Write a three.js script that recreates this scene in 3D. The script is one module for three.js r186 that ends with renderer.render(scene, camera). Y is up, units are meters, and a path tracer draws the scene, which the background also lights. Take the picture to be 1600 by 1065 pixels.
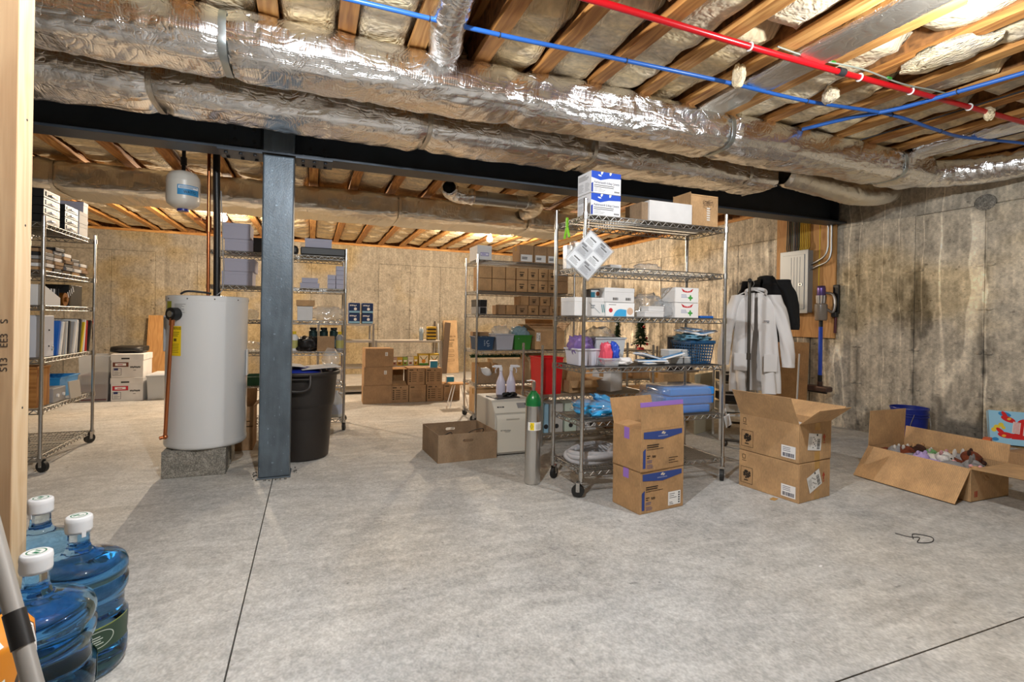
import * as THREE from 'three';
import { RoundedBoxGeometry } from 'three/addons/geometries/RoundedBoxGeometry.js';
import { mergeGeometries, mergeVertices, toCreasedNormals } from 'three/addons/utils/BufferGeometryUtils.js';

// ---------------------------------------------------------------- camera, exposure, lights
const scene = new THREE.Scene();
scene.background = new THREE.Color(0x000000);
const camera = new THREE.PerspectiveCamera(2 * Math.atan(532.5 / 800) * 180 / Math.PI, 1600 / 1065, 0.05, 60);
camera.position.set(0, 1.15, 0);
camera.rotation.order = 'YXZ';
camera.rotation.set(0, -21.4 * Math.PI / 180, 0.95 * Math.PI / 180);
camera.setViewOffset(1600, 1065, 0, 33, 1600, 1065);
const renderer = new THREE.WebGLRenderer({ antialias: true });
renderer.toneMapping = THREE.LinearToneMapping;
renderer.toneMappingExposure = 0.24;
renderer.shadowMap.enabled = true;
renderer.shadowMap.type = THREE.PCFSoftShadowMap;
// bare bulbs on the joists: position, candela, and the bulb's kind
const COOL = new THREE.Color().setRGB(1.0, 1.04, 1.07), WARM = new THREE.Color().setRGB(1.0, 0.82, 0.61);
const LAMPS = [
  [[0.1, 2.5, -1.35], 60, 'globe', COOL],
  [[2.57, 2.5, -1.29], 28, 'spiral', COOL],
  [[-1.16, 2.5, -8.1], 95, 'globe', WARM],
  [[2.76, 2.5, -8.13], 95, 'globe', WARM],
];

// ---------------------------------------------------------------- helpers
let seed = 12345;
const rnd = () => { seed = (seed * 1664525 + 1013904223) >>> 0; return seed / 4294967296; };
const rr = (a, b) => a + (b - a) * rnd();
const R = (d) => d * Math.PI / 180;
const clamp = (x, a = 0, b = 1) => Math.min(b, Math.max(a, x));
const mix = (a, b, t) => a + (b - a) * t;
const sstep = (a, b, x) => { const t = clamp((x - a) / (b - a)); return t * t * (3 - 2 * t); };
const taken = new Map();
const numbered = (n) => { const k = taken.get(n) || 0; taken.set(n, k + 1); return k ? n + '_' + String(k).padStart(3, '0') : n; };

function hash(x, y, z = 0) {
  let h = Math.imul(x | 0, 374761393) + Math.imul(y | 0, 668265263) + Math.imul(z | 0, 2147483647 ^ 0x5bd1e995);
  h = Math.imul(h ^ (h >>> 13), 1274126177); h ^= h >>> 16;
  return (h >>> 0) / 4294967296;
}
const pm = (i, p) => p ? ((i % p) + p) % p : i;
function vn(x, y, px = 0, py = 0, s = 0) {           // value noise 0..1, optional period
  const xi = Math.floor(x), yi = Math.floor(y); let u = x - xi, v = y - yi;
  u = u * u * (3 - 2 * u); v = v * v * (3 - 2 * v);
  const x0 = pm(xi, px), x1 = pm(xi + 1, px), y0 = pm(yi, py), y1 = pm(yi + 1, py);
  const a = hash(x0, y0, s), b = hash(x1, y0, s), c = hash(x0, y1, s), d = hash(x1, y1, s);
  return a + (b - a) * u + (c - a) * v + (a - b - c + d) * u * v;
}
function fbm(x, y, oct = 4, px = 0, py = 0, s = 0) {
  let a = 0.5, t = 0, n = 0;
  for (let i = 0; i < oct; i++) { t += a * vn(x, y, px, py, s + i * 17); n += a; a *= 0.5; x *= 2; y *= 2; px *= 2; py *= 2; }
  return t / n;
}
function vn3(x, y, z, s = 0) {
  const zi = Math.floor(z); let w = z - zi; w = w * w * (3 - 2 * w);
  return mix(vn(x, y, 0, 0, s + zi * 131), vn(x, y, 0, 0, s + (zi + 1) * 131), w);
}
const fb3 = (x, y, z, o = 3, s = 0) => { let a = 0.5, t = 0, n = 0; for (let i = 0; i < o; i++) { t += a * vn3(x, y, z, s + i * 31); n += a; a *= 0.5; x *= 2; y *= 2; z *= 2; } return t / n; };

function texRGB(w, h, f, repeat) {                       // f(u, v) -> [r,g,b] in sRGB 0..255
  const d = new Uint8Array(w * h * 4);
  for (let j = 0; j < h; j++) for (let i = 0; i < w; i++) {
    const c = f((i + 0.5) / w, (j + 0.5) / h), o = (j * w + i) * 4;
    d[o] = clamp(c[0], 0, 255); d[o + 1] = clamp(c[1], 0, 255); d[o + 2] = clamp(c[2], 0, 255); d[o + 3] = 255;
  }
  const t = new THREE.DataTexture(d, w, h, THREE.RGBAFormat);
  t.colorSpace = THREE.SRGBColorSpace; t.magFilter = THREE.LinearFilter; t.minFilter = THREE.LinearMipmapLinearFilter; t.generateMipmaps = true;
  t.wrapS = t.wrapT = THREE.RepeatWrapping; if (repeat) t.repeat.set(...repeat); t.needsUpdate = true;
  return t;
}
function texGray(w, h, f, repeat) {
  const t = texRGB(w, h, (u, v) => { const g = 255 * f(u, v); return [g, g, g]; }, repeat);
  t.colorSpace = THREE.NoColorSpace; return t;
}
function canvasTex(w, h, draw) {
  const c = document.createElement('canvas'); c.width = w; c.height = h;
  draw(c.getContext('2d'), w, h);
  const t = new THREE.CanvasTexture(c); t.colorSpace = THREE.SRGBColorSpace; t.magFilter = THREE.LinearFilter; return t;
}
const std = (o) => new THREE.MeshStandardMaterial(o);
const phys = (o) => new THREE.MeshPhysicalMaterial(o);
const flat = (hex, rough = 0.6, extra = {}) => std({ color: hex, roughness: rough, ...extra });

// box-projected uv in metres; the grain (v) runs along the longest side when asked
function uvBox(g, long = false, off = true) {
  const p = g.attributes.position, n = g.attributes.normal, uv = new Float32Array(p.count * 2);
  g.computeBoundingBox(); const s = g.boundingBox.getSize(new THREE.Vector3()).toArray();
  const ou = off ? rnd() * 7 : 0, ov = off ? rnd() * 7 : 0;
  for (let i = 0; i < p.count; i++) {
    const a = [Math.abs(n.getX(i)), Math.abs(n.getY(i)), Math.abs(n.getZ(i))], q = [p.getX(i), p.getY(i), p.getZ(i)];
    const k = a[0] > a[1] && a[0] > a[2] ? 0 : a[1] > a[2] ? 1 : 2;
    let [c, d] = k === 0 ? [2, 1] : k === 1 ? [0, 2] : [0, 1];
    if (long && s[c] > s[d]) [c, d] = [d, c];
    uv[2 * i] = q[c] + ou; uv[2 * i + 1] = q[d] + ov;
  }
  g.setAttribute('uv', new THREE.BufferAttribute(uv, 2)); return g;
}
// box with its base centred at x, y, z
const box = (w, h, d, x = 0, y = 0, z = 0) => new THREE.BoxGeometry(w, h, d).translate(x, y + h / 2, z);
const rbox = (w, h, d, x = 0, y = 0, z = 0, r = 0.004) => new RoundedBoxGeometry(w, h, d, 1, Math.min(r, w / 2.01, h / 2.01, d / 2.01)).translate(x, y + h / 2, z);
const slab = (x0, x1, y0, y1, z0, z1) => new THREE.BoxGeometry(x1 - x0, y1 - y0, z1 - z0).translate((x0 + x1) / 2, (y0 + y1) / 2, (z0 + z1) / 2);
const V = (x, y, z) => new THREE.Vector3(x, y, z);
function bar(a, b, r, n = 6, r2 = r) {
  const A = V(...a), B = V(...b), L = A.distanceTo(B), g = new THREE.CylinderGeometry(r2, r, L, n, 1);
  const q = new THREE.Quaternion().setFromUnitVectors(V(0, 1, 0), B.clone().sub(A).normalize());
  return g.applyQuaternion(q).translate((A.x + B.x) / 2, (A.y + B.y) / 2, (A.z + B.z) / 2);
}
const tube = (pts, r, seg = 40, n = 8, closed = false) => new THREE.TubeGeometry(new THREE.CatmullRomCurve3(pts.map((p) => V(...p)), closed, 'centripetal'), seg, r, n, closed);
const lathe = (pts, n = 40) => new THREE.LatheGeometry(pts.map((p) => new THREE.Vector2(...p)), n);
function merge(list) {
  const all = list.map((g) => { let q = g.index ? g.toNonIndexed() : g; if (!q.attributes.uv) q.setAttribute('uv', new THREE.BufferAttribute(new Float32Array(q.attributes.position.count * 2), 2)); for (const k of Object.keys(q.attributes)) if (!['position', 'normal', 'uv'].includes(k)) q.deleteAttribute(k); return q; });
  return mergeGeometries(all);
}
// grid surface f(i/nu, j/nv) -> [x,y,z]
function grid(nu, nv, f, closeU = false, uvf) {
  const pos = [], uv = [], idx = [];
  for (let j = 0; j <= nv; j++) for (let i = 0; i <= nu; i++) {
    const u = i / nu, v = j / nv; pos.push(...f(closeU && i === nu ? 0 : u, v)); uv.push(...(uvf ? uvf(u, v) : [u, v]));
  }
  for (let j = 0; j < nv; j++) for (let i = 0; i < nu; i++) { const a = j * (nu + 1) + i, b = a + 1, c = a + nu + 1, d = c + 1; idx.push(a, b, d, a, d, c); }
  const g = new THREE.BufferGeometry();
  g.setAttribute('position', new THREE.Float32BufferAttribute(pos, 3)); g.setAttribute('uv', new THREE.Float32BufferAttribute(uv, 2)); g.setIndex(idx); g.computeVertexNormals();
  if (closeU) { const n = g.attributes.normal; for (let j = 0; j <= nv; j++) { const a = j * (nu + 1), b = a + nu; const x = n.getX(a) + n.getX(b), y = n.getY(a) + n.getY(b), z = n.getZ(a) + n.getZ(b), l = Math.hypot(x, y, z) || 1; n.setXYZ(a, x / l, y / l, z / l); n.setXYZ(b, x / l, y / l, z / l); } }
  return g;
}
// lump: a displaced ellipsoid, for bags and soft things
function lump(rx, ry, rz, amp = 0.15, freq = 4, s = 1, det = 5, sq = 1) {
  let g = new THREE.IcosahedronGeometry(1, det); g.deleteAttribute('normal'); g.deleteAttribute('uv'); g = mergeVertices(g, 1e-4);
  const p = g.attributes.position;
  for (let i = 0; i < p.count; i++) {
    let x = p.getX(i), y = p.getY(i), z = p.getZ(i);
    const n = fb3(x * freq + 50, y * freq + 50, z * freq + 50, 3, s), rg = 1 - Math.abs(2 * fb3(x * freq * 1.7 + 9, y * freq * 1.7 + 9, z * freq * 1.7 + 9, 2, s + 7) - 1);
    const k = 1 + amp * (n - 0.5) * 2 + amp * 0.7 * (rg - 0.7);
    const b = (t) => Math.sign(t) * Math.pow(Math.abs(t), sq);
    p.setXYZ(i, b(x) * rx * k, Math.max(-0.97, b(y) * k) * ry, b(z) * rz * k);
  }
  g.computeVertexNormals(); g.setAttribute('uv', new THREE.BufferAttribute(new Float32Array(p.count * 2), 2));
  return g.translate(0, ry * 0.97, 0);
}
function add(name, g, m, parent) { const o = new THREE.Mesh(g, m); o.name = name; o.castShadow = o.receiveShadow = true; parent.add(o); return o; }
function thing(name, label, category, [x, y, z] = [0, 0, 0], turn = 0, group) {
  const o = new THREE.Group(); o.name = numbered(name); o.position.set(x, y, z); o.rotation.y = R(turn); o.userData = { label, category }; if (group) o.userData.group = group; scene.add(o); return o;
}
function single(name, label, category, g, m, pos = [0, 0, 0], turn = 0, group) {
  const o = add(numbered(name), g, m, scene); o.position.set(...pos); o.rotation.y = R(turn); o.userData = { label, category }; if (group) o.userData.group = group; return o;
}
function struct(name, parts) { const o = new THREE.Group(); o.name = name; o.userData = { kind: 'structure' }; scene.add(o); return o; }
function copy(src, pos, turn, label, group) { const c = src.clone(); c.name = numbered(src.name.replace(/_\d{3}$/, '')); c.userData = { ...src.userData, label }; if (group) c.userData.group = group; c.position.set(...pos); c.rotation.y = R(turn); scene.add(c); return c; }
// flat print on a face: plane of w x h facing +z of its parent, turned about y
function print(parent, name, w, h, pos, turnY, draw, px = 256, rx = 0) {
  const t = canvasTex(px, Math.round(px * h / w), draw), m = std({ map: t, transparent: true, roughness: 0.75 });
  const o = add(name, new THREE.PlaneGeometry(w, h), m, parent); o.position.set(...pos); o.rotation.order = 'YXZ'; o.rotation.set(rx, R(turnY), 0); return o;
}
const lines = (c, x, y, w, n, step, th, col) => { c.fillStyle = col; for (let i = 0; i < n; i++) c.fillRect(x, y + i * step, w * (0.6 + 0.4 * hash(i, n, w | 0)), th); };

// ---------------------------------------------------------------- materials
const grayTone = (r, g, b, k) => [r * k, g * k, b * k];
const concreteBump = texGray(512, 512, (u, v) => 0.55 * fbm(u * 16, v * 16, 5, 16, 16, 3) + 0.45 * vn(u * 200, v * 200, 200, 200, 8), [0.9, 0.9]);
const FX0 = -5, FX1 = 5.6, FZ0 = -10.8, FZ1 = 2.6;
const floorTex = texRGB(2048, 2048, (u, v) => {
  const x = u * 10.6, z = v * 13.4, i = (u * 2048) | 0, j = (v * 2048) | 0;
  const big = fbm(x * 0.55 + 3, z * 0.55, 4, 0, 0, 2), mid = fbm(x * 2.6, z * 2.6, 4, 0, 0, 21), tro = fbm(x * 9 + mid * 5, z * 22 + big * 8, 3, 0, 0, 33), sm = vn(x * 70, z * 70, 0, 0, 91), fine = hash(i, j, 5);
  let k = 0.87 + 0.12 * (big - 0.5) + 0.17 * (mid - 0.5) + 0.17 * (tro - 0.5) + 0.12 * (sm - 0.5) + 0.15 * (fine - 0.5);
  const spot = vn(x * 31, z * 31, 0, 0, 77); if (spot > 0.955) k -= (spot - 0.955) * 6;
  const warm = fbm(x * 1.1 + 9, z * 1.1 + 4, 4, 0, 0, 51) - 0.5;
  return [207 * k + warm * 14, 205 * k + warm * 4, 200 * k - warm * 10];
});
const M = {};
M.floor = std({ map: floorTex, bumpMap: concreteBump, bumpScale: 0.0016, roughness: 0.62 });
const wallTex = (s, W, stain, jx, jw, amp = 1, tone = 1) => texRGB(2048, 768, (u, v) => {
  const x = u * W, y = v * 2.6, i = (u * 2048) | 0, j = (v * 768) | 0;
  const pour = fbm(x * 1.4, y * 1.2, 5, 0, 0, s), mot = fbm(x * 14, y * 11, 4, 0, 0, s + 2), str = fbm(x * 34, y * 1.6, 4, 0, 0, s + 3), fine = hash(i, j, s), sm = vn(x * 60, y * 45, 0, 0, s + 8);
  let k = 0.86 + amp * (0.14 * (pour - 0.5) + 0.34 * (mot - 0.5) + 0.22 * (str - 0.5)) + 0.16 * (sm - 0.5) + 0.14 * (fine - 0.5);
  const dj = Math.abs(((x - jx) / jw - Math.round((x - jx) / jw)) * jw);                 // metres to the nearest form joint
  const run = fbm(x * 7 + 2, y * 0.7, 4, 0, 0, s + 5), blot = fbm(x * 1.5 + 3, y * 1.5 + 8, 5, 0, 0, s + 11);
  let dirt = sstep(0.5, 0.6, 0.55 * blot + 0.3 * run + 0.15 * mot) + 0.8 * sstep(0.06, 0.0, dj) * sstep(0.4, 0.6, fbm(x * 20, y * 5, 3, 0, 0, s + 13));
  dirt = Math.min(1.2, dirt) * stain * (0.55 + 0.9 * mot) * (1 - 0.75 * sstep(1.75, 1.95, y + 0.5 * (fbm(x * 3, y * 3, 3, 0, 0, s + 90) - 0.5)));
  k *= 1 - 0.36 * dirt;
  const rid = 1 - Math.abs(2 * vn(x * 11 + 0.5 * vn(x * 3, y * 4, 0, 0, s), y * 0.5, 0, 0, s + 40) - 1), eff = sstep(0.9, 0.97, rid) * sstep(0.42, 0.55, fbm(x * 2, y * 1.6, 3, 0, 0, s + 43));
  k += 0.24 * eff * stain;
  const pit = vn(x * 42, y * 42, 0, 0, s + 81); if (pit > 0.92) k -= (pit - 0.92) * 3.5;
  const och = sstep(0.5, 0.72, fbm(x * 0.9, y * 1.3, 4, 0, 0, s + 60)) * (1 - 0.6 * (stain - 0.5));
  return [tone * (204 * k + och * 4), tone * (194 * k - och * 5), tone * (176 * k - och * 24)];
});
M.wallR = std({ map: wallTex(101, 13.4, 1.0, 7.506, 0.57, 1, 1.1), bumpMap: concreteBump, bumpScale: 0.004, roughness: 0.9 });
M.wallF = std({ map: wallTex(207, 10.6, 0.28, 6.276, 0.645, 0.55, 0.86), bumpMap: concreteBump, bumpScale: 0.003, roughness: 0.9 });
const woodTex = (s, a, b, knots) => texRGB(512, 1024, (u, v) => {
  const w = fbm(u * 5, v * 3, 3, 5, 3, s), g = fbm(u * 26 + w * 5, v * 3.0, 4, 0, 3, s + 4), f = vn(u * 160, v * 14, 160, 14, s + 9);
  const ring = 0.5 + 0.5 * Math.sin((u * 9 + w * 3.2 + 0.35 * Math.sin(v * 6.283)) * 6.283);
  let t = 0.45 * g + 0.35 * ring + 0.2 * f;
  const kx = vn(u * 6, v * 6, 6, 6, s + 31); if (knots && kx > 0.88) t += (kx - 0.88) * 5;
  return [mix(a[0], b[0], t), mix(a[1], b[1], t), mix(a[2], b[2], t)];
}, [2.2, 0.8]);
M.joist = std({ map: woodTex(5, [226, 176, 106], [150, 94, 40], true), roughness: 0.7 });
M.joistDark = std({ map: woodTex(9, [205, 148, 78], [132, 80, 34], true), roughness: 0.7 });
M.pine = std({ map: woodTex(14, [222, 200, 168], [196, 164, 124], true), roughness: 0.75 });
M.pineFace = std({ map: woodTex(16, [190, 160, 124], [158, 124, 90], true), roughness: 0.75 });
M.ply = std({ map: woodTex(23, [208, 162, 102], [168, 118, 66], true), roughness: 0.65 });
M.osb = std({ map: texRGB(512, 512, (u, v) => { const a = fbm(u * 30, v * 12, 3, 30, 12, 4), b = fbm(u * 10, v * 34, 3, 10, 34, 9), t = a > b ? a : b; const k = 0.35 + 0.9 * t; return [165 * k, 112 * k, 62 * k]; }, [1.2, 1.2]), roughness: 0.85 });
const insBump = texGray(512, 512, (u, v) => { const w = fbm(u * 6, v * 6, 3, 6, 6, 5); return 0.5 * (1 - Math.abs(2 * fbm(u * 18 + w * 3, v * 9, 4, 18, 9, 2) - 1)) + 0.5 * fbm(u * 60, v * 24, 2, 60, 24, 7); }, [2.4, 2.4]);
const insCol = (s, r, g, b) => texRGB(512, 512, (u, v) => { const w = fbm(u * 6, v * 6, 4, 6, 6, s), f = fbm(u * 60, v * 24, 3, 60, 24, s + 3), k = 0.85 + 0.3 * (w - 0.45) + 0.22 * (f - 0.5), y = (w - 0.5) * 26; return [r * k + y * 0.2, g * k, b * k - y]; }, [2.4, 2.4]);
M.ins = std({ map: insCol(3, 252, 232, 196), bumpMap: insBump, bumpScale: 0.012, roughness: 1 });
M.ins2 = std({ map: insCol(13, 246, 220, 176), bumpMap: insBump, bumpScale: 0.012, roughness: 1 });
// foil facing: scrim grid, and fine creases
const foilBump = texGray(1024, 1024, (u, v) => {
  const gx = Math.abs(((u * 48) % 1) - 0.5), gy = Math.abs(((v * 48) % 1) - 0.5), sc = Math.max(sstep(0.38, 0.5, gx), sstep(0.38, 0.5, gy));
  const w = fbm(u * 5, v * 5, 3, 5, 5, 3), w2 = fbm(u * 4, v * 4, 2, 4, 4, 13);
  const r1 = 1 - Math.abs(2 * vn(u * 10 + w * 5, v * 22 + w2 * 6, 0, 0, 1) - 1), r2 = 1 - Math.abs(2 * vn(u * 30 + w2 * 8, v * 14 + w * 9, 0, 0, 6) - 1);
  const m = sstep(0.35, 0.6, w2);
  return clamp(0.45 * Math.pow(r1, 4) * m + 0.3 * Math.pow(r2, 3) * (1 - 0.5 * m) + 0.25 * w + 0.06 * sc);
}, [1.6, 1.6]);
M.foil = std({ color: 0xf6f5f4, metalness: 1, roughness: 0.2, bumpMap: foilBump, bumpScale: 0.004 });
M.foilDull = std({ color: 0xe9e4da, metalness: 0.97, roughness: 0.3, bumpMap: foilBump, bumpScale: 0.0035 });
M.strap = std({ color: 0xb9c2c4, metalness: 1, roughness: 0.35 });
M.galv = std({ color: 0xb9bcbe, metalness: 1, roughness: 0.38 });
M.chrome = std({ color: 0xc4c2be, metalness: 1, roughness: 0.26 });
M.wire = std({ color: 0xa9a7a3, metalness: 1, roughness: 0.36 });
M.rubber = flat(0x1c1c1c, 0.6);
const steelMap = texRGB(512, 512, (u, v) => { const a = fbm(u * 9, v * 9, 4, 9, 9, 3), b = fbm(u * 40, v * 5, 3, 40, 5, 8), sc = vn(u * 90, v * 30, 90, 30, 4), k = 0.84 + 0.22 * (a - 0.5) + 0.16 * (b - 0.5) + (sc > 0.955 ? 0.35 : 0); return [104 * k, 118 * k, 130 * k]; }, [1.1, 1.1]);
M.steel = std({ map: steelMap, roughness: 0.42, metalness: 0.25, bumpMap: concreteBump, bumpScale: 0.0008 });
M.beam = std({ map: texRGB(256, 256, (u, v) => { const k = 0.85 + 0.3 * (fbm(u * 6, v * 6, 4, 6, 6, 5) - 0.5); return [58 * k, 68 * k, 80 * k]; }, [0.8, 0.8]), roughness: 0.45, metalness: 0.2 });
M.beamDark = flat(0x23282f, 0.6);
const cardBump = texGray(256, 256, (u, v) => 0.5 + 0.5 * Math.sin(u * 6.283 * 40) * 0.5 + 0.3 * (fbm(u * 8, v * 8, 3, 8, 8, 3) - 0.5), [3, 3]);
const cardTex = (s, r, g, b) => texRGB(256, 256, (u, v) => { const k = 0.93 + 0.2 * (fbm(u * 5, v * 5, 4, 5, 5, s) - 0.5) + 0.1 * (vn(u * 128, v * 32, 128, 32, s + 2) - 0.5) + 0.05 * Math.sin(u * 6.283 * 40); return [r * k, g * k, b * k]; }, [2.5, 2.5]);
M.card = [[3, 200, 160, 114], [7, 190, 149, 103], [11, 172, 136, 98], [17, 208, 174, 132]].map((a) => std({ map: cardTex(...a), roughness: 0.82, bumpMap: cardBump, bumpScale: 0.0004 }));
M.cardIn = std({ map: cardTex(23, 176, 134, 86), roughness: 0.88 });
M.cardGrey = std({ map: cardTex(29, 158, 132, 104), roughness: 0.85 });
M.tape = phys({ color: 0xb98f4e, roughness: 0.25, clearcoat: 0.4 });
M.purple = flat(0x9a72c8, 0.45);
M.white = flat(0xe9e7e4, 0.55);
M.whiteCard = std({ map: texRGB(128, 128, (u, v) => { const k = 0.95 + 0.08 * (fbm(u * 6, v * 6, 3, 6, 6, 3) - 0.5); return [232 * k, 230 * k, 228 * k]; }, [2, 2]), roughness: 0.7 });
M.lilac = flat(0xb4b3c4, 0.6);
M.grey = flat(0x9b9a9a, 0.55);
M.dark = flat(0x2a2a2c, 0.5);
M.black = flat(0x141415, 0.45);
M.maroon = flat(0x5d3a3e, 0.5);
M.blue = flat(0x1f62b8, 0.4);
M.navy = flat(0x1a2c86, 0.35);
M.skyBlue = flat(0x2e93d9, 0.35);
M.red = flat(0xc41a1c, 0.4);
M.green = flat(0x2f7a2c, 0.45);
M.yellow = flat(0xe2c21e, 0.5);
M.copper = std({ color: 0xc67a4e, metalness: 1, roughness: 0.32 });
M.clear = phys({ color: 0xf3f5f7, roughness: 0.18, transmission: 0.75, thickness: 0 });
M.frost = phys({ color: 0xdfe2e4, roughness: 0.5, transmission: 0.35, thickness: 0 });
M.film = phys({ color: 0xf4f6f8, roughness: 0.1, transmission: 0.86, thickness: 0, clearcoat: 0.8 });
M.blueFilm = phys({ color: 0x5fb6ec, roughness: 0.22, transmission: 0.3, thickness: 0, clearcoat: 0.7 });
M.cloth = std({ color: 0xf1eeec, roughness: 0.95 });
M.blackCloth = flat(0x121214, 0.95);
M.cmu = std({ map: texRGB(256, 256, (u, v) => { const k = 0.8 + 0.35 * (vn(u * 60, v * 60, 60, 60, 3) - 0.5) + 0.3 * (fbm(u * 12, v * 12, 3, 12, 12, 9) - 0.5); return [168 * k, 163 * k, 152 * k]; }, [3, 3]), bumpMap: concreteBump, bumpScale: 0.006, roughness: 0.95 });

// ---------------------------------------------------------------- the room
const tile = (t, a, b) => { const c = t.clone(); c.repeat.set(a, b); c.needsUpdate = true; return c; };
M.floor.bumpMap = tile(concreteBump, 9.5, 12);
M.wallR.bumpMap = tile(concreteBump, 12, 2.4);
M.wallF.bumpMap = tile(concreteBump, 9.5, 2.4);
const worldUV = (g, fu, fv) => { const p = g.attributes.position, uv = g.attributes.uv; for (let i = 0; i < p.count; i++) uv.setXY(i, fu(p.getX(i), p.getY(i), p.getZ(i)), fv(p.getX(i), p.getY(i), p.getZ(i))); return g; };
const chamfer = (x0, x1, y0, y1, z0, z1, r) => new RoundedBoxGeometry(x1 - x0, y1 - y0, z1 - z0, 1, r).translate((x0 + x1) / 2, (y0 + y1) / 2, (z0 + z1) / 2);

const floor = struct('floor');
add('floor_base', slab(FX0 - 0.2, FX1 + 0.2, -0.2, -0.02, FZ0 - 0.2, FZ1 + 0.2), flat(0x3a342c, 1), floor);
for (const [x0, x1] of [[FX0 - 0.02, -0.2398], [-0.2345, FX1 + 0.02]]) for (const [z0, z1] of [[FZ0 - 0.02, -1.1526], [-1.1474, FZ1 + 0.02]])
  add('slab', worldUV(chamfer(x0, x1, -0.06, 0, z0, z1, 0.002), (x) => (x - FX0) / 10.6, (x, y, z) => (z - FZ0) / 13.4), M.floor, floor);

function concreteWall(name, axis, at, from, to, joint0, step, m, out) {   // axis x: wall plane x = at, running along z; out = +1/-1 towards the room
  const w = struct(name), L0 = axis === 'x' ? FZ0 : FX0, L = axis === 'x' ? 13.4 : 10.6;
  const mk = (a, b, y0, y1, d0, d1) => {
    const lo = Math.min(at + out * d0, at + out * d1), hi = Math.max(at + out * d0, at + out * d1);
    const g = axis === 'x' ? chamfer(lo, hi, y0, y1, a, b, 0.003) : chamfer(a, b, y0, y1, lo, hi, 0.003);
    return worldUV(g, axis === 'x' ? (x, y, z) => (z - L0) / L : (x) => (x - L0) / L, (x, y) => y / 2.6);
  };
  add('backing', mk(from, to, -0.05, 2.6, -0.25, -0.03), m, w);
  const k0 = Math.floor((from - joint0) / step), k1 = Math.ceil((to - joint0) / step);
  for (let k = k0; k < k1; k++) {
    const a = Math.max(from, joint0 + k * step + 0.0018), b = Math.min(to, joint0 + (k + 1) * step - 0.0018);
    if (b - a > 0.03) add('form_panel', mk(a, b, -0.03, 2.25 + 0.006 * Math.sin(k * 5), -0.05, 0.004 * Math.sin(k * 3.7)), m, w);
  }
  add('upper_band', mk(from, to, 2.256, 2.6, -0.05, -0.014), m, w);
  const marks = [];
  for (let k = k0 + 1; k < k1; k++) for (let i = 0; i < 5; i++) for (const s of [-1, 1]) {
    const c = joint0 + k * step + s * 0.025 * (1 + hash(k, i, s)), y = 0.52 + i * 0.395 + 0.01 * hash(i, k), r = 0.012 + 0.012 * hash(k, i, 3);
    const g = new THREE.SphereGeometry(r, 6, 4).scale(axis === 'x' ? 0.35 : 1.6, 0.7, axis === 'x' ? 1.6 : 0.35);
    marks.push(axis === 'x' ? g.translate(at + out * 0.004, y, c) : g.translate(c, y, at + out * 0.004));
  }
  const o = add('tie_marks', worldUV(merge(marks), axis === 'x' ? (x, y, z) => (z - L0) / L : (x) => (x - L0) / L, (x, y) => y / 2.6), m, w); o.userData.kind = 'stuff';
  return w;
}
const wallRight = concreteWall('wall_right', 'x', FX1, FZ0, FZ1, -3.294, 0.57, M.wallR, -1);
// grey patch of mortar over a form joint near the top of the wall
add('mortar_patch', uvBox(new THREE.IcosahedronGeometry(1, 2).scale(0.012, 0.075, 0.085)), M.cmu, wallRight).position.set(FX1 + 0.004, 2.27, -2.73);
const wallBack = concreteWall('wall_back', 'z', FZ0, FX0, FX1, 1.276, 0.645, M.wallF, 1);
const wallLeft = concreteWall('wall_left', 'x', FX0, FZ0, FZ1, -3.294, 0.57, M.wallF, 1);
const wallFront = concreteWall('wall_front', 'z', FZ1, FX0, FX1, 1.276, 0.645, M.wallF, -1);

// wooden sill plates and rim boards on top of the walls
const sill = struct('trim_1');
const wood = (g) => uvBox(g, true);
add('sill_plate', wood(slab(FX0 - 0.2, FX1 + 0.2, 2.6, 2.64, FZ0 - 0.17, FZ0 - 0.004)), M.joist, sill);
add('rim_board', wood(slab(FX0 - 0.2, FX1 + 0.2, 2.64, 3.02, FZ0 - 0.17, FZ0 - 0.12)), M.osb, sill);
const sillR = struct('trim_2');
add('sill_plate', wood(slab(FX1 + 0.004, FX1 + 0.17, 2.6, 2.64, FZ0, FZ1)), M.joist, sillR);
add('rim_board', wood(slab(FX1 + 0.05, FX1 + 0.1, 2.64, 3.02, FZ0, FZ1)), M.osb, sillR);
const sillL = struct('trim_3');
add('sill_plate', wood(slab(FX0 - 0.17, FX0 - 0.004, 2.6, 2.64, FZ0, FZ1)), M.joist, sillL);
add('rim_board', wood(slab(FX0 - 0.1, FX0 - 0.05, 2.64, 3.02, FZ0, FZ1)), M.osb, sillL);
const sillF = struct('trim_4');
add('sill_plate', wood(slab(FX0 - 0.2, FX1 + 0.2, 2.6, 2.64, FZ1 + 0.004, FZ1 + 0.17)), M.joist, sillF);
add('rim_board', wood(slab(FX0 - 0.2, FX1 + 0.2, 2.64, 3.02, FZ1 + 0.12, FZ1 + 0.17)), M.osb, sillF);

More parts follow.
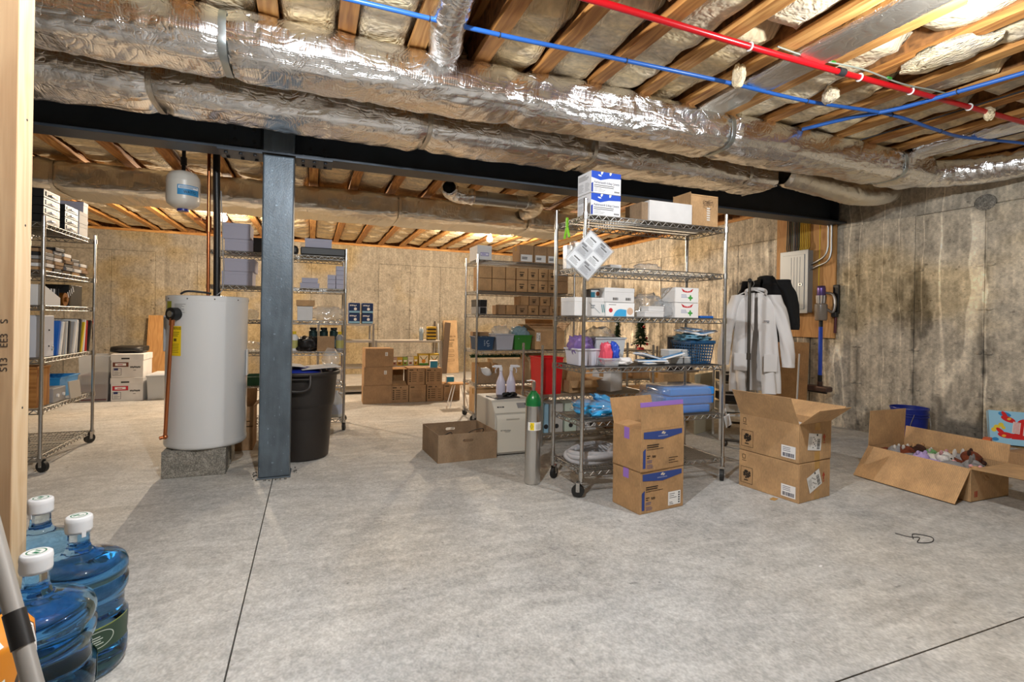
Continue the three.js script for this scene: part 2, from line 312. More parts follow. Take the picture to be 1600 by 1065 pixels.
const ceiling = struct('ceiling');
add('subfloor', uvBox(slab(FX0 - 0.2, FX1 + 0.2, 2.95, 3.02, FZ0 - 0.2, FZ1 + 0.2)), M.osb, ceiling);
const JB = 2.645;                                   // underside of the joists
function joist(x, z0, z1) {
  const j = add('joist', wood(merge([chamfer(x - 0.045, x + 0.045, JB, JB + 0.04, z0, z1, 0.003), chamfer(x - 0.045, x + 0.045, 2.91, 2.95, z0, z1, 0.003)])), rnd() < 0.6 ? M.joist : M.joistDark, ceiling);
  add('web', wood(slab(x - 0.005, x + 0.005, JB + 0.038, 2.912, z0, z1)), M.osb, j);
}
const frontJ = [], backJ = [];
for (let x = 1.27 - 0.373 * 16; x < FX1 - 0.05; x += 0.373) { if (x > FX0) frontJ.push(x); }
for (let x = -0.433 * 11; x < FX1 - 0.05; x += 0.433) { if (x > FX0) backJ.push(x); }
frontJ.forEach((x) => joist(x, -4.09, FZ1 + 0.1)); backJ.forEach((x) => joist(x, FZ0 - 0.1, -4.11));

// insulation batts lying between the joists
function batt(x0, x1, z0, z1, sag, s, m, label, group) {
  const w = x1 - x0 - 0.012, L = z1 - z0, cx = (x0 + x1) / 2, nv = Math.max(8, Math.round(L / 0.045));
  const g = grid(22, nv, (u, v) => {
    const a = u * Math.PI * 2, c = Math.cos(a), d = Math.sin(a), z = z0 + v * L;
    const endR = Math.min(1, Math.sqrt(Math.min(v, 1 - v) * L / 0.05) + 0.02);
    const rag = 0.05 * (fbm(c * 2 + 5, s, 3, 0, 0, s) - 0.5) * 2;
    let X = Math.sign(c) * Math.pow(Math.abs(c), 0.45) * w / 2, Y = Math.sign(d) * Math.pow(Math.abs(d), 0.7) * 0.105 * endR;
    let n = fbm(X * 5 + s, z * 4, 4, 0, 0, s), n2 = 1 - Math.abs(2 * fbm(X * 11 + s, z * 8 + 3, 3, 0, 0, s + 3) - 1);
    if (d < 0) { Y *= 1 + 0.5 * (n - 0.5); Y -= (0.055 * (n - 0.45) + 0.03 * (n2 - 0.6) + sag * (1 - (2 * X / w) ** 2) * Math.sin(Math.PI * v)) * (1 - Math.pow(Math.abs(2 * X / w), 4)); }
    X *= 1 - 0.0 * Math.abs(d); if (d < 0 && JB + 0.155 + Y < JB + 0.09) X = clamp(X, -(w / 2 - 0.045), w / 2 - 0.045);
    return [cx + X, Math.min(2.94, JB + 0.155 + Y), z + (v < 0.06 || v > 0.94 ? rag : 0)];
  }, true, (u, v) => [u * 0.9 + s * 0.37, v * L + s * 0.11]);
  single('insulation_batt', label, 'insulation', g, m, [0, 0, 0], 0, group);
}
for (let i = 0; i < frontJ.length - 1; i++) {
  const a = frontJ[i] + 0.006, b = frontJ[i + 1] - 0.006;
  if (b < -2.2) continue;
  const cut = -1.9 + 0.9 * (hash(i, 5) - 0.5), gap = 0.02 + 0.25 * hash(i, 9) ** 2, s = 0.004 + 0.016 * hash(i, 3);
  const ductBay = i === Math.floor((2.5 - frontJ[0]) / 0.373) || i === Math.floor((4.85 - frontJ[0]) / 0.373), flexBay = i === Math.floor((0.63 - frontJ[0]) / 0.373);
  const side = (a + b) / 2, where = side < 0.4 ? 'over the stud side of the duct' : side < 2.2 ? 'over the middle of the duct' : 'towards the concrete end wall';
  batt(a, b, -4.0, ductBay || flexBay ? -3.1 : cut - gap / 2, s, 100 + i, i % 3 ? M.ins : M.ins2, 'cream insulation batt above the big foil duct, ' + where, 'batts above the duct, ' + where);
  batt(a, b, ductBay ? -0.9 : flexBay ? -2.0 : cut + gap / 2, -0.1 + 0.2 * hash(i, 1), s, 200 + i, i % 3 === 1 ? M.ins2 : M.ins, 'cream insulation batt in front of the foil duct, ' + where, 'batts before the duct, ' + where);
}
const bw = (x) => x < -0.7 ? 'on the water heater side' : x < 1.6 ? 'between the column and the carton rack' : 'on the side of the electric panel';
for (let i = 0; i < backJ.length - 1; i++) {
  const a = backJ[i] + 0.006, b = backJ[i + 1] - 0.006, cut = -7.3 + 0.5 * (hash(i, 25) - 0.5);
  batt(a, b, FZ0 + 0.02, cut - 0.02, 0.02, 300 + i, i % 3 ? M.ins : M.ins2, 'insulation batt near the back wall, ' + bw(a), 'batts near the back wall, ' + bw(a));
  batt(a, b, cut + 0.02, -4.25, 0.015, 400 + i, i % 3 === 2 ? M.ins2 : M.ins, 'insulation batt just behind the steel beam, ' + bw(a), 'batts behind the beam, ' + bw(a));
}
// torn tufts hanging below the joists
function tuft(x, y, z, sx, sy, sz, s, label) { single('insulation_tuft', label, 'insulation', uvBox(lump(sx, sy, sz, 0.45, 2.2, s, 4)), M.ins, [x, y, z]); }
tuft(3.2, 2.6, -1.72, 0.13, 0.035, 0.2, 71, 'large torn flap of pale insulation drooping from the joists near the white lamp');
tuft(2.29, 2.52, -2.3, 0.03, 0.07, 0.04, 72, 'small torn tuft of insulation hanging beside the red pipe over the foil bay duct');
tuft(3.05, 2.56, -2.3, 0.04, 0.05, 0.05, 73, 'torn insulation tuft hanging between the red pipe and the blue pipe');
tuft(4.25, 2.55, -2.06, 0.03, 0.05, 0.03, 74, 'small insulation wisp caught under the red pipe near the end wall');

// ---------------------------------------------------------------- steel beam and column
{
  const b = thing('steel_beam', 'long dark grey steel I-beam under the joists, carried by the column', 'beam');
  add('web', uvBox(slab(-5, 5.6, 2.31, 2.625, -4.105, -4.095)), M.beam, b);
  add('flange', uvBox(chamfer(-5, 5.6, 2.3, 2.318, -4.2, -4.0, 0.002)), M.beam, b);
  add('flange', uvBox(chamfer(-5, 5.6, 2.615, 2.633, -4.2, -4.0, 0.002)), M.beam, b);
  add('end_plate', slab(5.46, 5.474, 2.318, 2.615, -4.1, -4.0), M.beamDark, b);
  add('stiffener', uvBox(chamfer(-0.333, -0.129, 2.318, 2.615, -4.096, -4.006, 0.004)), M.steel, b);
  for (const [x0, x1] of [[-0.62, -0.338], [-0.124, 0.13]]) {
    const pl = add('splice_plate', uvBox(chamfer(x0, x1, 2.286, 2.2995, -4.21, -3.99, 0.002)), M.beam, b);
    for (let i = 0; i < 3; i++) for (const z of [-4.04, -4.16]) { const x = mix(x0 + 0.05, x1 - 0.05, i / 2); add('bolt', merge([new THREE.CylinderGeometry(0.013, 0.013, 0.012, 6).translate(x, 2.281, z), new THREE.CylinderGeometry(0.013, 0.013, 0.016, 6).translate(x, 2.326, z)]), M.beamDark, pl); }
    const wp = add('web_plate', uvBox(slab(x0 + 0.06, x1 - 0.02, 2.35, 2.59, -4.094, -4.084)), M.beam, b);
    for (let i = 0; i < 2; i++) for (let j = 0; j < 3; j++) add('bolt', new THREE.CylinderGeometry(0.013, 0.013, 0.014, 6).rotateX(Math.PI / 2).translate(mix(x0 + 0.1, x1 - 0.06, i), 2.39 + j * 0.08, -4.078), M.beamDark, wp);
  }
  const c = thing('steel_column', 'square blue-grey steel column standing on the floor joint under the beam', 'column', [-0.231, 0, -4.08]);
  add('shaft', uvBox(new RoundedBoxGeometry(0.204, 2.276, 0.2, 3, 0.012).translate(0, 0.008 + 1.138, 0)), M.steel, c);
  add('base_plate', uvBox(rbox(0.22, 0.01, 0.215)), M.steel, c);
  const crumbs = []; for (let i = 0; i < 40; i++) { const a = rnd() * 6.28, k = Math.max(Math.abs(Math.cos(a)), Math.abs(Math.sin(a))); const rad = 0.118 / k + rnd() * 0.03; crumbs.push(new THREE.IcosahedronGeometry(rr(0.003, 0.009), 0).translate(Math.cos(a) * rad, 0.004, Math.sin(a) * rad)); }
  const g = single('concrete_crumbs', 'pale concrete crumbs scattered round the foot of the steel column', 'debris', merge(crumbs), M.cmu, [-0.231, 0, -4.08]); g.userData.kind = 'stuff';
}

// ---------------------------------------------------------------- ducts
function ductSkin(x0, x1, zc, yc, hw, hh, e, s, pinches, n, wob = 1, taper) {
  const L = x1 - x0;
  return grid(56, n, (u, v) => {
    const a = u * Math.PI * 2, c = Math.cos(a), d = Math.sin(a), X = x0 + v * L;
    let dis = 0.014 * wob * (fbm(X * 1.7 + s, c * 1.3 + d * 2.1 + 7, 3, 0, 0, s) - 0.5) * 2;
    const w = fbm(X * 2.3, c * 2 + 3, 2, 0, 0, s + 3);
    dis += 0.009 * wob * (Math.pow(1 - Math.abs(2 * vn(X * 13 + d * 3 + w * 4, c * 3 + d * 4.5 + 9, 0, 0, s + 5) - 1), 2) - 0.4);
    for (const p of pinches) { const q = (X - p) / 0.05, r = (X - p) / 0.2; dis -= 0.022 * Math.exp(-q * q); dis += 0.009 * Math.exp(-r * r) * (1 - Math.exp(-q * q)) * (2 * vn((c + 3) * 9, (d + 3) * 9 + Math.sign(X - p), 0, 0, s + 9) - 1); }
    const k = taper ? taper(X) : 1;
    const sg = (t) => Math.sign(t) * Math.pow(Math.abs(t), e);
    return [X, yc + (sg(d) * hh + d * dis) * k, zc + (sg(c) * hw + c * dis) * k];
  }, true, (u, v) => [v * L, u * 1.2]);
}
function bandRing(x, w, zc, yc, hw, hh, e) {
  return grid(56, 3, (u, v) => { const a = -u * Math.PI * 2, c = Math.cos(a), d = Math.sin(a), sg = (t) => Math.sign(t) * Math.pow(Math.abs(t), e), o = v > 0.2 && v < 0.8 ? 0.003 : 0; return [x + [-w / 2, -w / 2, w / 2, w / 2][Math.round(v * 3)], yc + sg(d) * (hh + o), zc + sg(c) * (hw + o)]; }, true);
}
{
  const d1 = thing('insulated_duct', 'upper foil-wrapped air duct running the length of the ceiling, tight under the joists', 'duct');
  const P1 = [-0.42, 2.75, 4.62];
  add('foil_wrap', ductSkin(-5, 5.16, -2.97, 2.525, 0.185, 0.135, 0.6, 3, P1.concat([1.15]), 620, 1.2, (X) => X > 4.95 ? Math.sqrt(Math.max(0.02, 1 - ((X - 4.95) / 0.21) ** 2)) : 1), M.foil, d1);
  for (const p of P1) add('hanger_strap', bandRing(p, 0.035, -2.97, 2.525, 0.178, 0.122, 0.62), M.strap, d1);
  const d2 = thing('insulated_duct', 'lower foil-wrapped air duct hanging in front of the steel beam', 'duct');
  const P2 = [-0.86, 0.72, 1.98, 3.52];
  add('foil_wrap', ductSkin(-5, 3.82, -3.57, 2.478, 0.215, 0.125, 0.6, 13, P2, 540, 1.1), M.foil, d2);
  add('end_cap', uvBox(new RoundedBoxGeometry(0.02, 0.22, 0.4, 1, 0.008).translate(3.815, 2.478, -3.57)), M.foil, d2);
  for (const p of P2) add('hanger_strap', bandRing(p, 0.03, -3.57, 2.478, 0.205, 0.112, 0.62), M.foilDull, d2);
  const d3 = thing('insulated_duct', 'wide dull foil-wrapped duct crossing the ceiling behind the water heater', 'duct');
  const P3 = [-2.3, 0.95, 2.6];
  add('foil_wrap', ductSkin(-5, 3.3, -6.4, 2.462, 0.35, 0.15, 0.4, 23, P3, 420, 1.3), M.foilDull, d3);
  for (const p of P3) add('hanger_strap', bandRing(p, 0.03, -6.4, 2.462, 0.345, 0.143, 0.42), M.foilDull, d3);
  add('end_cap', uvBox(new RoundedBoxGeometry(0.02, 0.27, 0.66, 1, 0.008).translate(3.29, 2.462, -6.4)), M.foilDull, d3);
}
function flexSkin(pts, r, s, n = 90, amp = 0.22) {
  const cv = new THREE.CatmullRomCurve3(pts.map((p) => V(...p))), fr = cv.computeFrenetFrames(n, false), L = cv.getLength();
  return grid(26, n, (u, v) => {
    const k = Math.round(v * n), p = cv.getPointAt(v), N = fr.normals[k], B = fr.binormals[k], a = u * Math.PI * 2, c = Math.cos(a), d = Math.sin(a), e = v < 0.02 || v > 0.98 ? 0.8 : 1;
    const q = r * e * (1 + amp * (1 - Math.abs(2 * fbm(v * L * 16 + c, c * 3 + d * 2 + 5, 3, 0, 0, s) - 1) - 0.65) + amp * 0.5 * (fbm(v * L * 6, d * 2 + 3, 2, 0, 0, s + 3) - 0.5));
    return [p.x + (N.x * c + B.x * d) * q, p.y + (N.y * c + B.y * d) * q, p.z + (N.z * c + B.z * d) * q];
  }, true, (u, v) => [v * L, u * 2 * Math.PI * r]);
}
single('flexible_duct', 'crinkled silver flexible duct curving up along the wall from the end of the upper duct', 'duct', flexSkin([[4.95, 2.515, -2.97], [5.2, 2.515, -2.86], [5.36, 2.51, -2.62], [5.44, 2.515, -2.3], [5.44, 2.52, -1.9]], 0.112, 31), M.foil);
single('flexible_duct', 'sagging grey foil flexible duct under the upper duct beyond the beam end', 'duct', flexSkin([[3.95, 2.5, -3.42], [4.4, 2.455, -3.4], [4.85, 2.42, -3.4], [5.2, 2.45, -3.4], [5.45, 2.52, -3.42]], 0.105, 41, 90, 0.14), M.foilDull);
single('flexible_duct', 'short crumpled foil duct rising into the joist bay above the blue pipe', 'duct', flexSkin([[0.66, 2.64, -2.86], [0.65, 2.62, -2.7], [0.62, 2.63, -2.55], [0.61, 2.66, -2.35], [0.61, 2.7, -2.2]], 0.085, 51), M.foil);
{
  const t = thing('branch_duct', 'slim round metal duct with a foil elbow behind the beam', 'duct');
  add('pipe', uvBox(new THREE.CylinderGeometry(0.075, 0.075, 0.75, 20, 1).rotateZ(Math.PI / 2).translate(1.95, 2.5, -5.45)), M.galv, t);
  for (const x of [1.62, 1.8, 2.15]) add('collar', new THREE.TorusGeometry(0.077, 0.006, 6, 20).rotateY(Math.PI / 2).translate(x, 2.5, -5.45), M.galv, t);
  add('elbow', flexSkin([[1.66, 2.5, -5.45], [1.5, 2.51, -5.45], [1.4, 2.53, -5.44], [1.34, 2.545, -5.3]], 0.085, 61, 40), M.foil, t);
  add('far_elbow', flexSkin([[2.25, 2.5, -5.45], [2.42, 2.5, -5.5], [2.5, 2.5, -5.7], [2.5, 2.5, -6.0]], 0.085, 63, 40), M.foilDull, t);
}
const bayX = (x) => { const i = Math.floor((x - frontJ[0]) / 0.373); return (frontJ[i] + frontJ[i + 1]) / 2; };
{
  const x = bayX(2.5), t = thing('bay_duct', 'flat foil-lined duct lying in the joist bay above the red pipe', 'duct');
  add('foil_wrap', ductSkin(-0.95, 0.95, 0, 0, 0.11, 0.04, 0.5, 71, [0.55], 120, 0.5).rotateY(Math.PI / 2).translate(x, JB + 0.01, -1.95), M.foilDull, t);
  add('hanger_strap', slab(x - 0.19, x + 0.19, JB - 0.036, JB - 0.033, -1.35, -1.31), M.galv, t);
  const x2 = bayX(4.85);
  single('bay_duct', 'short foil duct in the joist bay beside the end wall', 'duct', ductSkin(-0.5, 0.5, 0, 0, 0.11, 0.05, 0.6, 73, [], 60, 0.8).rotateY(Math.PI / 2).translate(x2, JB + 0.01, -2.3), M.foil);
}

// ---------------------------------------------------------------- pipes and cables under the joists
const redPipe = phys({ color: 0xb80c18, roughness: 0.3 }), bluePipe = phys({ color: 0x2a5fae, roughness: 0.32 });
{
  const t = thing('water_pipe', 'straight red plastic water pipe strapped under the joists', 'pipe');
  const pts = []; for (let x = -1.5; x <= 5.5; x += 0.25) pts.push([x, 2.61 + 0.006 * Math.sin(x * 2.1), -2.06 + 0.012 * Math.sin(x * 1.3)]);
  add('pipe', tube(pts, 0.017, 120, 10), redPipe, t);
  for (const x of [0.98, 2.12, 2.98, 3.45, 4.05]) add('pipe_clip', new THREE.TorusGeometry(0.02, 0.005, 6, 14).rotateY(Math.PI / 2).translate(x, 2.61 + 0.006 * Math.sin(x * 2.1), -2.06 + 0.012 * Math.sin(x * 1.3)), M.white, t);
  add('coupling', new THREE.CylinderGeometry(0.023, 0.023, 0.05, 12).rotateZ(Math.PI / 2).translate(2.82, 2.61, -2.065), M.dark, t);
  const w = thing('control_cable', 'thin grey-green cable tied along the red pipe', 'cable');
  const q = []; for (let x = 2.3; x <= 3.75; x += 0.12) q.push([x, 2.632 + 0.004 * Math.sin(x * 9), -2.04 + 0.008 * Math.sin(x * 7)]);
  add('sheath', tube(q, 0.005, 60, 6), flat(0x8d9488, 0.5), w);
  for (const x of [2.72, 3.2, 3.75]) add('connector', new THREE.CapsuleGeometry(0.008, 0.03, 3, 8).rotateZ(Math.PI / 2).translate(x, 2.635, -2.04), M.green, w);
  const b = thing('water_pipe', 'blue plastic water pipe sagging across the joists in front of the duct', 'pipe');
  const bp = [[-0.6, 2.61, -2.47], [0.1, 2.612, -2.475], [0.87, 2.6, -2.46], [1.55, 2.615, -2.455], [2.3, 2.608, -2.42], [2.99, 2.61, -2.42], [3.68, 2.605, -2.34], [4.2, 2.59, -2.36], [4.6, 2.605, -2.4], [5.2, 2.61, -2.3], [5.5, 2.61, -2.28]];
  add('pipe', tube(bp, 0.012, 120, 8), bluePipe, b);
  for (const x of [0.5, 0.87, 1.62, 2.35, 3.0, 3.7, 4.3]) { const p = new THREE.CatmullRomCurve3(bp.map((k) => V(...k))); let best = null, bd = 9; for (let i = 0; i <= 300; i++) { const k = p.getPoint(i / 300); if (Math.abs(k.x - x) < bd) { bd = Math.abs(k.x - x); best = k; } } add('cable_tie', new THREE.TorusGeometry(0.014, 0.003, 5, 12).rotateY(Math.PI / 2).translate(best.x, best.y, best.z), M.dark, b); }
  const b2 = thing('water_pipe', 'blue plastic water pipe running along a joist towards the viewer near the end wall', 'pipe');
  add('pipe', tube([[3.42, 2.62, -2.8], [3.52, 2.615, -2.5], [3.62, 2.6, -2.25], [3.7, 2.605, -1.95], [3.78, 2.61, -1.6], [3.82, 2.61, -1.0], [3.83, 2.61, -0.2]], 0.014, 70, 8), bluePipe, b2);
  for (const z of [-2.35, -1.95]) add('cable_tie', new THREE.TorusGeometry(0.016, 0.003, 5, 12).translate(z === -2.35 ? 3.585 : 3.7, 2.606, z), M.dark, b2);
  single('electric_cable', 'thin black cable stapled along the joist beside the end wall', 'cable', tube([[4.92, 2.63, -2.75], [4.95, 2.628, -2.3], [4.97, 2.63, -1.8], [4.98, 2.63, -1.0]], 0.007, 50, 6), M.black);
  single('electric_cable', 'thin dark cable along the joist above the bend of the blue pipe', 'cable', tube([[4.06, 2.632, -2.8], [4.1, 2.632, -2.3], [4.12, 2.632, -1.7], [4.13, 2.632, -0.8]], 0.006, 50, 6), M.dark);
}

// ---------------------------------------------------------------- bulbs
const glow = (k) => { const m = std({ color: 0xffffff, roughness: 0.4 }); m.emissive = new THREE.Color().setRGB(1, 0.92, 0.8); m.emissiveIntensity = k; return m; };
const BULB_LABEL = ['bare lit globe bulb on the joists just above the camera', 'white spiral bulb on the joists near the torn insulation', 'bare lit bulb on the far joists behind the water heater', 'bare lit bulb on the far joists above the shelving of small brown cartons'];
LAMPS.forEach(([p, cd, kind, col], i) => {
  const t = thing('ceiling_bulb', BULB_LABEL[i], 'light bulb', p);
  add('lampholder', lathe([[0, JB - 2.5], [0.055, JB - 2.5], [0.055, 0.13], [0.035, 0.1], [0.03, 0.045], [0, 0.045]], 24), M.white, t);
  if (kind === 'globe') add('bulb', lathe([[0.0001, -0.055], [0.02, -0.053], [0.04, -0.042], [0.052, -0.02], [0.054, 0.0], [0.047, 0.025], [0.03, 0.043], [0.016, 0.05], [0.0135, 0.055]], 28), glow(16), t);
  else { const h = []; for (let k = 0; k <= 60; k++) { const a = k * 0.55; h.push([0.024 * Math.cos(a), 0.045 - k * 0.0014, 0.024 * Math.sin(a)]); } add('bulb', tube(h, 0.0075, 160, 8), glow(5), t); }
  const l = new THREE.PointLight(col, cd, 0, 2); l.castShadow = true; l.shadow.radius = kind === 'globe' ? 1.4 : 1.8; l.shadow.mapSize.set(1024, 1024); l.shadow.bias = -0.002;
  if (kind !== 'globe') l.position.y = -0.06; t.add(l);
});

// ---------------------------------------------------------------- wire shelving
const shelfCache = new Map();
function shelfGeo(w, d) {
  const key = w + '/' + d; if (shelfCache.has(key)) return shelfCache.get(key);
  const rim = [], hw = w / 2, hd = d / 2, dr = 0.036, r = 0.0042;
  for (const y of [-0.004, -dr]) { for (const z of [-hd, hd]) rim.push(bar([-hw, y, z], [hw, y, z], r, 5)); for (const x of [-hw, hw]) rim.push(bar([x, y, -hd], [x, y, hd], r, 5)); }
  const zig = (a, b, n) => { for (let i = 0; i < n; i++) for (const k of [0, 1]) { const t0 = (i + k * 0.5) / n, t1 = (i + k * 0.5 + 0.5) / n, p = (t, y) => [mix(a[0], b[0], t), y, mix(a[1], b[1], t)]; rim.push(bar(p(t0, k ? -0.005 : -dr + 0.001), p(t1, k ? -dr + 0.001 : -0.005), 0.0036, 4)); } };
  const nx = Math.round(w / 0.062), nz = Math.round(d / 0.062);
  zig([-hw, hd], [hw, hd], nx); zig([-hw, -hd], [hw, -hd], nx); zig([-hw, -hd], [-hw, hd], nz); zig([hw, -hd], [hw, hd], nz);
  const deck = [], n = Math.round(w / 0.02);
  for (let i = 1; i < n; i++) deck.push(new THREE.BoxGeometry(0.0046, 0.0042, d).translate(-hw + w * i / n, -0.0018, 0));
  for (const z of [-hd / 2, 0, hd / 2]) deck.push(new THREE.BoxGeometry(w, 0.005, 0.005).translate(0, -0.0075, z), new THREE.BoxGeometry(w, 0.004, 0.004).translate(0, -0.024, z));
  const out = [merge(rim), merge(deck)]; shelfCache.set(key, out); return out;
}
function wireRack(label, w, d, tops, postTop, pos, turn, casters = true, liner = []) {
  const t = thing('wire_rack', label, 'shelving', pos, turn), hw = w / 2, hd = d / 2, y0 = casters ? 0.1 : 0;
  const [rim, deck] = shelfGeo(w - 0.03, d - 0.03);
  const postG = merge([new THREE.CylinderGeometry(0.0127, 0.0127, postTop - y0, 12).translate(0, (postTop + y0) / 2, 0), new THREE.SphereGeometry(0.0127, 10, 5).scale(1, 0.5, 1).translate(0, postTop, 0)]);
  const collar = new THREE.CylinderGeometry(0.0165, 0.0175, 0.04, 12);
  const wheel = merge([new THREE.CylinderGeometry(0.041, 0.041, 0.026, 20).rotateX(Math.PI / 2).translate(0.02, 0.041, 0)]);
  const fork = merge([slab(0.006, 0.03, 0.036, 0.1, 0.016, 0.019), slab(0.006, 0.03, 0.036, 0.1, -0.019, -0.016), slab(-0.014, 0.032, 0.096, 0.101, -0.019, 0.019), new THREE.CylinderGeometry(0.014, 0.014, 0.03, 10).translate(0, 0.112, 0), bar([0.02, 0.041, -0.022], [0.02, 0.041, 0.022], 0.006, 8)]);
  for (const sx of [-1, 1]) for (const sz of [-1, 1]) {
    const p = add('post', postG, M.chrome, t); p.position.set(sx * hw, 0, sz * hd);
    for (const y of tops) add('shelf_collar', collar, M.chrome, p).position.y = y - 0.018;
    if (casters) { const c = add('caster', fork, M.chrome, t); c.position.set(sx * hw, 0, sz * hd); c.rotation.y = sx * 0.7 + sz * 0.9 + pos[0]; add('wheel', wheel, M.rubber, c); }
  }
  tops.forEach((y, i) => {
    const s = add('shelf', rim, M.wire, t); s.position.y = y; add('wire_deck', deck, M.wire, s);
    if (liner.includes(i)) add('shelf_liner', new THREE.BoxGeometry(w - 0.05, 0.002, d - 0.05).translate(0, 0.001, 0), M.dark, s);
  });
  return t;
}
const TA = [0.11, 0.45, 0.815, 1.2, 1.455, 1.8], TB = [0.12, 0.47, 0.8, 1.11, 1.435, 1.76], TC = [0.165, 0.488, 0.845, 1.185, 1.515, 1.855], TD = [0.09, 0.43, 0.805, 1.21, 1.475, 1.82];
wireRack('tall chrome wire rack holding binders and photo frames, nearest the pine stud', 0.457, 0.94, TA, 1.84, [-2.03, 0, -5.13], 0);
wireRack('tall chrome wire rack behind the steel column and trash can', 1.22, 0.457, TB, 1.84, [-0.29, 0, -5.69], 0);
wireRack('tall chrome wire rack in front with hanging paper forms and blue wrapped bundles', 1.18, 0.42, TC, 1.95, [2.245, 0, -3.15], 0, true, [2]);
wireRack('tall chrome wire rack full of small brown cartons, in the back row', 1.22, 0.457, TD, 1.88, [2.33, 0, -5.69], 0);
wireRack('low chrome wire rack holding the red bin', 1.22, 0.45, [0.1, 0.45], 0.92, [2.58, 0, -4.475], 0, false);
wireRack('low chrome wire rack carrying small decorated trees near the side wall', 0.914, 0.457, [0.12, 0.42, 0.79], 0.84, [3.7, 0, -5.69], 0, false);

// ---------------------------------------------------------------- cartons
function carton(name, label, w, h, d, pos, turn, o = {}) {
  const t = thing(name, label, o.cat || 'box', pos, turn, o.group), m = o.mat || M.card[(taken.get(name) || 0) % 4], th = 0.004;
  if (!o.open) {
    add('body', uvBox(rbox(w, h - 0.002, d, 0, 0, 0, 0.004)), m, t);
    if (!o.plain) {
      const fz = (d - 0.004) / 2;
      for (const s of [-1, 1]) add('flap', uvBox(rbox(w - 0.002, 0.004, fz - 0.001, 0, h - 0.004, s * (fz / 2 + 0.0015), 0.0015)), m, t);
      if (o.tape !== false) add('tape', merge([box(w + 0.002, 0.0008, 0.05, 0, h, 0), ...[-1, 1].map((s) => box(0.0008, 0.06, 0.05, s * (w / 2 + 0.0006), h - 0.06, 0))]), o.tape || M.tape, t);
    }
  } else {
    add('body', uvBox(merge([box(w, th, d, 0, 0, 0), box(w, h, th, 0, 0, d / 2 - th / 2), box(w, h, th, 0, 0, -d / 2 + th / 2), box(th, h, d - 2 * th, w / 2 - th / 2, 0, 0), box(th, h, d - 2 * th, -w / 2 + th / 2, 0, 0)])), m, t);
    const flap = (side, ang, len) => {                 // 0 stands up, 90 lies outward, 180 hangs down
      const alongX = side === 'front' || side === 'back', L = (alongX ? w : d) - 0.004;
      const f = add('flap', uvBox(rbox(L, len, th, 0, 0, 0, 0.0015)), m, t);
      const a = R(ang); f.rotation.order = 'YXZ';
      if (side === 'front') { f.position.set(0, h, d / 2 - th / 2); f.rotation.set(a, 0, 0); }
      if (side === 'back') { f.position.set(0, h, -d / 2 + th / 2); f.rotation.set(a, Math.PI, 0); }
      if (side === 'right') { f.position.set(w / 2 - th / 2, h, 0); f.rotation.set(a, Math.PI / 2, 0); }
      if (side === 'left') { f.position.set(-w / 2 + th / 2, h, 0); f.rotation.set(a, -Math.PI / 2, 0); }
      return f;
    };
    t.userData.flaps = undefined; delete t.userData.flaps;
    for (const [s, a, l] of o.open) { const f = flap(s, a, l); if (o.onFlap) o.onFlap(f, s); }
  }
  return t;
}
const ink = '#2b2015';
// two stacked mask cartons in front of the middle rack
const navyPrint = (stick) => (c, w, h) => {
  c.fillStyle = '#2c4488'; c.beginPath(); c.moveTo(w * 0.04, h * 0.04); c.lineTo(w * 0.96, h * 0.04); c.lineTo(w * 0.96, h * 0.16); c.lineTo(w * 0.5, h * 0.26); c.lineTo(w * 0.04, h * 0.2); c.fill();
  c.fillStyle = '#2c4488'; c.beginPath(); c.moveTo(w * 0.03, h * 0.92); c.lineTo(w * 0.03, h * 0.5); c.lineTo(w * 0.09, h * 0.44); c.lineTo(w * 0.09, h * 0.92); c.fill();
  c.fillStyle = '#d9cbb0'; c.beginPath(); c.ellipse(w * 0.49, h * 0.09, w * 0.035, h * 0.025, -0.5, 0, 7); c.fill(); c.beginPath(); c.ellipse(w * 0.53, h * 0.11, w * 0.03, h * 0.02, -0.5, 0, 7); c.fill();
  c.fillStyle = '#8f94b0'; for (let i = 0; i < 9; i++) c.fillRect(w * (0.38 + i * 0.026), h * 0.155, w * 0.018, h * 0.03);
  c.textAlign = 'left'; c.fillStyle = ink; lines(c, w * 0.12, h * 0.36, w * 0.36, 2, h * 0.05, h * 0.025, ink); lines(c, w * 0.12, h * 0.47, w * 0.62, 1, h * 0.05, h * 0.012, ink);
  lines(c, w * 0.12, h * 0.62, w * 0.09, 2, h * 0.05, h * 0.02, ink); c.font = `bold ${h * 0.08}px sans-serif`; c.fillText('500', w * 0.24, h * 0.685);
  lines(c, w * 0.12, h * 0.74, w * 0.16, 2, h * 0.04, h * 0.012, '#3c4f90'); lines(c, w * 0.12, h * 0.85, w * 0.2, 3, h * 0.035, h * 0.01, '#3c4f90');
  if (stick) { c.fillStyle = '#f1efeb'; c.fillRect(w * 0.64, h * 0.58, w * 0.3, h * 0.34); lines(c, w * 0.67, h * 0.63, w * 0.18, 3, h * 0.05, h * 0.014, '#555'); lines(c, w * 0.67, h * 0.84, w * 0.1, 2, h * 0.04, h * 0.014, '#333'); c.fillStyle = '#444'; for (let i = 0; i < 5; i++) c.fillRect(w * 0.885, h * (0.61 + i * 0.06), w * 0.035, h * 0.04); }
  else lines(c, w * 0.64, h * 0.74, w * 0.26, 3, h * 0.06, h * 0.014, ink);
};
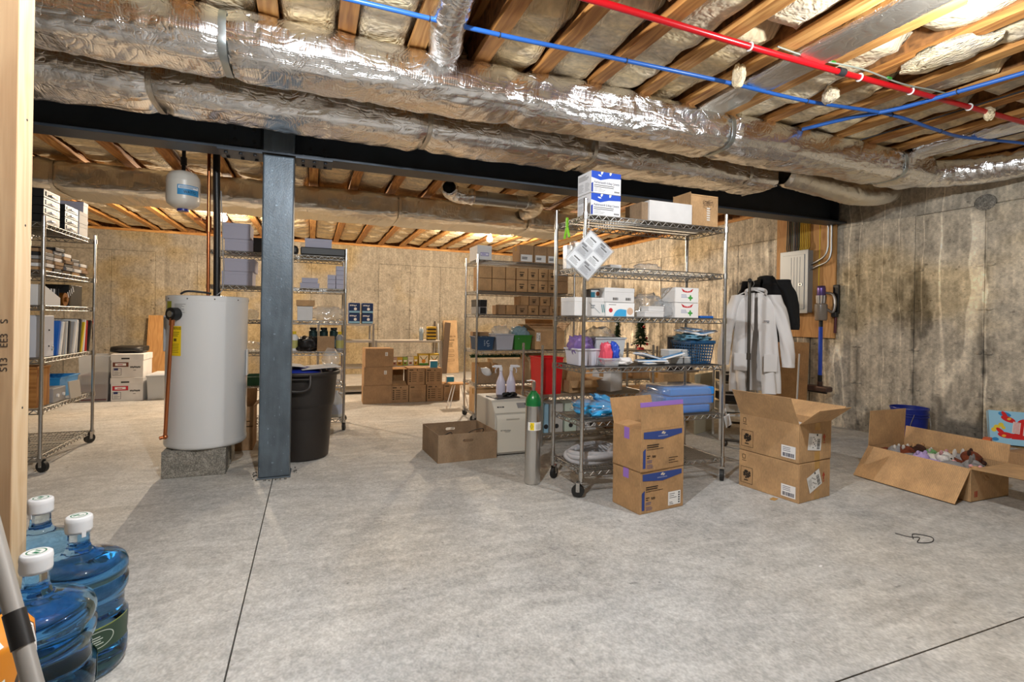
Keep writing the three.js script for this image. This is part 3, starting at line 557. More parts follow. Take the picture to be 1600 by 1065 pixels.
{
  const P = [2.0, 0, -2.70], T = 7;
  const a = carton('printed_carton', 'taped brown carton with a navy printed band and white sticker, beneath an opened one', 0.36, 0.252, 0.25, P, T, { mat: M.card[1], tape: M.purple });
  print(a, 'printed_face', 0.35, 0.246, [0, 0.125, 0.1265], 0, navyPrint(true), 512);
  const b = carton('printed_carton', 'opened brown carton with a navy printed band and purple tape, on another like it', 0.36, 0.252, 0.25, [P[0] - 0.004, 0.2535, P[2] + 0.004], T + 1, { mat: M.card[1], open: [['front', -4, 0.16], ['back', 16, 0.16], ['left', -84, 0.12]], onFlap: (f, s) => { if (s === 'front') add('tape', rbox(0.356, 0.028, 0.006, 0, 0.134, 0, 0.001), M.purple, f); } });
  print(b, 'printed_face', 0.35, 0.246, [0, 0.125, 0.1265], 0, navyPrint(false), 512);
  add('tape', rbox(0.002, 0.07, 0.045, -0.1805, 0.18, 0.0, 0.0005), M.purple, b);
}
// two stacked carton boxes with barcode stickers
const cartPrint = (c, w, h) => {
  c.strokeStyle = ink; c.lineWidth = w * 0.006; c.strokeRect(w * 0.03, h * 0.44, w * 0.21, h * 0.46); c.fillStyle = ink;
  for (let i = 0; i < 26; i++) c.fillRect(w * (0.07 + 0.11 * hash(i, 1)), h * (0.5 + 0.22 * hash(i, 2)), w * 0.03, h * 0.05);
  c.beginPath(); c.moveTo(w * 0.17, h * 0.62); c.lineTo(w * 0.19, h * 0.52); c.lineTo(w * 0.21, h * 0.62); c.fill(); lines(c, w * 0.09, h * 0.8, w * 0.09, 1, 1, h * 0.03, ink);
  c.lineWidth = w * 0.004; c.beginPath(); c.arc(w * 0.08, h * 0.14, w * 0.03, 0, 7); c.stroke(); c.strokeRect(w * 0.055, h * 0.08, w * 0.05, h * 0.13); lines(c, w * 0.05, h * 0.25, w * 0.08, 1, 1, h * 0.015, ink);
  c.fillStyle = '#f0efee'; c.fillRect(w * 0.73, h * 0.6, w * 0.23, h * 0.33); lines(c, w * 0.755, h * 0.65, w * 0.14, 3, h * 0.045, h * 0.016, '#667');
  for (let i = 0; i < 22; i++) { c.fillStyle = '#334'; c.fillRect(w * (0.755 + i * 0.0085), h * 0.8, w * 0.0085 * (0.25 + 0.6 * hash(i, 8)), h * 0.1); }
};
const shipLabel = (c, w, h) => { c.fillStyle = '#eceae6'; c.fillRect(0, 0, w, h); c.fillStyle = '#1c1c1c'; c.fillRect(w * 0.6, h * 0.02, w * 0.1, h * 0.12); for (let i = 0; i < 26; i++) c.fillRect(w * (0.68 + 0.2 * 0), h * (0.3 + i * 0.025), w * 0.22 * 1, h * 0.025 * (0.2 + 0.6 * hash(i, 3))); for (let i = 0; i < 7; i++) { c.fillRect(w * (0.36 + (i % 3) * 0.09), h * (0.2 + i * 0.1), w * 0.06, h * 0.07); } for (let i = 0; i < 5; i++) c.fillRect(w * (0.07 + i * 0.05), h * 0.2, w * 0.012, h * 0.7 * (0.6 + 0.4 * hash(i, 6))); };
const arrowUp = (c, w, h) => { c.fillStyle = '#b2442a'; c.beginPath(); c.moveTo(w / 2, 0); c.lineTo(w, h * 0.4); c.lineTo(w * 0.66, h * 0.4); c.lineTo(w * 0.66, h * 0.75); c.lineTo(w * 0.34, h * 0.75); c.lineTo(w * 0.34, h * 0.4); c.lineTo(0, h * 0.4); c.fill(); c.fillRect(w * 0.2, h * 0.85, w * 0.6, h * 0.08); };
{
  const P = [3.07, 0, -2.62], T = 8, w = 0.35, d = 0.44, h = 0.252;
  const dress = (t, ry) => {
    print(t, 'printed_face', d - 0.01, h - 0.01, [-w / 2 - 0.0012, h / 2, 0], -90, cartPrint, 512);
    const tp = add('tape', rbox(0.055, 0.05, 0.0015, 0.02, h - 0.052, d / 2 + 0.0006, 0.0004), M.tape, t); add('tape', rbox(0.055, 0.06, 0.0015, 0.02, 0.002, d / 2 + 0.0006, 0.0004), M.tape, t);
    const l = print(t, 'shipping_label', 0.145, 0.11, [-0.01, h * 0.5, d / 2 + 0.0022], 0, shipLabel, 200); l.rotation.z = ry;
    print(t, 'arrow_mark', 0.035, 0.07, [0.095, h * 0.55, d / 2 + 0.0016], 0, arrowUp, 64);
  };
  const a = carton('shipping_carton', 'closed lower shipping carton with barcode stickers, under an open one by the wall', w, h, d, P, T, { mat: M.card[0], tape: false }); dress(a, 0.35);
  const b = carton('shipping_carton', 'upper shipping carton with wide-open flaps and barcode stickers', w, h, d, [P[0] + 0.002, 0.256, P[2]], T - 1, { mat: M.card[0], open: [['left', 28, 0.2], ['right', 66, 0.2], ['front', 50, 0.17], ['back', 105, 0.17]] }); dress(b, -0.12);
  single('packing_paper', 'white crumpled packing paper inside the open shipping carton', 'paper', lump(0.13, 0.05, 0.17, 0.2, 3, 5, 4, 0.6), M.white, [P[0], 0.38, P[2]], T);
  single('tape_scrap', 'scrap of brown tape lying on the floor by the stacked shipping cartons', 'tape', rbox(0.06, 0.002, 0.035), M.tape, [2.85, 0.0005, -2.5], 20);
}
// low open tray carton
{
  const w = 0.505, d = 0.486, h = 0.225, t = thing('tray_carton', 'low open-topped brown carton with hand holes beside the white steriliser', 'box', [1.19, 0, -4.24], 3);
  const holeWall = (L) => { const s = new THREE.Shape(); s.moveTo(-L / 2, 0); s.lineTo(L / 2, 0); s.lineTo(L / 2, h); s.lineTo(-L / 2, h); s.closePath(); const p = new THREE.Path(); p.absarc(-0.032, 0.165, 0.012, Math.PI / 2, Math.PI * 1.5); p.absarc(0.032, 0.165, 0.012, -Math.PI / 2, Math.PI / 2); p.closePath(); s.holes.push(p); return new THREE.ExtrudeGeometry(s, { depth: 0.005, bevelEnabled: false, curveSegments: 8 }); };
  add('front_wall', uvBox(holeWall(w).translate(0, 0, d / 2 - 0.005)), M.cardGrey, t); add('back_wall', uvBox(holeWall(w).translate(0, 0, -d / 2)), M.cardGrey, t);
  for (const s of [-1, 1]) add('side_wall', uvBox(box(0.005, h, d - 0.01, s * (w / 2 - 0.0025))), M.cardGrey, t);
  add('bottom', uvBox(box(w - 0.01, 0.005, d - 0.01, 0, 0.0)), M.cardIn, t);
  single('power_cord', 'thin dark cord draped inside the low open carton', 'cord', tube([[1.0, 0.2, -4.05], [1.06, 0.235, -4.02], [1.1, 0.18, -4.1], [1.2, 0.1, -4.2], [1.3, 0.16, -4.3], [1.36, 0.23, -4.1], [1.4, 0.12, -4.3]], 0.004, 60, 6), M.dark);
}
// big carton of plush toys by the wall
{
  const w = 0.43, d = 0.67, h = 0.22, cx = 4.265, cz = -2.36;
  const t = carton('toy_carton', 'wide low open carton of plush toys with long drooping flaps', w, h, d, [cx, 0, cz], 0, { mat: M.card[0], open: [['left', 142, 0.27], ['back', -2, 0.27], ['front', 88, 0.3], ['right', 10, 0.13]] });
  print(t, 'small_mark', 0.05, 0.05, [-0.16, 0.05, d / 2 + 0.001], 0, (c, a, b) => { c.fillStyle = '#b3321f'; c.fillRect(a * 0.2, b * 0.1, a * 0.2, b * 0.8); c.fillRect(a * 0.55, b * 0.1, a * 0.25, b * 0.8); }, 64);
  const fur = (c) => std({ color: c, roughness: 1, bumpMap: insBump, bumpScale: 0.006 });
  const F = { brown: fur(0x6e341c), dark: fur(0x3d2218), grey: fur(0x8c8a8a), white: fur(0xd9d4cc), lilac: fur(0xb6a0d0), green: fur(0x6f9f66), tan: fur(0xb98f63), pink: fur(0xd9a0a4) };
  const toy = (label, m, m2, x, z, s, turn, y = 0.12, kind = 0) => {
    const g = thing('plush_toy', label, 'toy', [x, y - 0.012, z], turn);
    add('body', uvBox(lump(0.075 * s, 0.055 * s, 0.095 * s, 0.12, 3, x * 40 | 0, 3)), m, g);
    const hd = add('head', uvBox(lump(0.055 * s, 0.05 * s, 0.055 * s, 0.1, 3, 9, 3).translate(0, 0.045 * s, 0.1 * s)), m, g);
    for (const k of [-1, 1]) { add('ear', uvBox(new THREE.SphereGeometry(0.02 * s, 10, 8).scale(1, kind ? 2.2 : 1, 0.5).translate(k * 0.036 * s, 0.135 * s, 0.095 * s)), m2, hd); add('eye', new THREE.SphereGeometry(0.006 * s, 8, 6).translate(k * 0.02 * s, 0.105 * s, 0.148 * s), M.black, hd); }
    add('muzzle', uvBox(new THREE.SphereGeometry(0.024 * s, 10, 8).scale(1, 0.75, 1).translate(0, 0.08 * s, 0.15 * s)), m2, hd);
    for (const [a, b] of [[-1, 1], [1, 1], [-1, -1], [1, -1]]) add('limb', uvBox(new THREE.CapsuleGeometry(0.02 * s, 0.05 * s, 3, 8).rotateZ(a * 0.9).rotateY(b * 0.5).translate(a * 0.075 * s, 0.04 * s, b * 0.055 * s)), m, g);
  };
  single('packing_filler', 'layer of kraft paper filler under the plush toys', 'paper', uvBox(lump(0.19, 0.045, 0.31, 0.1, 4, 88, 4, 0.4)), M.cardIn, [cx, 0.006, cz]);
  toy('chestnut plush toy with white ears by the upright flap of the toy carton', F.brown, F.white, 4.17, -2.6, 1.0, 10);
  toy('dark brown plush toy by the upright flap, against the back of the toy carton', F.dark, F.tan, 4.36, -2.6, 1.0, -15);
  toy('light grey plush toy next to the chestnut one with white ears', F.grey, F.white, 4.17, -2.46, 0.95, 190);
  toy('small green plush toy behind the light grey one', F.green, F.white, 4.32, -2.5, 0.8, 20, 0.13);
  toy('white plush toy lying in the middle of the toy carton', F.white, F.pink, 4.27, -2.4, 1.0, 5);
  toy('lilac plush toy along the near edge of the toy carton', F.lilac, F.lilac, 4.15, -2.3, 0.9, 170);
  toy('big chestnut plush toy lying in the middle of the toy carton', F.brown, F.dark, 4.34, -2.3, 1.15, 20);
  toy('dark grey plush toy with long ears at the near edge of the toy carton', F.grey, F.grey, 4.18, -2.19, 1.0, 15, 0.12, 1);
  toy('grey plush toy with white muzzle near the open end flap of the toy carton', F.grey, F.white, 4.34, -2.16, 1.0, 170, 0.11, 1);
  toy('small pink-eared tan plush toy nearest the open end flap', F.tan, F.pink, 4.22, -2.09, 0.65, -60, 0.14);
  toy('tan plush toy against the far inner wall of the toy carton', F.tan, F.dark, 4.4, -2.41, 0.9, 0, 0.1);
}
// blue bucket
{
  const t = thing('plastic_bucket', 'blue plastic bucket with a wire handle against the concrete wall', 'bucket', [5.34, 0, -3.17]);
  add('pail', lathe([[0.0001, 0.002], [0.125, 0.002], [0.13, 0.01], [0.148, 0.36], [0.155, 0.365], [0.155, 0.38], [0.147, 0.38], [0.127, 0.012], [0.0001, 0.012]], 36), M.navy, t);
  for (const y of [0.3, 0.325]) add('rim_rib', new THREE.TorusGeometry(0.149, 0.005, 6, 36).rotateX(Math.PI / 2).translate(0, y, 0), M.navy, t);
  add('handle', tube([[-0.11, 0.33, 0.11], [-0.13, 0.2, 0.09], [-0.1, 0.14, 0.13], [0, 0.12, 0.16], [0.08, 0.2, 0.14], [0.11, 0.33, 0.11]], 0.003, 40, 6), M.wire, t);
  add('grip', bar([-0.09, 0.135, 0.14], [-0.02, 0.122, 0.158], 0.008, 10), M.white, t);
}
// board game box and cartons beyond the toy carton
{
  const base = carton('brown_carton', 'brown carton behind the toy carton, carrying the bright game box', 0.42, 0.2, 0.3, [5.24, 0, -2.32], 0, { mat: M.card[2] });
  const t = thing('game_box', 'light blue game box with red claws printed on it, propped behind the toy carton', 'game box', [5.3, 0.203, -2.35], -50);
  const tilt = add('box_body', rbox(0.33, 0.27, 0.06, 0, 0, 0, 0.003), flat(0xa9cfe6, 0.5), t); tilt.rotation.x = -0.25;
  const f = print(tilt, 'box_art', 0.33, 0.27, [0, 0.135, 0.0308], 0, (c, w, h) => {
    c.fillStyle = '#9fd6f2'; c.fillRect(0, 0, w, h); c.fillStyle = '#2f8fd0'; c.beginPath(); c.ellipse(w * 0.3, h * 0.1, w * 0.12, h * 0.07, 0.2, 0, 7); c.fill(); c.beginPath(); c.ellipse(w * 0.1, h * 0.86, w * 0.06, h * 0.05, 0, 0, 7); c.fill();
    c.fillStyle = '#f0d640'; for (const [x, y, r] of [[0.14, 0.5, 0.06], [0.22, 0.42, 0.05], [0.08, 0.58, 0.05], [0.26, 0.5, 0.04]]) { c.beginPath(); c.arc(w * x, h * y, w * r, 0, 7); c.fill(); }
    c.fillStyle = '#d81f22'; const cl = (x, y, s, a) => { c.save(); c.translate(w * x, h * y); c.rotate(a); c.beginPath(); c.ellipse(0, 0, w * 0.14 * s, h * 0.08 * s, 0, 0, 7); c.fill(); c.beginPath(); c.ellipse(-w * 0.1 * s, -h * 0.09 * s, w * 0.09 * s, h * 0.05 * s, 0.7, 0, 7); c.fill(); c.restore(); };
    cl(0.36, 0.24, 1, 0.4); cl(0.3, 0.72, 1.1, 0.1); c.beginPath(); c.ellipse(w * 0.62, h * 0.5, w * 0.16, h * 0.3, 0.3, 0, 7); c.fill(); c.fillRect(w * 0.4, h * 0.66, w * 0.4, h * 0.16);
    c.fillStyle = '#f4f0ec'; c.save(); c.translate(w * 0.45, h * 0.3); c.rotate(0.15); c.fillRect(0, 0, w * 0.14, h * 0.34); c.fillRect(w * 0.2, 0.02, w * 0.14, h * 0.36); c.fillStyle = '#d81f22'; for (let i = 0; i < 8; i++) { c.fillRect(w * 0.01, h * (0.02 + i * 0.04), w * 0.12, h * 0.014); c.fillRect(w * 0.21, h * (0.03 + i * 0.04), w * 0.12, h * 0.014); } c.restore();
    c.fillStyle = '#f3b13a'; c.beginPath(); c.ellipse(w * 0.26, h * 0.74, w * 0.03, h * 0.05, 1.4, 0, 7); c.fill(); c.beginPath(); c.ellipse(w * 0.38, h * 0.23, w * 0.03, h * 0.05, 1.2, 0, 7); c.fill();
  }, 384);
  single('orange_box', 'small orange box beside the light blue game box', 'box', rbox(0.11, 0.06, 0.05), flat(0xd9642a, 0.5), [5.09, 0.203, -2.44], 20);
  carton('dark_box', 'dark printed game box standing against the wall behind the light blue one', 0.06, 0.34, 0.3, [5.5, 0, -2.28], 0, { mat: flat(0x40302c, 0.5), plain: true });
}
// steriliser
{
  const t = thing('steam_steriliser', 'off-white tabletop steriliser standing on the floor beside the low open carton', 'steriliser', [1.635, 0, -4.31]);
  const body = flat(0xdcd6c8, 0.45), W = 0.375;
  const side = new THREE.Shape(); side.moveTo(0.25, 0.02); side.lineTo(-0.25, 0.02); side.lineTo(-0.25, 0.45); side.lineTo(0.16, 0.45); side.lineTo(0.25, 0.36); side.closePath();
  add('housing', new THREE.ExtrudeGeometry(side, { depth: W - 0.012, bevelEnabled: true, bevelSize: 0.006, bevelThickness: 0.006, bevelSegments: 2 }).rotateY(-Math.PI / 2).translate((W - 0.012) / 2, 0, 0), flat(0xbfbab0, 0.5), t);
  const door = new THREE.Shape(); door.moveTo(0, 0.03); door.lineTo(0.012, 0.03); door.lineTo(0.018, 0.28); door.quadraticCurveTo(0.02, 0.325, 0.0, 0.345); door.lineTo(0, 0.03);
  const dm = add('door', new THREE.ExtrudeGeometry(door, { depth: W - 0.03, bevelEnabled: false }).rotateY(-Math.PI / 2).translate((W - 0.03) / 2, 0, 0.256), body, t);
  add('handle_slot', rbox(0.12, 0.012, 0.004, -0.03, 0.302, 0.2745, 0.001), flat(0xb9b3a6, 0.5), dm);
  const pn = add('control_panel', rbox(W - 0.01, 0.115, 0.01, 0, 0, 0, 0.003), body, t); pn.position.set(0, 0.36, 0.259); pn.rotation.x = -Math.PI / 4;
  add('button_pad', rbox(0.12, 0.055, 0.004, 0.09, 0.04, 0.006, 0.001), flat(0x8f8d8c, 0.5), pn); add('display', rbox(0.035, 0.016, 0.002, 0.12, 0.07, 0.0095, 0.0005), M.black, pn);
  print(pn, 'name_plate', 0.07, 0.026, [-0.12, 0.055, 0.0056], 0, (c, w, h) => { c.fillStyle = '#222'; c.fillRect(0, h * 0.1, w * 0.9, h * 0.5); c.fillStyle = '#d8d2c4'; c.font = `bold ${h * 0.42}px sans-serif`; c.textAlign = 'center'; c.fillText('RITTER', w * 0.45, h * 0.5); }, 96);
  print(dm, 'model_print', 0.13, 0.03, [-0.075, 0.21, 0.276], 0, (c, w, h) => { c.fillStyle = '#555'; c.font = `bold ${h * 0.42}px sans-serif`; c.fillText('M11 UltraClave', 0, h * 0.45); lines(c, w * 0.3, h * 0.62, w * 0.4, 1, 1, h * 0.08, '#888'); }, 160);
  for (const [x, z] of [[-0.15, 0.2], [0.15, 0.2], [-0.15, -0.2], [0.15, -0.2]]) add('foot', new THREE.CylinderGeometry(0.016, 0.018, 0.022, 12).translate(x, 0.011, z), M.rubber, t);
  single('magazine', 'black and white magazine lying on the steriliser', 'magazine', merge([rbox(0.24, 0.008, 0.2, 0, 0, 0, 0.002)]), M.dark, [1.61, 0.457, -4.3], 12);
  single('white_sheet', 'white sheet sticking out under the magazine on the steriliser', 'paper', rbox(0.26, 0.0015, 0.19, 0, 0, 0, 0.0005), M.white, [1.58, 0.4555, -4.27], 2);
  const sb = (label, x, z, turn) => {
    const s = thing('spray_bottle', label, 'bottle', [x, 0.457, z], turn);
    add('bottle', lathe([[0.0001, 0], [0.04, 0], [0.043, 0.01], [0.043, 0.11], [0.03, 0.15], [0.018, 0.18], [0.014, 0.205], [0.014, 0.22], [0.0001, 0.22]], 24), flat(0xd4d0e2, 0.35), s);
    const h = add('trigger_head', merge([rbox(0.03, 0.035, 0.03, 0, 0.22, 0, 0.004), rbox(0.075, 0.025, 0.024, 0.028, 0.25, 0, 0.006)]), flat(0xe4e2e6, 0.4), s);
    add('trigger', tube([[0.03, 0.255, 0], [0.05, 0.23, 0], [0.047, 0.2, 0]], 0.005, 12, 6), flat(0xd2d0d6, 0.4), h); add('nozzle', bar([0.064, 0.262, 0], [0.08, 0.258, 0], 0.009, 10), M.white, h);
  };
  sb('pale spray bottle on the steriliser with its nozzle turned away from the red bin', 1.635, -4.43, 160); sb('pale spray bottle on the steriliser with its nozzle towards the red bin', 1.74, -4.44, -10);
  single('face_mask', 'crumpled black elastic strap lying on the magazine', 'strap', merge([new THREE.TorusKnotGeometry(0.028, 0.009, 60, 6, 2, 5).scale(1.5, 0.6, 1).rotateX(Math.PI / 2).translate(0, 0.012, 0)]), M.black, [1.665, 0.468, -4.28]);
}
// oxygen cylinder
{
  const t = thing('gas_cylinder', 'brushed aluminium gas cylinder with a green shoulder', 'gas cylinder', [1.47, 0, -3.31]);
  add('barrel', lathe([[0.0001, 0], [0.048, 0], [0.055, 0.008], [0.055, 0.545], [0.0555, 0.55]], 40), std({ color: 0xcfcdc9, metalness: 1, roughness: 0.27 }), t);
  add('shoulder', lathe([[0.0556, 0.549], [0.0556, 0.575], [0.052, 0.6], [0.042, 0.622], [0.027, 0.64], [0.02, 0.652], [0.0001, 0.654]], 40), phys({ color: 0x0d6a33, roughness: 0.28, clearcoat: 0.6 }), t);
  const v = add('valve', merge([bar([0, 0.65, 0], [0, 0.675, 0], 0.012, 12), rbox(0.022, 0.045, 0.026, 0, 0.672, 0, 0.003), bar([0, 0.71, 0], [0, 0.725, 0], 0.006, 8)]), std({ color: 0xb9b6b0, metalness: 1, roughness: 0.3 }), t);
  add('tee_wrench', merge([rbox(0.012, 0.006, 0.07, -0.01, 0.722, 0, 0.002), rbox(0.05, 0.006, 0.012, -0.03, 0.722, 0, 0.002)]), M.white, v);
  const lab = add('warning_band', new THREE.CylinderGeometry(0.0562, 0.0562, 0.058, 30, 1, true, -1.1, 2.6).translate(0, 0.41, 0), std({ map: canvasTex(320, 80, (c, w, h) => { c.fillStyle = '#efeeea'; c.fillRect(0, 0, w, h); c.fillStyle = '#f2d21c'; c.fillRect(w * 0.12, h * 0.05, w * 0.2, h * 0.9); c.save(); c.translate(w * 0.2, h * 0.5); c.rotate(Math.PI / 4); c.fillStyle = '#d8c010'; c.fillRect(-h * 0.25, -h * 0.25, h * 0.5, h * 0.5); c.strokeStyle = '#333'; c.lineWidth = 2; c.strokeRect(-h * 0.22, -h * 0.22, h * 0.44, h * 0.44); c.restore(); lines(c, w * 0.4, h * 0.3, w * 0.5, 4, h * 0.15, h * 0.05, '#999'); }), roughness: 0.5, side: THREE.DoubleSide }), t);
}
// hose coil on the bottom shelf of the middle rack
{
  const pts = []; for (let i = 0; i <= 100; i++) { const a = i / 100 * Math.PI * 2 * 4.2, r = 0.185 - 0.02 * Math.sin(i * 0.31) - 0.03 * (i % 40) / 40; pts.push([r * Math.cos(a), 0.022 + 0.014 * (i / 25) + 0.01 * Math.sin(a * 1.5 + i * 0.1), 0.8 * r * Math.sin(a)]); }
  pts.push([0.24, 0.07, -0.05], [0.32, 0.04, 0.05]);
  const t = thing('vacuum_hose', 'coiled pale grey hose on the bottom shelf of the front wire rack', 'hose', [1.86, 0.172, -3.15]);
  add('coil', tube(pts, 0.019, 420, 10), flat(0xb6b5b8, 0.45), t); add('cuff', bar([0.3, 0.045, 0.03], [0.35, 0.032, 0.08], 0.024, 14), flat(0xa0a0a2, 0.4), t);
}

// ---------------------------------------------------------------- water heater
{
  const cx = -0.725, cz = -4.44, enamel = phys({ color: 0xdadad9, roughness: 0.28, clearcoat: 0.7, clearcoatRoughness: 0.12 });
  let n = 0;
  for (const [x, z, tn, l] of [[-0.76, -4.3, 0, 'grey concrete block under the front of the water heater'], [-0.76, -4.57, 0, 'grey concrete block under the back of the water heater']]) {
    const b = thing('concrete_block', l, 'block', [x, 0, z], tn);
    const s = new THREE.Shape(); s.moveTo(-0.195, -0.095); s.lineTo(0.195, -0.095); s.lineTo(0.195, 0.095); s.lineTo(-0.195, 0.095); s.closePath();
    for (const k of [-0.09, 0.09]) { const h = new THREE.Path(); h.moveTo(k - 0.065, -0.06); h.lineTo(k + 0.065, -0.06); h.lineTo(k + 0.065, 0.06); h.lineTo(k - 0.065, 0.06); h.closePath(); s.holes.push(h); }
    add('block', uvBox(new THREE.ExtrudeGeometry(s, { depth: 0.184, bevelEnabled: true, bevelSize: 0.003, bevelThickness: 0.003, bevelSegments: 1 }).rotateX(-Math.PI / 2).translate(0, 0.003, 0)), M.cmu, b); n++;
  }
  const t = thing('water_heater', 'tall pale grey cylindrical water heater raised on concrete blocks', 'water heater', [cx, 0.192, cz]);
  add('jacket', lathe([[0.0001, 0], [0.26, 0], [0.267, 0.008], [0.271, 0.02], [0.271, 0.045], [0.268, 0.05], [0.268, 1.05], [0.272, 1.055], [0.272, 1.09]], 64), enamel, t);
  add('top_pan', lathe([[0.272, 1.089], [0.268, 1.094], [0.15, 1.1], [0.0001, 1.102]], 64), enamel, t);
  for (let i = 0; i < 10; i++) { const a = i * 0.628 + 0.3; add('screw', new THREE.SphereGeometry(0.005, 8, 6).translate(0.271 * Math.sin(a), 1.07, 0.271 * Math.cos(a)), M.dark, t); }
  const patch = (name, a0, da, y, h, m, r = 0.2692) => add(name, new THREE.CylinderGeometry(r, r, h, 16, 1, true, a0, da).translate(0, y, 0), m, t);
  const dsM = (tex) => std({ map: tex, roughness: 0.55, side: THREE.DoubleSide });
  patch('energy_label', R(-48), R(20), 0.77, 0.21, dsM(canvasTex(160, 220, (c, w, h) => { c.fillStyle = '#f0d11c'; c.fillRect(0, 0, w, h); c.fillStyle = '#1d1a10'; c.font = `bold ${h * 0.11}px sans-serif`; c.fillText('ENERGYGUIDE', w * 0.02, h * 0.12); lines(c, w * 0.1, h * 0.2, w * 0.8, 3, h * 0.06, h * 0.018, '#5a4d10'); c.fillRect(w * 0.34, h * 0.42, w * 0.26, h * 0.09); lines(c, w * 0.1, h * 0.6, w * 0.8, 6, h * 0.055, h * 0.014, '#6b5c14'); })));
  patch('rating_plate', R(-42), R(22), 1.0, 0.075, dsM(canvasTex(160, 70, (c, w, h) => { c.fillStyle = '#d6d5d2'; c.fillRect(0, 0, w, h); lines(c, w * 0.05, h * 0.08, w * 0.9, 8, h * 0.11, h * 0.04, '#777'); })));
  patch('small_label', R(-62), R(14), 1.01, 0.09, flat(0x9a9a1c, 0.5));
  const acc = add('access_cover', rbox(0.1, 0.26, 0.02, 0, 0, 0, 0.006), flat(0xa4a4a4, 0.45), t); acc.position.set(-0.264, 0.69, 0.055); acc.rotation.y = R(-78);
  const tp = add('relief_valve', merge([bar([-0.155, 0.96, 0.21], [-0.19, 0.96, 0.255], 0.045, 24)]), M.black, t);
  add('valve_face', bar([-0.19, 0.96, 0.255], [-0.194, 0.96, 0.26], 0.022, 16), M.galv, tp);
  const dp = add('discharge_pipe', merge([bar([-0.18, 0.93, 0.245], [-0.215, 0.1, 0.225], 0.012, 12), bar([-0.18, 0.93, 0.245], [-0.182, 0.88, 0.244], 0.017, 12), bar([-0.215, 0.1, 0.225], [-0.245, 0.095, 0.24], 0.012, 10), new THREE.SphereGeometry(0.018, 10, 8).translate(-0.215, 0.1, 0.225)]), M.copper, t);
  for (const [x, a] of [[0.05, 0]]) add('element_cover', rbox(0.012, 0.2, 0.09, 0.271, 0.5, 0.02, 0.004), enamel, t);
  // pipework above it
  const sp = thing('supply_pipe', 'copper supply pipe with a brass valve rising from the water heater to the ceiling', 'pipe', [cx, 0, cz]);
  add('riser', bar([-0.012, 1.292, -0.05], [-0.022, 2.6, -0.05], 0.012, 12), M.copper, sp);
  add('valve_body', merge([bar([-0.0155, 1.78, -0.05], [-0.0165, 1.9, -0.05], 0.02, 12), bar([-0.02, 1.86, -0.05], [-0.065, 1.87, -0.02], 0.008, 8), rbox(0.05, 0.02, 0.014, -0.08, 1.86, -0.02, 0.003)]), M.copper, sp);
  const hot = thing('insulated_pipe', 'black foam-wrapped pipe beside the copper supply pipe', 'pipe', [cx, 0, cz]);
  add('foam_sleeve', tube([[0.045, 1.293, -0.06], [0.042, 1.6, -0.06], [0.038, 1.9, -0.06], [0.03, 2.2, -0.06], [0.028, 2.6, -0.06]], 0.025, 60, 12), M.black, hot);
  single('wire_loop', 'thin grey wire hanging beside the foam-wrapped pipe', 'wire', tube([[cx + 0.05, 1.3, cz - 0.02], [cx + 0.085, 1.34, cz - 0.02], [cx + 0.085, 1.7, cz - 0.02], [cx + 0.066, 2.1, cz - 0.03]], 0.004, 40, 6), M.grey);
  single('flexible_conduit', 'looped conduit lying on top of the water heater', 'conduit', tube([[cx - 0.16, 1.3, cz + 0.1], [cx - 0.12, 1.318, cz + 0.12], [cx - 0.02, 1.315, cz + 0.1], [cx + 0.02, 1.31, cz + 0.05]], 0.008, 30, 8), M.dark);
  const ex = thing('expansion_tank', 'white expansion tank with a blue label hanging from the ceiling pipe', 'tank', [-0.935, 0, -4.61]);
  add('shell', lathe([[0.0001, 1.955], [0.03, 1.957], [0.075, 1.975], [0.108, 2.0], [0.114, 2.03], [0.114, 2.16], [0.117, 2.165], [0.114, 2.17], [0.111, 2.2], [0.09, 2.235], [0.04, 2.252], [0.0001, 2.255]], 40), phys({ color: 0xd5cfc4, roughness: 0.35, clearcoat: 0.4 }), ex);
  add('stem', merge([bar([0, 2.25, 0], [0, 2.5, 0], 0.014, 12), bar([0, 2.3, 0], [0, 2.36, 0], 0.022, 8)]), M.dark, ex); add('drain_cap', bar([0, 1.945, 0], [0, 1.96, 0], 0.04, 20), M.navy, ex);
  add('branch_pipe', bar([0, 2.48, 0], [0.2, 2.48, 0.11], 0.012, 10), M.copper, ex);
  add('brand_label', new THREE.CylinderGeometry(0.1152, 0.1152, 0.075, 16, 1, true, R(-8), R(78)).translate(0, 2.09, 0), dsM(canvasTex(220, 100, (c, w, h) => { c.fillStyle = '#2d87bd'; c.fillRect(0, 0, w, h); c.fillStyle = '#e8ecef'; c.fillRect(w * 0.04, h * 0.08, w * 0.92, h * 0.3); lines(c, w * 0.08, h * 0.14, w * 0.8, 2, h * 0.12, h * 0.06, '#2d6d99'); c.fillStyle = '#17374d'; c.font = `bold ${h * 0.38}px sans-serif`; c.fillText('WATTS', w * 0.26, h * 0.82); })), ex);
}
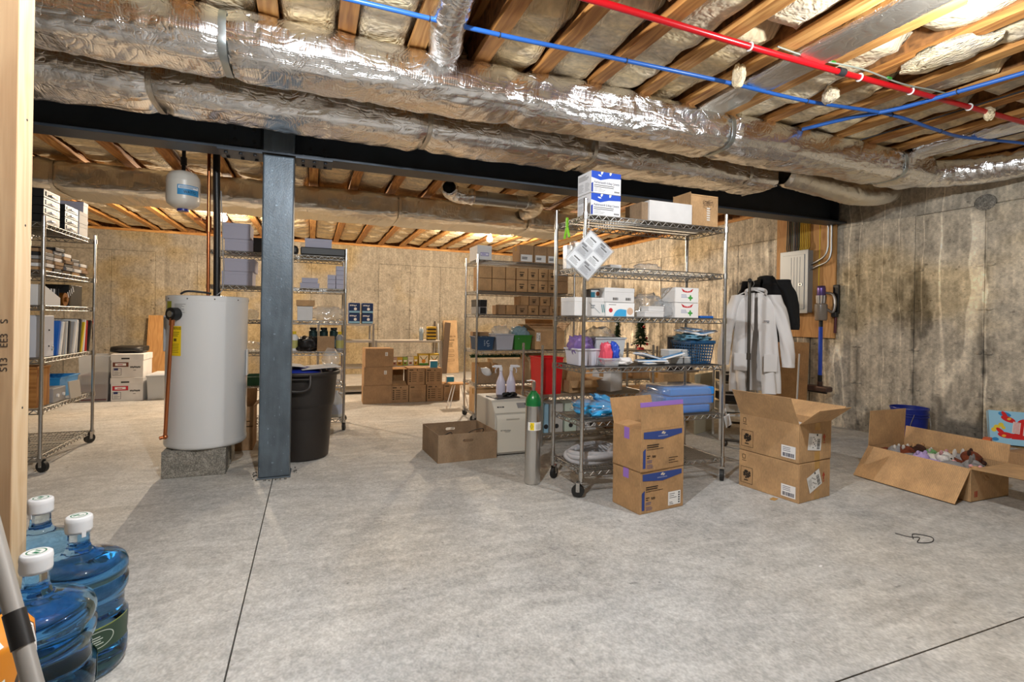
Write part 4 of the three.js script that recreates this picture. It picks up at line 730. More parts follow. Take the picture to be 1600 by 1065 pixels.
// ---------------------------------------------------------------- trash can
{
  const t = thing('trash_can', 'large black plastic trash can beside the steel column', 'trash can', [-0.06, 0, -4.56]);
  const g = lathe([[0.0001, 0.004], [0.2, 0.004], [0.21, 0.012], [0.222, 0.2], [0.236, 0.42], [0.246, 0.43], [0.252, 0.46], [0.268, 0.64], [0.27, 0.675], [0.292, 0.68], [0.294, 0.705], [0.28, 0.71], [0.262, 0.7], [0.24, 0.45], [0.205, 0.02], [0.0001, 0.02]], 56);
  add('barrel', g, flat(0x241f1c, 0.5), t);
  for (const a of [R(-6), R(174)]) { const h = add('handle', merge([tube([[-0.09, 0.69, 0], [-0.085, 0.6, 0.022], [-0.05, 0.575, 0.026], [0.05, 0.575, 0.026], [0.085, 0.6, 0.022], [0.09, 0.69, 0]], 0.013, 40, 8), rbox(0.17, 0.014, 0.035, 0, 0.655, 0.005, 0.004)]), flat(0x2c2724, 0.45), t); h.position.set(0.278 * Math.sin(a), 0, 0.278 * Math.cos(a)); h.rotation.y = a; }
  const lin = thing('blue_liner', 'bright blue bag bunched inside the trash can', 'bag', [-0.1, 0.6, -4.56]); add('bag', lump(0.2, 0.07, 0.19, 0.1, 4, 33, 4, 0.8), M.navy, lin);
  const p = single('paper_sheet', 'grey-white folded sheet lying across the top of the trash can', 'paper', merge([rbox(0.3, 0.006, 0.3, 0.06, 0, 0, 0.002).rotateZ(0.06), rbox(0.2, 0.005, 0.28, -0.16, 0.01, 0.02, 0.002).rotateZ(-0.12)]), flat(0xc9c5c0, 0.8), [0.0, 0.728, -4.54], 10);
  single('plastic_bag', 'clear crinkled bag with blue print spilling from the trash can', 'bag', lump(0.07, 0.1, 0.1, 0.25, 3, 21, 4), M.film, [0.16, 0.69, -4.62]);
}
// carton between the heater and the rack behind it
{
  const a = carton('brown_carton', 'brown carton lettered AZ on the floor behind the water heater', 0.46, 0.2, 0.34, [-0.68, 0, -5.05], 0, { mat: M.card[2], plain: true });
  print(a, 'lettering', 0.4, 0.16, [0, 0.1, 0.172], 0, (c, w, h) => { c.fillStyle = '#181410'; c.font = `bold ${h * 0.22}px sans-serif`; c.fillText('AZ', w * 0.82, h * 0.35); lines(c, w * 0.4, h * 0.55, w * 0.55, 2, h * 0.2, h * 0.02, '#58431f'); }, 256);
  carton('brown_carton', 'plain brown carton on top of the lettered one behind the water heater', 0.44, 0.17, 0.32, [-0.67, 0.202, -5.05], 0, { mat: M.card[2], open: [['front', 170, 0.12], ['right', 60, 0.1], ['back', 20, 0.12]] });
}

// ---------------------------------------------------------------- helpers for shelf goods
const sbox = (name, label, w, h, d, x, y, z, m, turn = 0, group, cat = 'box') => { const t = thing(name, label, cat, [x, y + 0.001, z], turn, group); add('body', uvBox(rbox(w, h - 0.006, d, 0, 0, 0, 0.003)), m, t); add('lid', uvBox(rbox(w + 0.003, Math.min(0.03, h * 0.3), d + 0.003, 0, h - Math.min(0.03, h * 0.3), 0, 0.003)), m, t); return t; };
function bin(name, label, w, h, d, pos, turn, m, o = {}) {          // tapered open bin
  const t = thing(name, label, o.cat || 'bin', pos, turn), k = o.taper ?? 0.86, th = 0.004;
  const ring = (s, y) => [[-w / 2 * s, y, -d / 2 * s], [w / 2 * s, y, -d / 2 * s], [w / 2 * s, y, d / 2 * s], [-w / 2 * s, y, d / 2 * s]];
  const a = ring(k, 0), b = ring(1, h), c = ring(1 - 2 * th / w, h), e = ring(k - 2 * th / w, th * 2), pos2 = [], uv = [];
  const quad = (p, q, r, s) => { for (const v of [p, q, r, p, r, s]) { pos2.push(...v); uv.push(v[0] + v[2], v[1]); } };
  for (let i = 0; i < 4; i++) { const j = (i + 1) % 4; quad(a[j], a[i], b[i], b[j]); quad(c[i], e[i], e[j], c[j]); quad(b[j], b[i], c[i], c[j]); }
  quad(a[0], a[1], a[2], a[3]); quad(e[3], e[2], e[1], e[0]);
  const g = new THREE.BufferGeometry(); g.setAttribute('position', new THREE.Float32BufferAttribute(pos2, 3)); g.setAttribute('uv', new THREE.Float32BufferAttribute(uv, 2)); g.computeVertexNormals();
  add('tub', g, m, t);
  add('rim', merge([rbox(w + 0.016, 0.012, 0.012, 0, h - 0.012, d / 2, 0.003), rbox(w + 0.016, 0.012, 0.012, 0, h - 0.012, -d / 2, 0.003), rbox(0.012, 0.012, d + 0.016, w / 2, h - 0.012, 0, 0.003), rbox(0.012, 0.012, d + 0.016, -w / 2, h - 0.012, 0, 0.003)]), m, t);
  if (o.lid) add('lid', merge([rbox(w + 0.02, 0.014, d + 0.02, 0, h, 0, 0.005), rbox(w * 0.8, 0.008, d * 0.8, 0, h + 0.012, 0, 0.003)]), o.lid, t);
  return t;
}
const bagOf = (label, m, rx, ry, rz, pos, s, amp = 0.22, sq = 0.8) => single('plastic_bag', label, 'bag', lump(rx, ry, rz, amp * 1.6, 4.5, s, 5, sq), m, pos);

// ---------------------------------------------------------------- rack nearest the stud
{
  const X = -2.03;
  const tray = (label, x, y, z, w, h, d, dark) => { const t = thing('drawer_tray', label, 'tray', [x, y, z]); add('case', rbox(w, h, d, 0, 0, 0, 0.003), M.black, t); add('front', rbox(0.006, h * 0.55, d * 0.75, w / 2, h * 0.22, 0, 0.002), dark ? M.dark : M.white, t); add('pull', rbox(0.012, 0.01, 0.06, w / 2 + 0.006, h * 0.35, 0, 0.002), M.galv, t); };
  for (let i = 0; i < 4; i++) tray(['lowest', 'second lowest', 'second highest', 'topmost'][i] + ' black drawer tray of the stack beside the near post of the binder rack', X + 0.03, TA[5] + 0.001 + i * 0.062, -4.83, 0.36, 0.06, 0.26, i === 3);
  for (let i = 0; i < 4; i++) tray(['lowest', 'second lowest', 'second highest', 'topmost'][i] + ' black drawer tray in the middle stack on top of the binder rack', X + 0.04, TA[5] + 0.001 + i * 0.05, -5.14, 0.36, 0.048, 0.24, false);
  sbox('white_box', 'lower flat white box at the far end of the binder rack top', 0.32, 0.1, 0.17, X + 0.05, TA[5], -5.4, M.whiteCard); sbox('white_box', 'upper flat white box at the far end of the binder rack top', 0.32, 0.1, 0.17, X + 0.05, TA[5] + 0.101, -5.4, M.whiteCard);
  sbox('tall_box', 'lower pale grey box at the back end of the binder rack top', 0.3, 0.16, 0.1, X + 0.02, TA[5], -5.56, M.lilac); sbox('tall_box', 'upper pale grey box at the back end of the binder rack top', 0.3, 0.15, 0.1, X + 0.02, TA[5] + 0.161, -5.56, M.lilac);
  // picture frames in loose piles
  const cols = [M.card[0], M.card[2], M.dark, M.grey, M.cardGrey, M.white];
  const piles = [[-4.8, 6], [-4.96, 7], [-5.12, 6], [-5.28, 5], [-5.42, 4]], ord = ['bottom', 'second', 'third', 'fourth', 'fifth', 'sixth', 'seventh'], pn = ['nearest', 'second', 'middle', 'fourth', 'farthest'];
  piles.forEach(([z, n], i) => { for (let k = 0; k < n; k++) { const t = thing('picture_frame', `${ord[k]} frame up in the ${pn[i]} pile on the binder rack`, 'frame', [X + 0.06 + 0.02 * hash(i, k), TA[4] + 0.001 + k * 0.027, z + 0.02 * (hash(k, i) - 0.5)], 5 * (hash(k, i, 2) - 0.5), 'piled frames'); const m = cols[(i * 2 + k * 5) % 6]; add('moulding', merge([rbox(0.28, 0.025, 0.02, 0, 0, 0.065, 0.003), rbox(0.28, 0.025, 0.02, 0, 0, -0.065, 0.003), rbox(0.02, 0.025, 0.15, 0.13, 0, 0, 0.003), rbox(0.02, 0.025, 0.15, -0.13, 0, 0, 0.003)]), m, t); add('backing', box(0.25, 0.012, 0.12, 0, 0.006, 0), M.cardIn, t); } });
  // fourth shelf
  const wedge = new THREE.Shape(); wedge.moveTo(0, 0); wedge.lineTo(0.27, 0); wedge.lineTo(0.27, 0.06); wedge.lineTo(0, 0.15); wedge.closePath();
  single('magazine_file', 'white sloping magazine file on the fourth shelf of the binder rack', 'file', new THREE.ExtrudeGeometry(wedge, { depth: 0.1, bevelEnabled: false }).rotateY(Math.PI / 2), M.white, [-1.92, TA[3] + 0.001, -4.72]);
  const cd = thing('disc_holder', 'black disc holder full of slim cases on the binder rack', 'holder', [-1.95, TA[3] + 0.001, -5.02]); add('frame', merge([rbox(0.14, 0.008, 0.22, 0, 0, 0), rbox(0.14, 0.14, 0.006, 0, 0, 0.11), rbox(0.14, 0.14, 0.006, 0, 0, -0.11), rbox(0.006, 0.14, 0.22, -0.07, 0, 0)]), M.black, cd);
  for (let i = 0; i < 8; i++) add('case', rbox(0.12, 0.125, 0.009, 0, 0.009, -0.09 + i * 0.024), i % 2 ? M.white : M.dark, cd);
  const cr = thing('black_crate', 'black slotted crate at the far end of the binder rack', 'crate', [-1.98, TA[3] + 0.001, -5.44]);
  add('box', merge([rbox(0.2, 0.008, 0.26, 0, 0, 0), rbox(0.2, 0.18, 0.006, 0, 0, 0.127), rbox(0.2, 0.18, 0.006, 0, 0, -0.127), rbox(0.006, 0.18, 0.26, -0.097, 0, 0), rbox(0.006, 0.18, 0.26, 0.097, 0, 0)]), M.black, cr);
  for (let i = 0; i < 4; i++) { const s = add('slot', rbox(0.003, 0.05, 0.012, 0.1015, 0.1, 0.03 - i * 0.035), M.white, cr); s.rotation.x = 0.5; s.position.set(0, 0.0, 0.06); }
  single('brass_reel', 'small brass-coloured reel between the disc holder and the black crate', 'reel', merge([bar([-0.03, 0.055, 0], [0.03, 0.055, 0], 0.054, 20), bar([0.03, 0.055, 0], [0.045, 0.055, 0], 0.02, 14)]), std({ color: 0x8a5a24, metalness: 0.7, roughness: 0.4 }), [-1.9, TA[3] + 0.001, -5.22]);
  // binders and files
  const bd = thing('ring_binder', 'wide white ring binder by the near post of the binder rack', 'binder', [-1.93, TA[2] + 0.001, -4.84]); add('cover', rbox(0.2, 0.31, 0.17, 0, 0, 0, 0.006), flat(0xd0d2da, 0.4), bd);
  for (const y of [0.08, 0.2]) add('rivet', new THREE.SphereGeometry(0.007, 8, 6).translate(0.1, y, 0.0), M.dark, bd); add('finger_ring', new THREE.TorusGeometry(0.014, 0.004, 6, 16).rotateY(Math.PI / 2).translate(0.101, 0.06, -0.06), M.galv, bd);
  const fcol = [[M.blue, 'bright blue'], [M.white, 'white'], [M.grey, 'light grey'], [M.frost, 'translucent'], [M.dark, 'charcoal'], [M.grey, 'mid grey'], [M.white, 'off-white'], [M.frost, 'clear plastic'], [M.dark, 'black'], [M.yellow, 'yellow'], [M.white, 'pale'], [M.red, 'red-edged'], [M.black, 'glossy black']];
  fcol.forEach(([m, c], i) => { const z = -4.97 - i * 0.049, t = thing('document_folder', `${c} folder, ${['first', 'second', 'third', 'fourth', 'fifth', 'sixth', 'seventh', 'eighth', 'ninth', 'tenth', 'eleventh', 'twelfth', 'last'][i]} from the wide white binder in the row`, 'folder', [-1.93, TA[2] + 0.001, z]); const g = add('cover', rbox(0.22, 0.26 + 0.03 * hash(i, 4), 0.02 + 0.012 * hash(i, 2), 0, 0, 0, 0.003), m, t); g.rotation.x = -0.06 - 0.2 * hash(i, 7); g.position.z = 0.01; add('pages', rbox(0.2, 0.235, 0.008, 0.003, 0.004, 0, 0.001).rotateX(-0.06 - 0.2 * hash(i, 7)), M.white, t); });
  // second shelf
  const bc = thing('wooden_crate', 'stained wooden box under the wide white binder', 'box', [-2.0, TA[1] + 0.001, -4.82]); add('body', wood(rbox(0.3, 0.28, 0.2, 0, 0, 0, 0.004)), M.joistDark, bc); add('lid', wood(rbox(0.31, 0.02, 0.21, 0, 0.28, 0, 0.004)), M.joistDark, bc);
  const gt = thing('grey_console', 'grey plastic unit with round knobs on the second shelf of the binder rack', 'device', [-1.9, TA[1] + 0.001, -5.06]); add('case', rbox(0.12, 0.11, 0.22, 0, 0, 0, 0.006), M.grey, gt); for (const z of [-0.06, 0.04]) add('knob', bar([0.06, 0.05, z], [0.07, 0.05, z], 0.014, 14), M.white, gt);
  single('grey_wedge', 'pale grey bent plate in front of the blue bin on the binder rack', 'plate', merge([rbox(0.01, 0.14, 0.14, 0, 0, 0, 0.002).rotateZ(0.12), rbox(0.08, 0.008, 0.14, -0.04, 0, 0, 0.002)]), flat(0xb5aea3, 0.5), [-1.8, TA[1] + 0.001, -5.24], -10);
  bin('blue_bin', 'bright blue plastic bin on the second shelf of the binder rack', 0.2, 0.17, 0.36, [-1.99, TA[1] + 0.001, -5.38], 0, M.skyBlue);
  single('hammer', 'dark club hammer standing head up behind the grey unit', 'hammer', merge([bar([0, 0, 0], [0, 0.22, 0], 0.014, 10), bar([0, 0.235, -0.06], [0, 0.235, 0.06], 0.024, 12)]), M.dark, [-2.08, TA[1] + 0.001, -5.04]);
}
// ---------------------------------------------------------------- floor goods by the back, beyond that rack
{
  const mb = bin('storage_tote', 'translucent tote with a maroon lower half beside the archive boxes', 0.32, 0.6, 0.4, [-2.6, 0, -8.3], 0, M.clear, { taper: 0.92 }); add('contents', rbox(0.29, 0.34, 0.37, 0, 0.01, 0, 0.01), M.maroon, mb);
  single('black_mat', 'black folded foam mat on top of the archive boxes', 'mat', lump(0.2, 0.045, 0.2, 0.12, 2, 9, 4, 0.5), M.black, [-2.3, 0.625, -8.42]);
  const arch = (label, y, col, w) => {
    const t = thing('archive_box', label, 'box', [-2.24, y, -8.3]); add('body', uvBox(rbox(w, 0.27, 0.4, 0, 0, 0, 0.003)), M.whiteCard, t); add('lid', uvBox(rbox(w + 0.012, 0.08, 0.412, 0, 0.228, 0, 0.003)), M.whiteCard, t);
    add('hand_hole', rbox(0.09, 0.02, 0.004, -0.02, 0.24, 0.2055, 0.0015), M.dark, t);
    print(t, 'label_panel', w - 0.02, 0.21, [0, 0.12, 0.2012], 0, (c, W, h) => { c.fillStyle = col; c.fillRect(W * 0.02, h * 0.12, W * 0.52, h * 0.28); c.fillStyle = '#eee'; c.fillRect(W * 0.1, h * 0.18, W * 0.36, h * 0.15); lines(c, W * 0.18, h * 0.24, W * 0.2, 1, 1, h * 0.04, '#a33'); c.strokeStyle = '#4b4d63'; c.lineWidth = W * 0.012; c.strokeRect(W * 0.03, h * 0.5, W * 0.27, h * 0.42); c.fillStyle = '#2c3568'; c.fillRect(W * 0.06, h * 0.48, W * 0.14, h * 0.14); lines(c, W * 0.07, h * 0.7, W * 0.2, 3, h * 0.07, h * 0.02, '#777'); c.fillStyle = '#222'; for (let i = 0; i < 8; i++) c.fillRect(W * (0.6 + i * 0.043), h * (0.36 + 0.03 * hash(i, 3)), W * 0.032, h * 0.1); lines(c, W * 0.7, h * 0.6, W * 0.14, 1, 1, h * 0.03, '#555'); }, 256);
  };
  arch('white lidded archive box with a red label strip on the floor', 0, '#b81f33', 0.35); arch('white lidded archive box with a brown label strip, stacked on the red-labelled one', 0.3095, '#6d3a2b', 0.35);
  arch('white lidded archive box behind the stacked pair', 0.62, '#6d3a2b', 0.2); scene.children[scene.children.length - 1].position.set(-2.0, 0, -8.75);
  bin('clear_tote', 'clear lidded tote with white papers on the floor beside the archive boxes', 0.24, 0.32, 0.34, [-1.9, 0, -8.25], 0, M.frost, { lid: flat(0xb9bfc6, 0.4), taper: 0.9 }); single('paper_stack', 'stack of white paper inside the clear lidded tote', 'paper', rbox(0.15, 0.22, 0.26, 0, 0, 0, 0.002), M.white, [-1.9, 0.01, -8.25]);
  const pw = thing('plywood_sheet', 'warm plywood offcut leaning on the back wall beyond the archive boxes', 'board', [-2.42, 0, -10.52]); add('sheet', wood(rbox(0.48, 1.14, 0.018, 0, 0, 0, 0.002)), M.ply, pw).rotation.x = -0.16;
}
// ---------------------------------------------------------------- rack behind the column
{
  const Z = -5.62, gb = (l, w, h, d, x, y, z = Z) => sbox('grey_box', l, w, h, d, x, y, z, M.lilac);
  gb('lower pale grey box on the rack top beside the lit bulb', 0.24, 0.11, 0.3, -0.65, TB[5]); gb('upper pale grey box on the rack top beside the lit bulb', 0.23, 0.15, 0.3, -0.67, TB[5] + 0.111);
  gb('lower pale grey box on the second highest shelf beside the foam pipe', 0.26, 0.13, 0.3, -0.66, TB[4]); gb('upper pale grey box on the second highest shelf beside the foam pipe', 0.26, 0.12, 0.3, -0.64, TB[4] + 0.131);
  sbox('dark_box', 'dark grey box beside the pale boxes on top of the rack behind the column', 0.1, 0.14, 0.25, -0.48, TB[5], Z, M.dark);
  single('storage_case', 'long black case on top of the rack behind the column', 'case', rbox(0.42, 0.075, 0.36, 0, 0, 0, 0.01), M.black, [0.1, TB[5] + 0.001, Z]);
  sbox('lilac_case', 'pale lilac case on the long black case', 0.25, 0.09, 0.28, 0.055, TB[5] + 0.077, Z, M.lilac);
  single('black_dome', 'small black rounded case beside the long black case', 'case', rbox(0.1, 0.09, 0.14, 0, 0, 0, 0.03), M.dark, [-0.18, TB[5] + 0.001, -5.55]);
  for (let i = 0; i < 2; i++) gb(['lower', 'upper'][i] + ' flat grey box near the column on the second highest shelf', 0.18 - 0.03 * i, 0.05, 0.2, -0.02, TB[4] + i * 0.051);
  const nm = ['bottom', 'second', 'third', 'fourth', 'fifth'];
  for (let i = 0; i < 5; i++) gb(nm[i] + ' small grey box of the taller pile by the rack post', 0.075, 0.045, 0.15, 0.265, TB[4] + i * 0.046, -5.55);
  for (let i = 0; i < 3; i++) gb(nm[i] + ' small grey box of the shorter pile by the rack post', 0.075, 0.045, 0.15, 0.185, TB[4] + i * 0.046, -5.55);
  sbox('white_box', 'square white box on the middle shelf of the rack behind the column', 0.14, 0.14, 0.16, -0.06, TB[3], -5.54, M.whiteCard); carton('brown_carton', 'flat brown carton balanced on the square white box', 0.17, 0.06, 0.2, [-0.055, TB[3] + 0.143, -5.54], 0, { plain: true });
  bagOf('crinkled clear bag on the middle shelf behind the column', M.film, 0.16, 0.075, 0.12, [0.16, TB[3], -5.6], 4);
  bagOf('dark clear bag on the middle shelf beside the water heater', M.film, 0.06, 0.05, 0.1, [-0.54, TB[3], -5.55], 6);
  const can = (l, x) => { const t = thing('spray_can', l, 'can', [x, TB[2] + 0.001, -5.76]); add('can', lathe([[0.0001, 0], [0.042, 0], [0.042, 0.19], [0.034, 0.21], [0.0001, 0.212]], 24), std({ color: 0x1f3a3c, metalness: 0.4, roughness: 0.4 }), t); add('label_band', new THREE.CylinderGeometry(0.0425, 0.0425, 0.08, 24, 1, true).translate(0, 0.07, 0), flat(0x4d6d78, 0.4), t); add('cap', bar([0, 0.205, 0], [0, 0.235, 0], 0.034, 20), M.black, t); };
  can('dark can nearest the steel column behind the small carton', 0.02); can('middle one of three dark cans behind the small carton', 0.125); can('dark can nearest the rack post behind the small carton', 0.225);
  carton('brown_carton', 'small printed brown carton in front of the dark cans', 0.165, 0.15, 0.15, [0.14, TB[2] + 0.001, -5.54], 0, { mat: M.card[2] });
  const yb = (l, x, hgt, m) => { const t = thing('cleaner_bottle', l, 'bottle', [x, TB[2] + 0.001, -5.53]); add('bottle', lathe([[0.0001, 0], [0.036, 0], [0.038, 0.01], [0.038, hgt * 0.72], [0.016, hgt * 0.86], [0.0001, hgt * 0.86]], 20), m, t); add('cap', bar([0, hgt * 0.85, 0], [0, hgt, 0], 0.018, 14), M.yellow, t); add('label_band', new THREE.CylinderGeometry(0.0385, 0.0385, hgt * 0.4, 20, 1, true).translate(0, hgt * 0.36, 0), flat(0xb8b36a, 0.5), t); };
  yb('grey cleaner bottle with a yellow cap beside the rack post', 0.275, 0.2, M.grey); yb('white cleaner bottle with a yellow cap half hidden by the column', -0.155, 0.2, M.white);
  bagOf('black crumpled bag beside the small printed carton', M.black, 0.1, 0.075, 0.09, [-0.03, TB[2], -5.54], 8, 0.3);
  bagOf('silver crumpled bag beside the water heater on the third shelf', M.film, 0.07, 0.05, 0.1, [-0.53, TB[2], -5.55], 16, 0.3);
  bin('green_tray', 'green plastic tray on the rack beside the water heater', 0.3, 0.09, 0.3, [-0.58, TB[1] + 0.001, -5.65], 0, flat(0x1f5138, 0.45));
  bagOf('red and white plastic bag on the second shelf behind the trash can', flat(0xa82a26, 0.4), 0.13, 0.06, 0.1, [0.05, TB[1], -5.6], 10, 0.3); bagOf('clear bag with blue print hanging by the rack post', M.film, 0.07, 0.09, 0.08, [0.24, TB[1], -5.56], 12, 0.3);
  const jug = thing('plastic_jug', 'frosted plastic jug with a white label on the bottom shelf behind the trash can', 'jug', [0.25, TB[0] + 0.001, -5.58]); add('jug', lathe([[0.0001, 0], [0.062, 0], [0.066, 0.01], [0.066, 0.17], [0.05, 0.21], [0.022, 0.245], [0.022, 0.27], [0.0001, 0.27]], 28), M.frost, jug); add('label_band', new THREE.CylinderGeometry(0.0668, 0.0668, 0.1, 24, 1, true).translate(0, 0.085, 0), flat(0xb9c2d6, 0.5), jug); add('grip', tube([[0.03, 0.25, 0], [0.075, 0.23, 0], [0.07, 0.17, 0]], 0.009, 16, 8), M.frost, jug);
  bagOf('grey plastic bag on the bottom shelf behind the trash can', M.grey, 0.1, 0.08, 0.1, [0.1, TB[0], -5.6], 19, 0.25);
}
// ---------------------------------------------------------------- steel shelving units by the back wall with dry goods
{
  const unit = (label, x0, x1, ys) => { const t = thing('steel_shelving', label, 'shelving', [(x0 + x1) / 2, 0, -8.25]); const w = x1 - x0; ys.forEach((y) => add('shelf', merge([rbox(w, 0.03, 0.5, 0, y - 0.03, 0, 0.003)]), flat(0xb7b1a8, 0.45), t)); for (const sx of [-1, 1]) for (const sz of [-1, 1]) add('upright', merge([slab(sx * w / 2 - 0.017, sx * w / 2 + 0.017, 0, ys[ys.length - 1] + 0.002, sz * 0.25 - 0.002, sz * 0.25 + 0.002), slab(sx * w / 2 - 0.002, sx * w / 2 + 0.002, 0, ys[ys.length - 1] + 0.002, sz * 0.235 - 0.017, sz * 0.235 + 0.017)]), flat(0xa9a49b, 0.45), t); return t; };
  unit('taller grey steel shelving unit carrying dark blue tissue packs', 0.1, 0.88, [0.06, 0.41, 0.8, 1.055]); unit('lower grey steel shelving unit beside the back wall', 0.92, 1.93, [0.06, 0.41, 0.8]);
  const kb = (l, x, y) => { const t = thing('tissue_pack', l, 'tissue pack', [x, y, -8.1]); add('pack', rbox(0.165, 0.155, 0.2, 0, 0, 0, 0.012), flat(0x24406e, 0.35), t); print(t, 'pack_print', 0.155, 0.145, [0, 0.078, 0.1012], 0, (c, w, h) => { c.fillStyle = '#1d3a6d'; c.fillRect(0, 0, w, h); c.fillStyle = '#8fc4e6'; c.fillRect(0, h * 0.8, w, h * 0.2); c.fillStyle = '#fff'; for (let i = 0; i < 7; i++) c.fillRect(w * (0.07 + i * 0.09), h * (0.16 + 0.06 * hash(i, 5)), w * 0.06, h * 0.14); c.beginPath(); c.arc(w * 0.58, h * 0.6, h * 0.15, 0, 7); c.fill(); }, 96); };
  kb('lower blue tissue pack nearer the wire rack', 0.6, 1.056); kb('upper blue tissue pack nearer the wire rack', 0.6, 1.212); kb('lower blue tissue pack at the shelf end', 0.79, 1.056); kb('upper blue tissue pack at the shelf end', 0.79, 1.212);
  const can2 = thing('aerosol_can', 'pale blue aerosol can on the steel shelf beside the sponges', 'can', [1.64, 0.801, -8.15]); add('can', lathe([[0.0001, 0], [0.034, 0], [0.034, 0.17], [0.02, 0.2], [0.0001, 0.2]], 20), flat(0x9fb4c4, 0.35), can2); add('cap', bar([0, 0.18, 0], [0, 0.21, 0], 0.026, 16), M.white, can2);
  for (let i = 0; i < 4; i++) { const t = thing('sponge_pack', ['bottom', 'second lowest', 'second highest', 'top'][i] + ' yellow and black sponge of the pile on the steel shelf', 'sponge', [1.8, 0.801 + i * 0.055, -8.15]); add('sponge', rbox(0.14, 0.034, 0.1, 0, 0.02, 0, 0.006), flat(0xc7a43c, 0.9), t); add('scourer', rbox(0.14, 0.02, 0.1, 0, 0, 0, 0.003), M.black, t); }
  const bk = bin('blue_pail', 'light blue plastic tub on the middle steel shelf', 0.17, 0.17, 0.2, [1.1, 0.411, -8.13], 0, flat(0x5f8fa8, 0.5), {});
  const goods = [['white and red drink carton', 1.21, 0.08, 0.13, 0xb89a8a], ['orange and green snack carton', 1.29, 0.09, 0.13, 0xc8a23a], ['green snack carton', 1.375, 0.07, 0.13, 0x8fae50], ['white snack carton', 1.46, 0.09, 0.14, 0xd9d2c4], ['yellow snack carton', 1.54, 0.06, 0.14, 0xd2b63c]];
  goods.forEach(([l, x, w, h, col]) => { const t = sbox('snack_carton', l + ' in the row on the middle steel shelf', w, h, 0.12, x, 0.41, -8.1, flat(col, 0.5)); print(t, 'pack_print', w * 0.9, h * 0.6, [0, h * 0.42, 0.063], 0, (c, a, b) => { c.fillStyle = '#efe9dc'; c.fillRect(a * 0.1, b * 0.1, a * 0.8, b * 0.35); c.fillStyle = '#7a3a24'; c.fillRect(a * 0.2, b * 0.6, a * 0.5, b * 0.3); }, 32); });
  for (const [i, x] of [[0, 1.66], [1, 1.83]]) { const t = sbox('food_tub', ['yellow and green food box nearer the snack cartons', 'yellow and green food box at the end of the steel shelf'][i], 0.155, 0.18, 0.14, x, 0.41, -8.1, flat(0xc9a93a, 0.5)); print(t, 'pack_print', 0.14, 0.15, [0, 0.08, 0.073], 0, (c, a, b) => { c.fillStyle = '#e7ddc0'; c.fillRect(0, 0, a, b); c.strokeStyle = '#5b5a2a'; c.lineWidth = 5; c.beginPath(); c.moveTo(a * 0.1, b * 0.1); c.lineTo(a * 0.5, b * 0.6); c.lineTo(a * 0.9, b * 0.1); c.stroke(); c.fillStyle = '#d88a2a'; c.beginPath(); c.arc(a * 0.5, b * 0.6, a * 0.22, 0, 7); c.fill(); c.fillStyle = '#3b8a34'; c.fillRect(0, b * 0.82, a, b * 0.18); }, 64); }
}
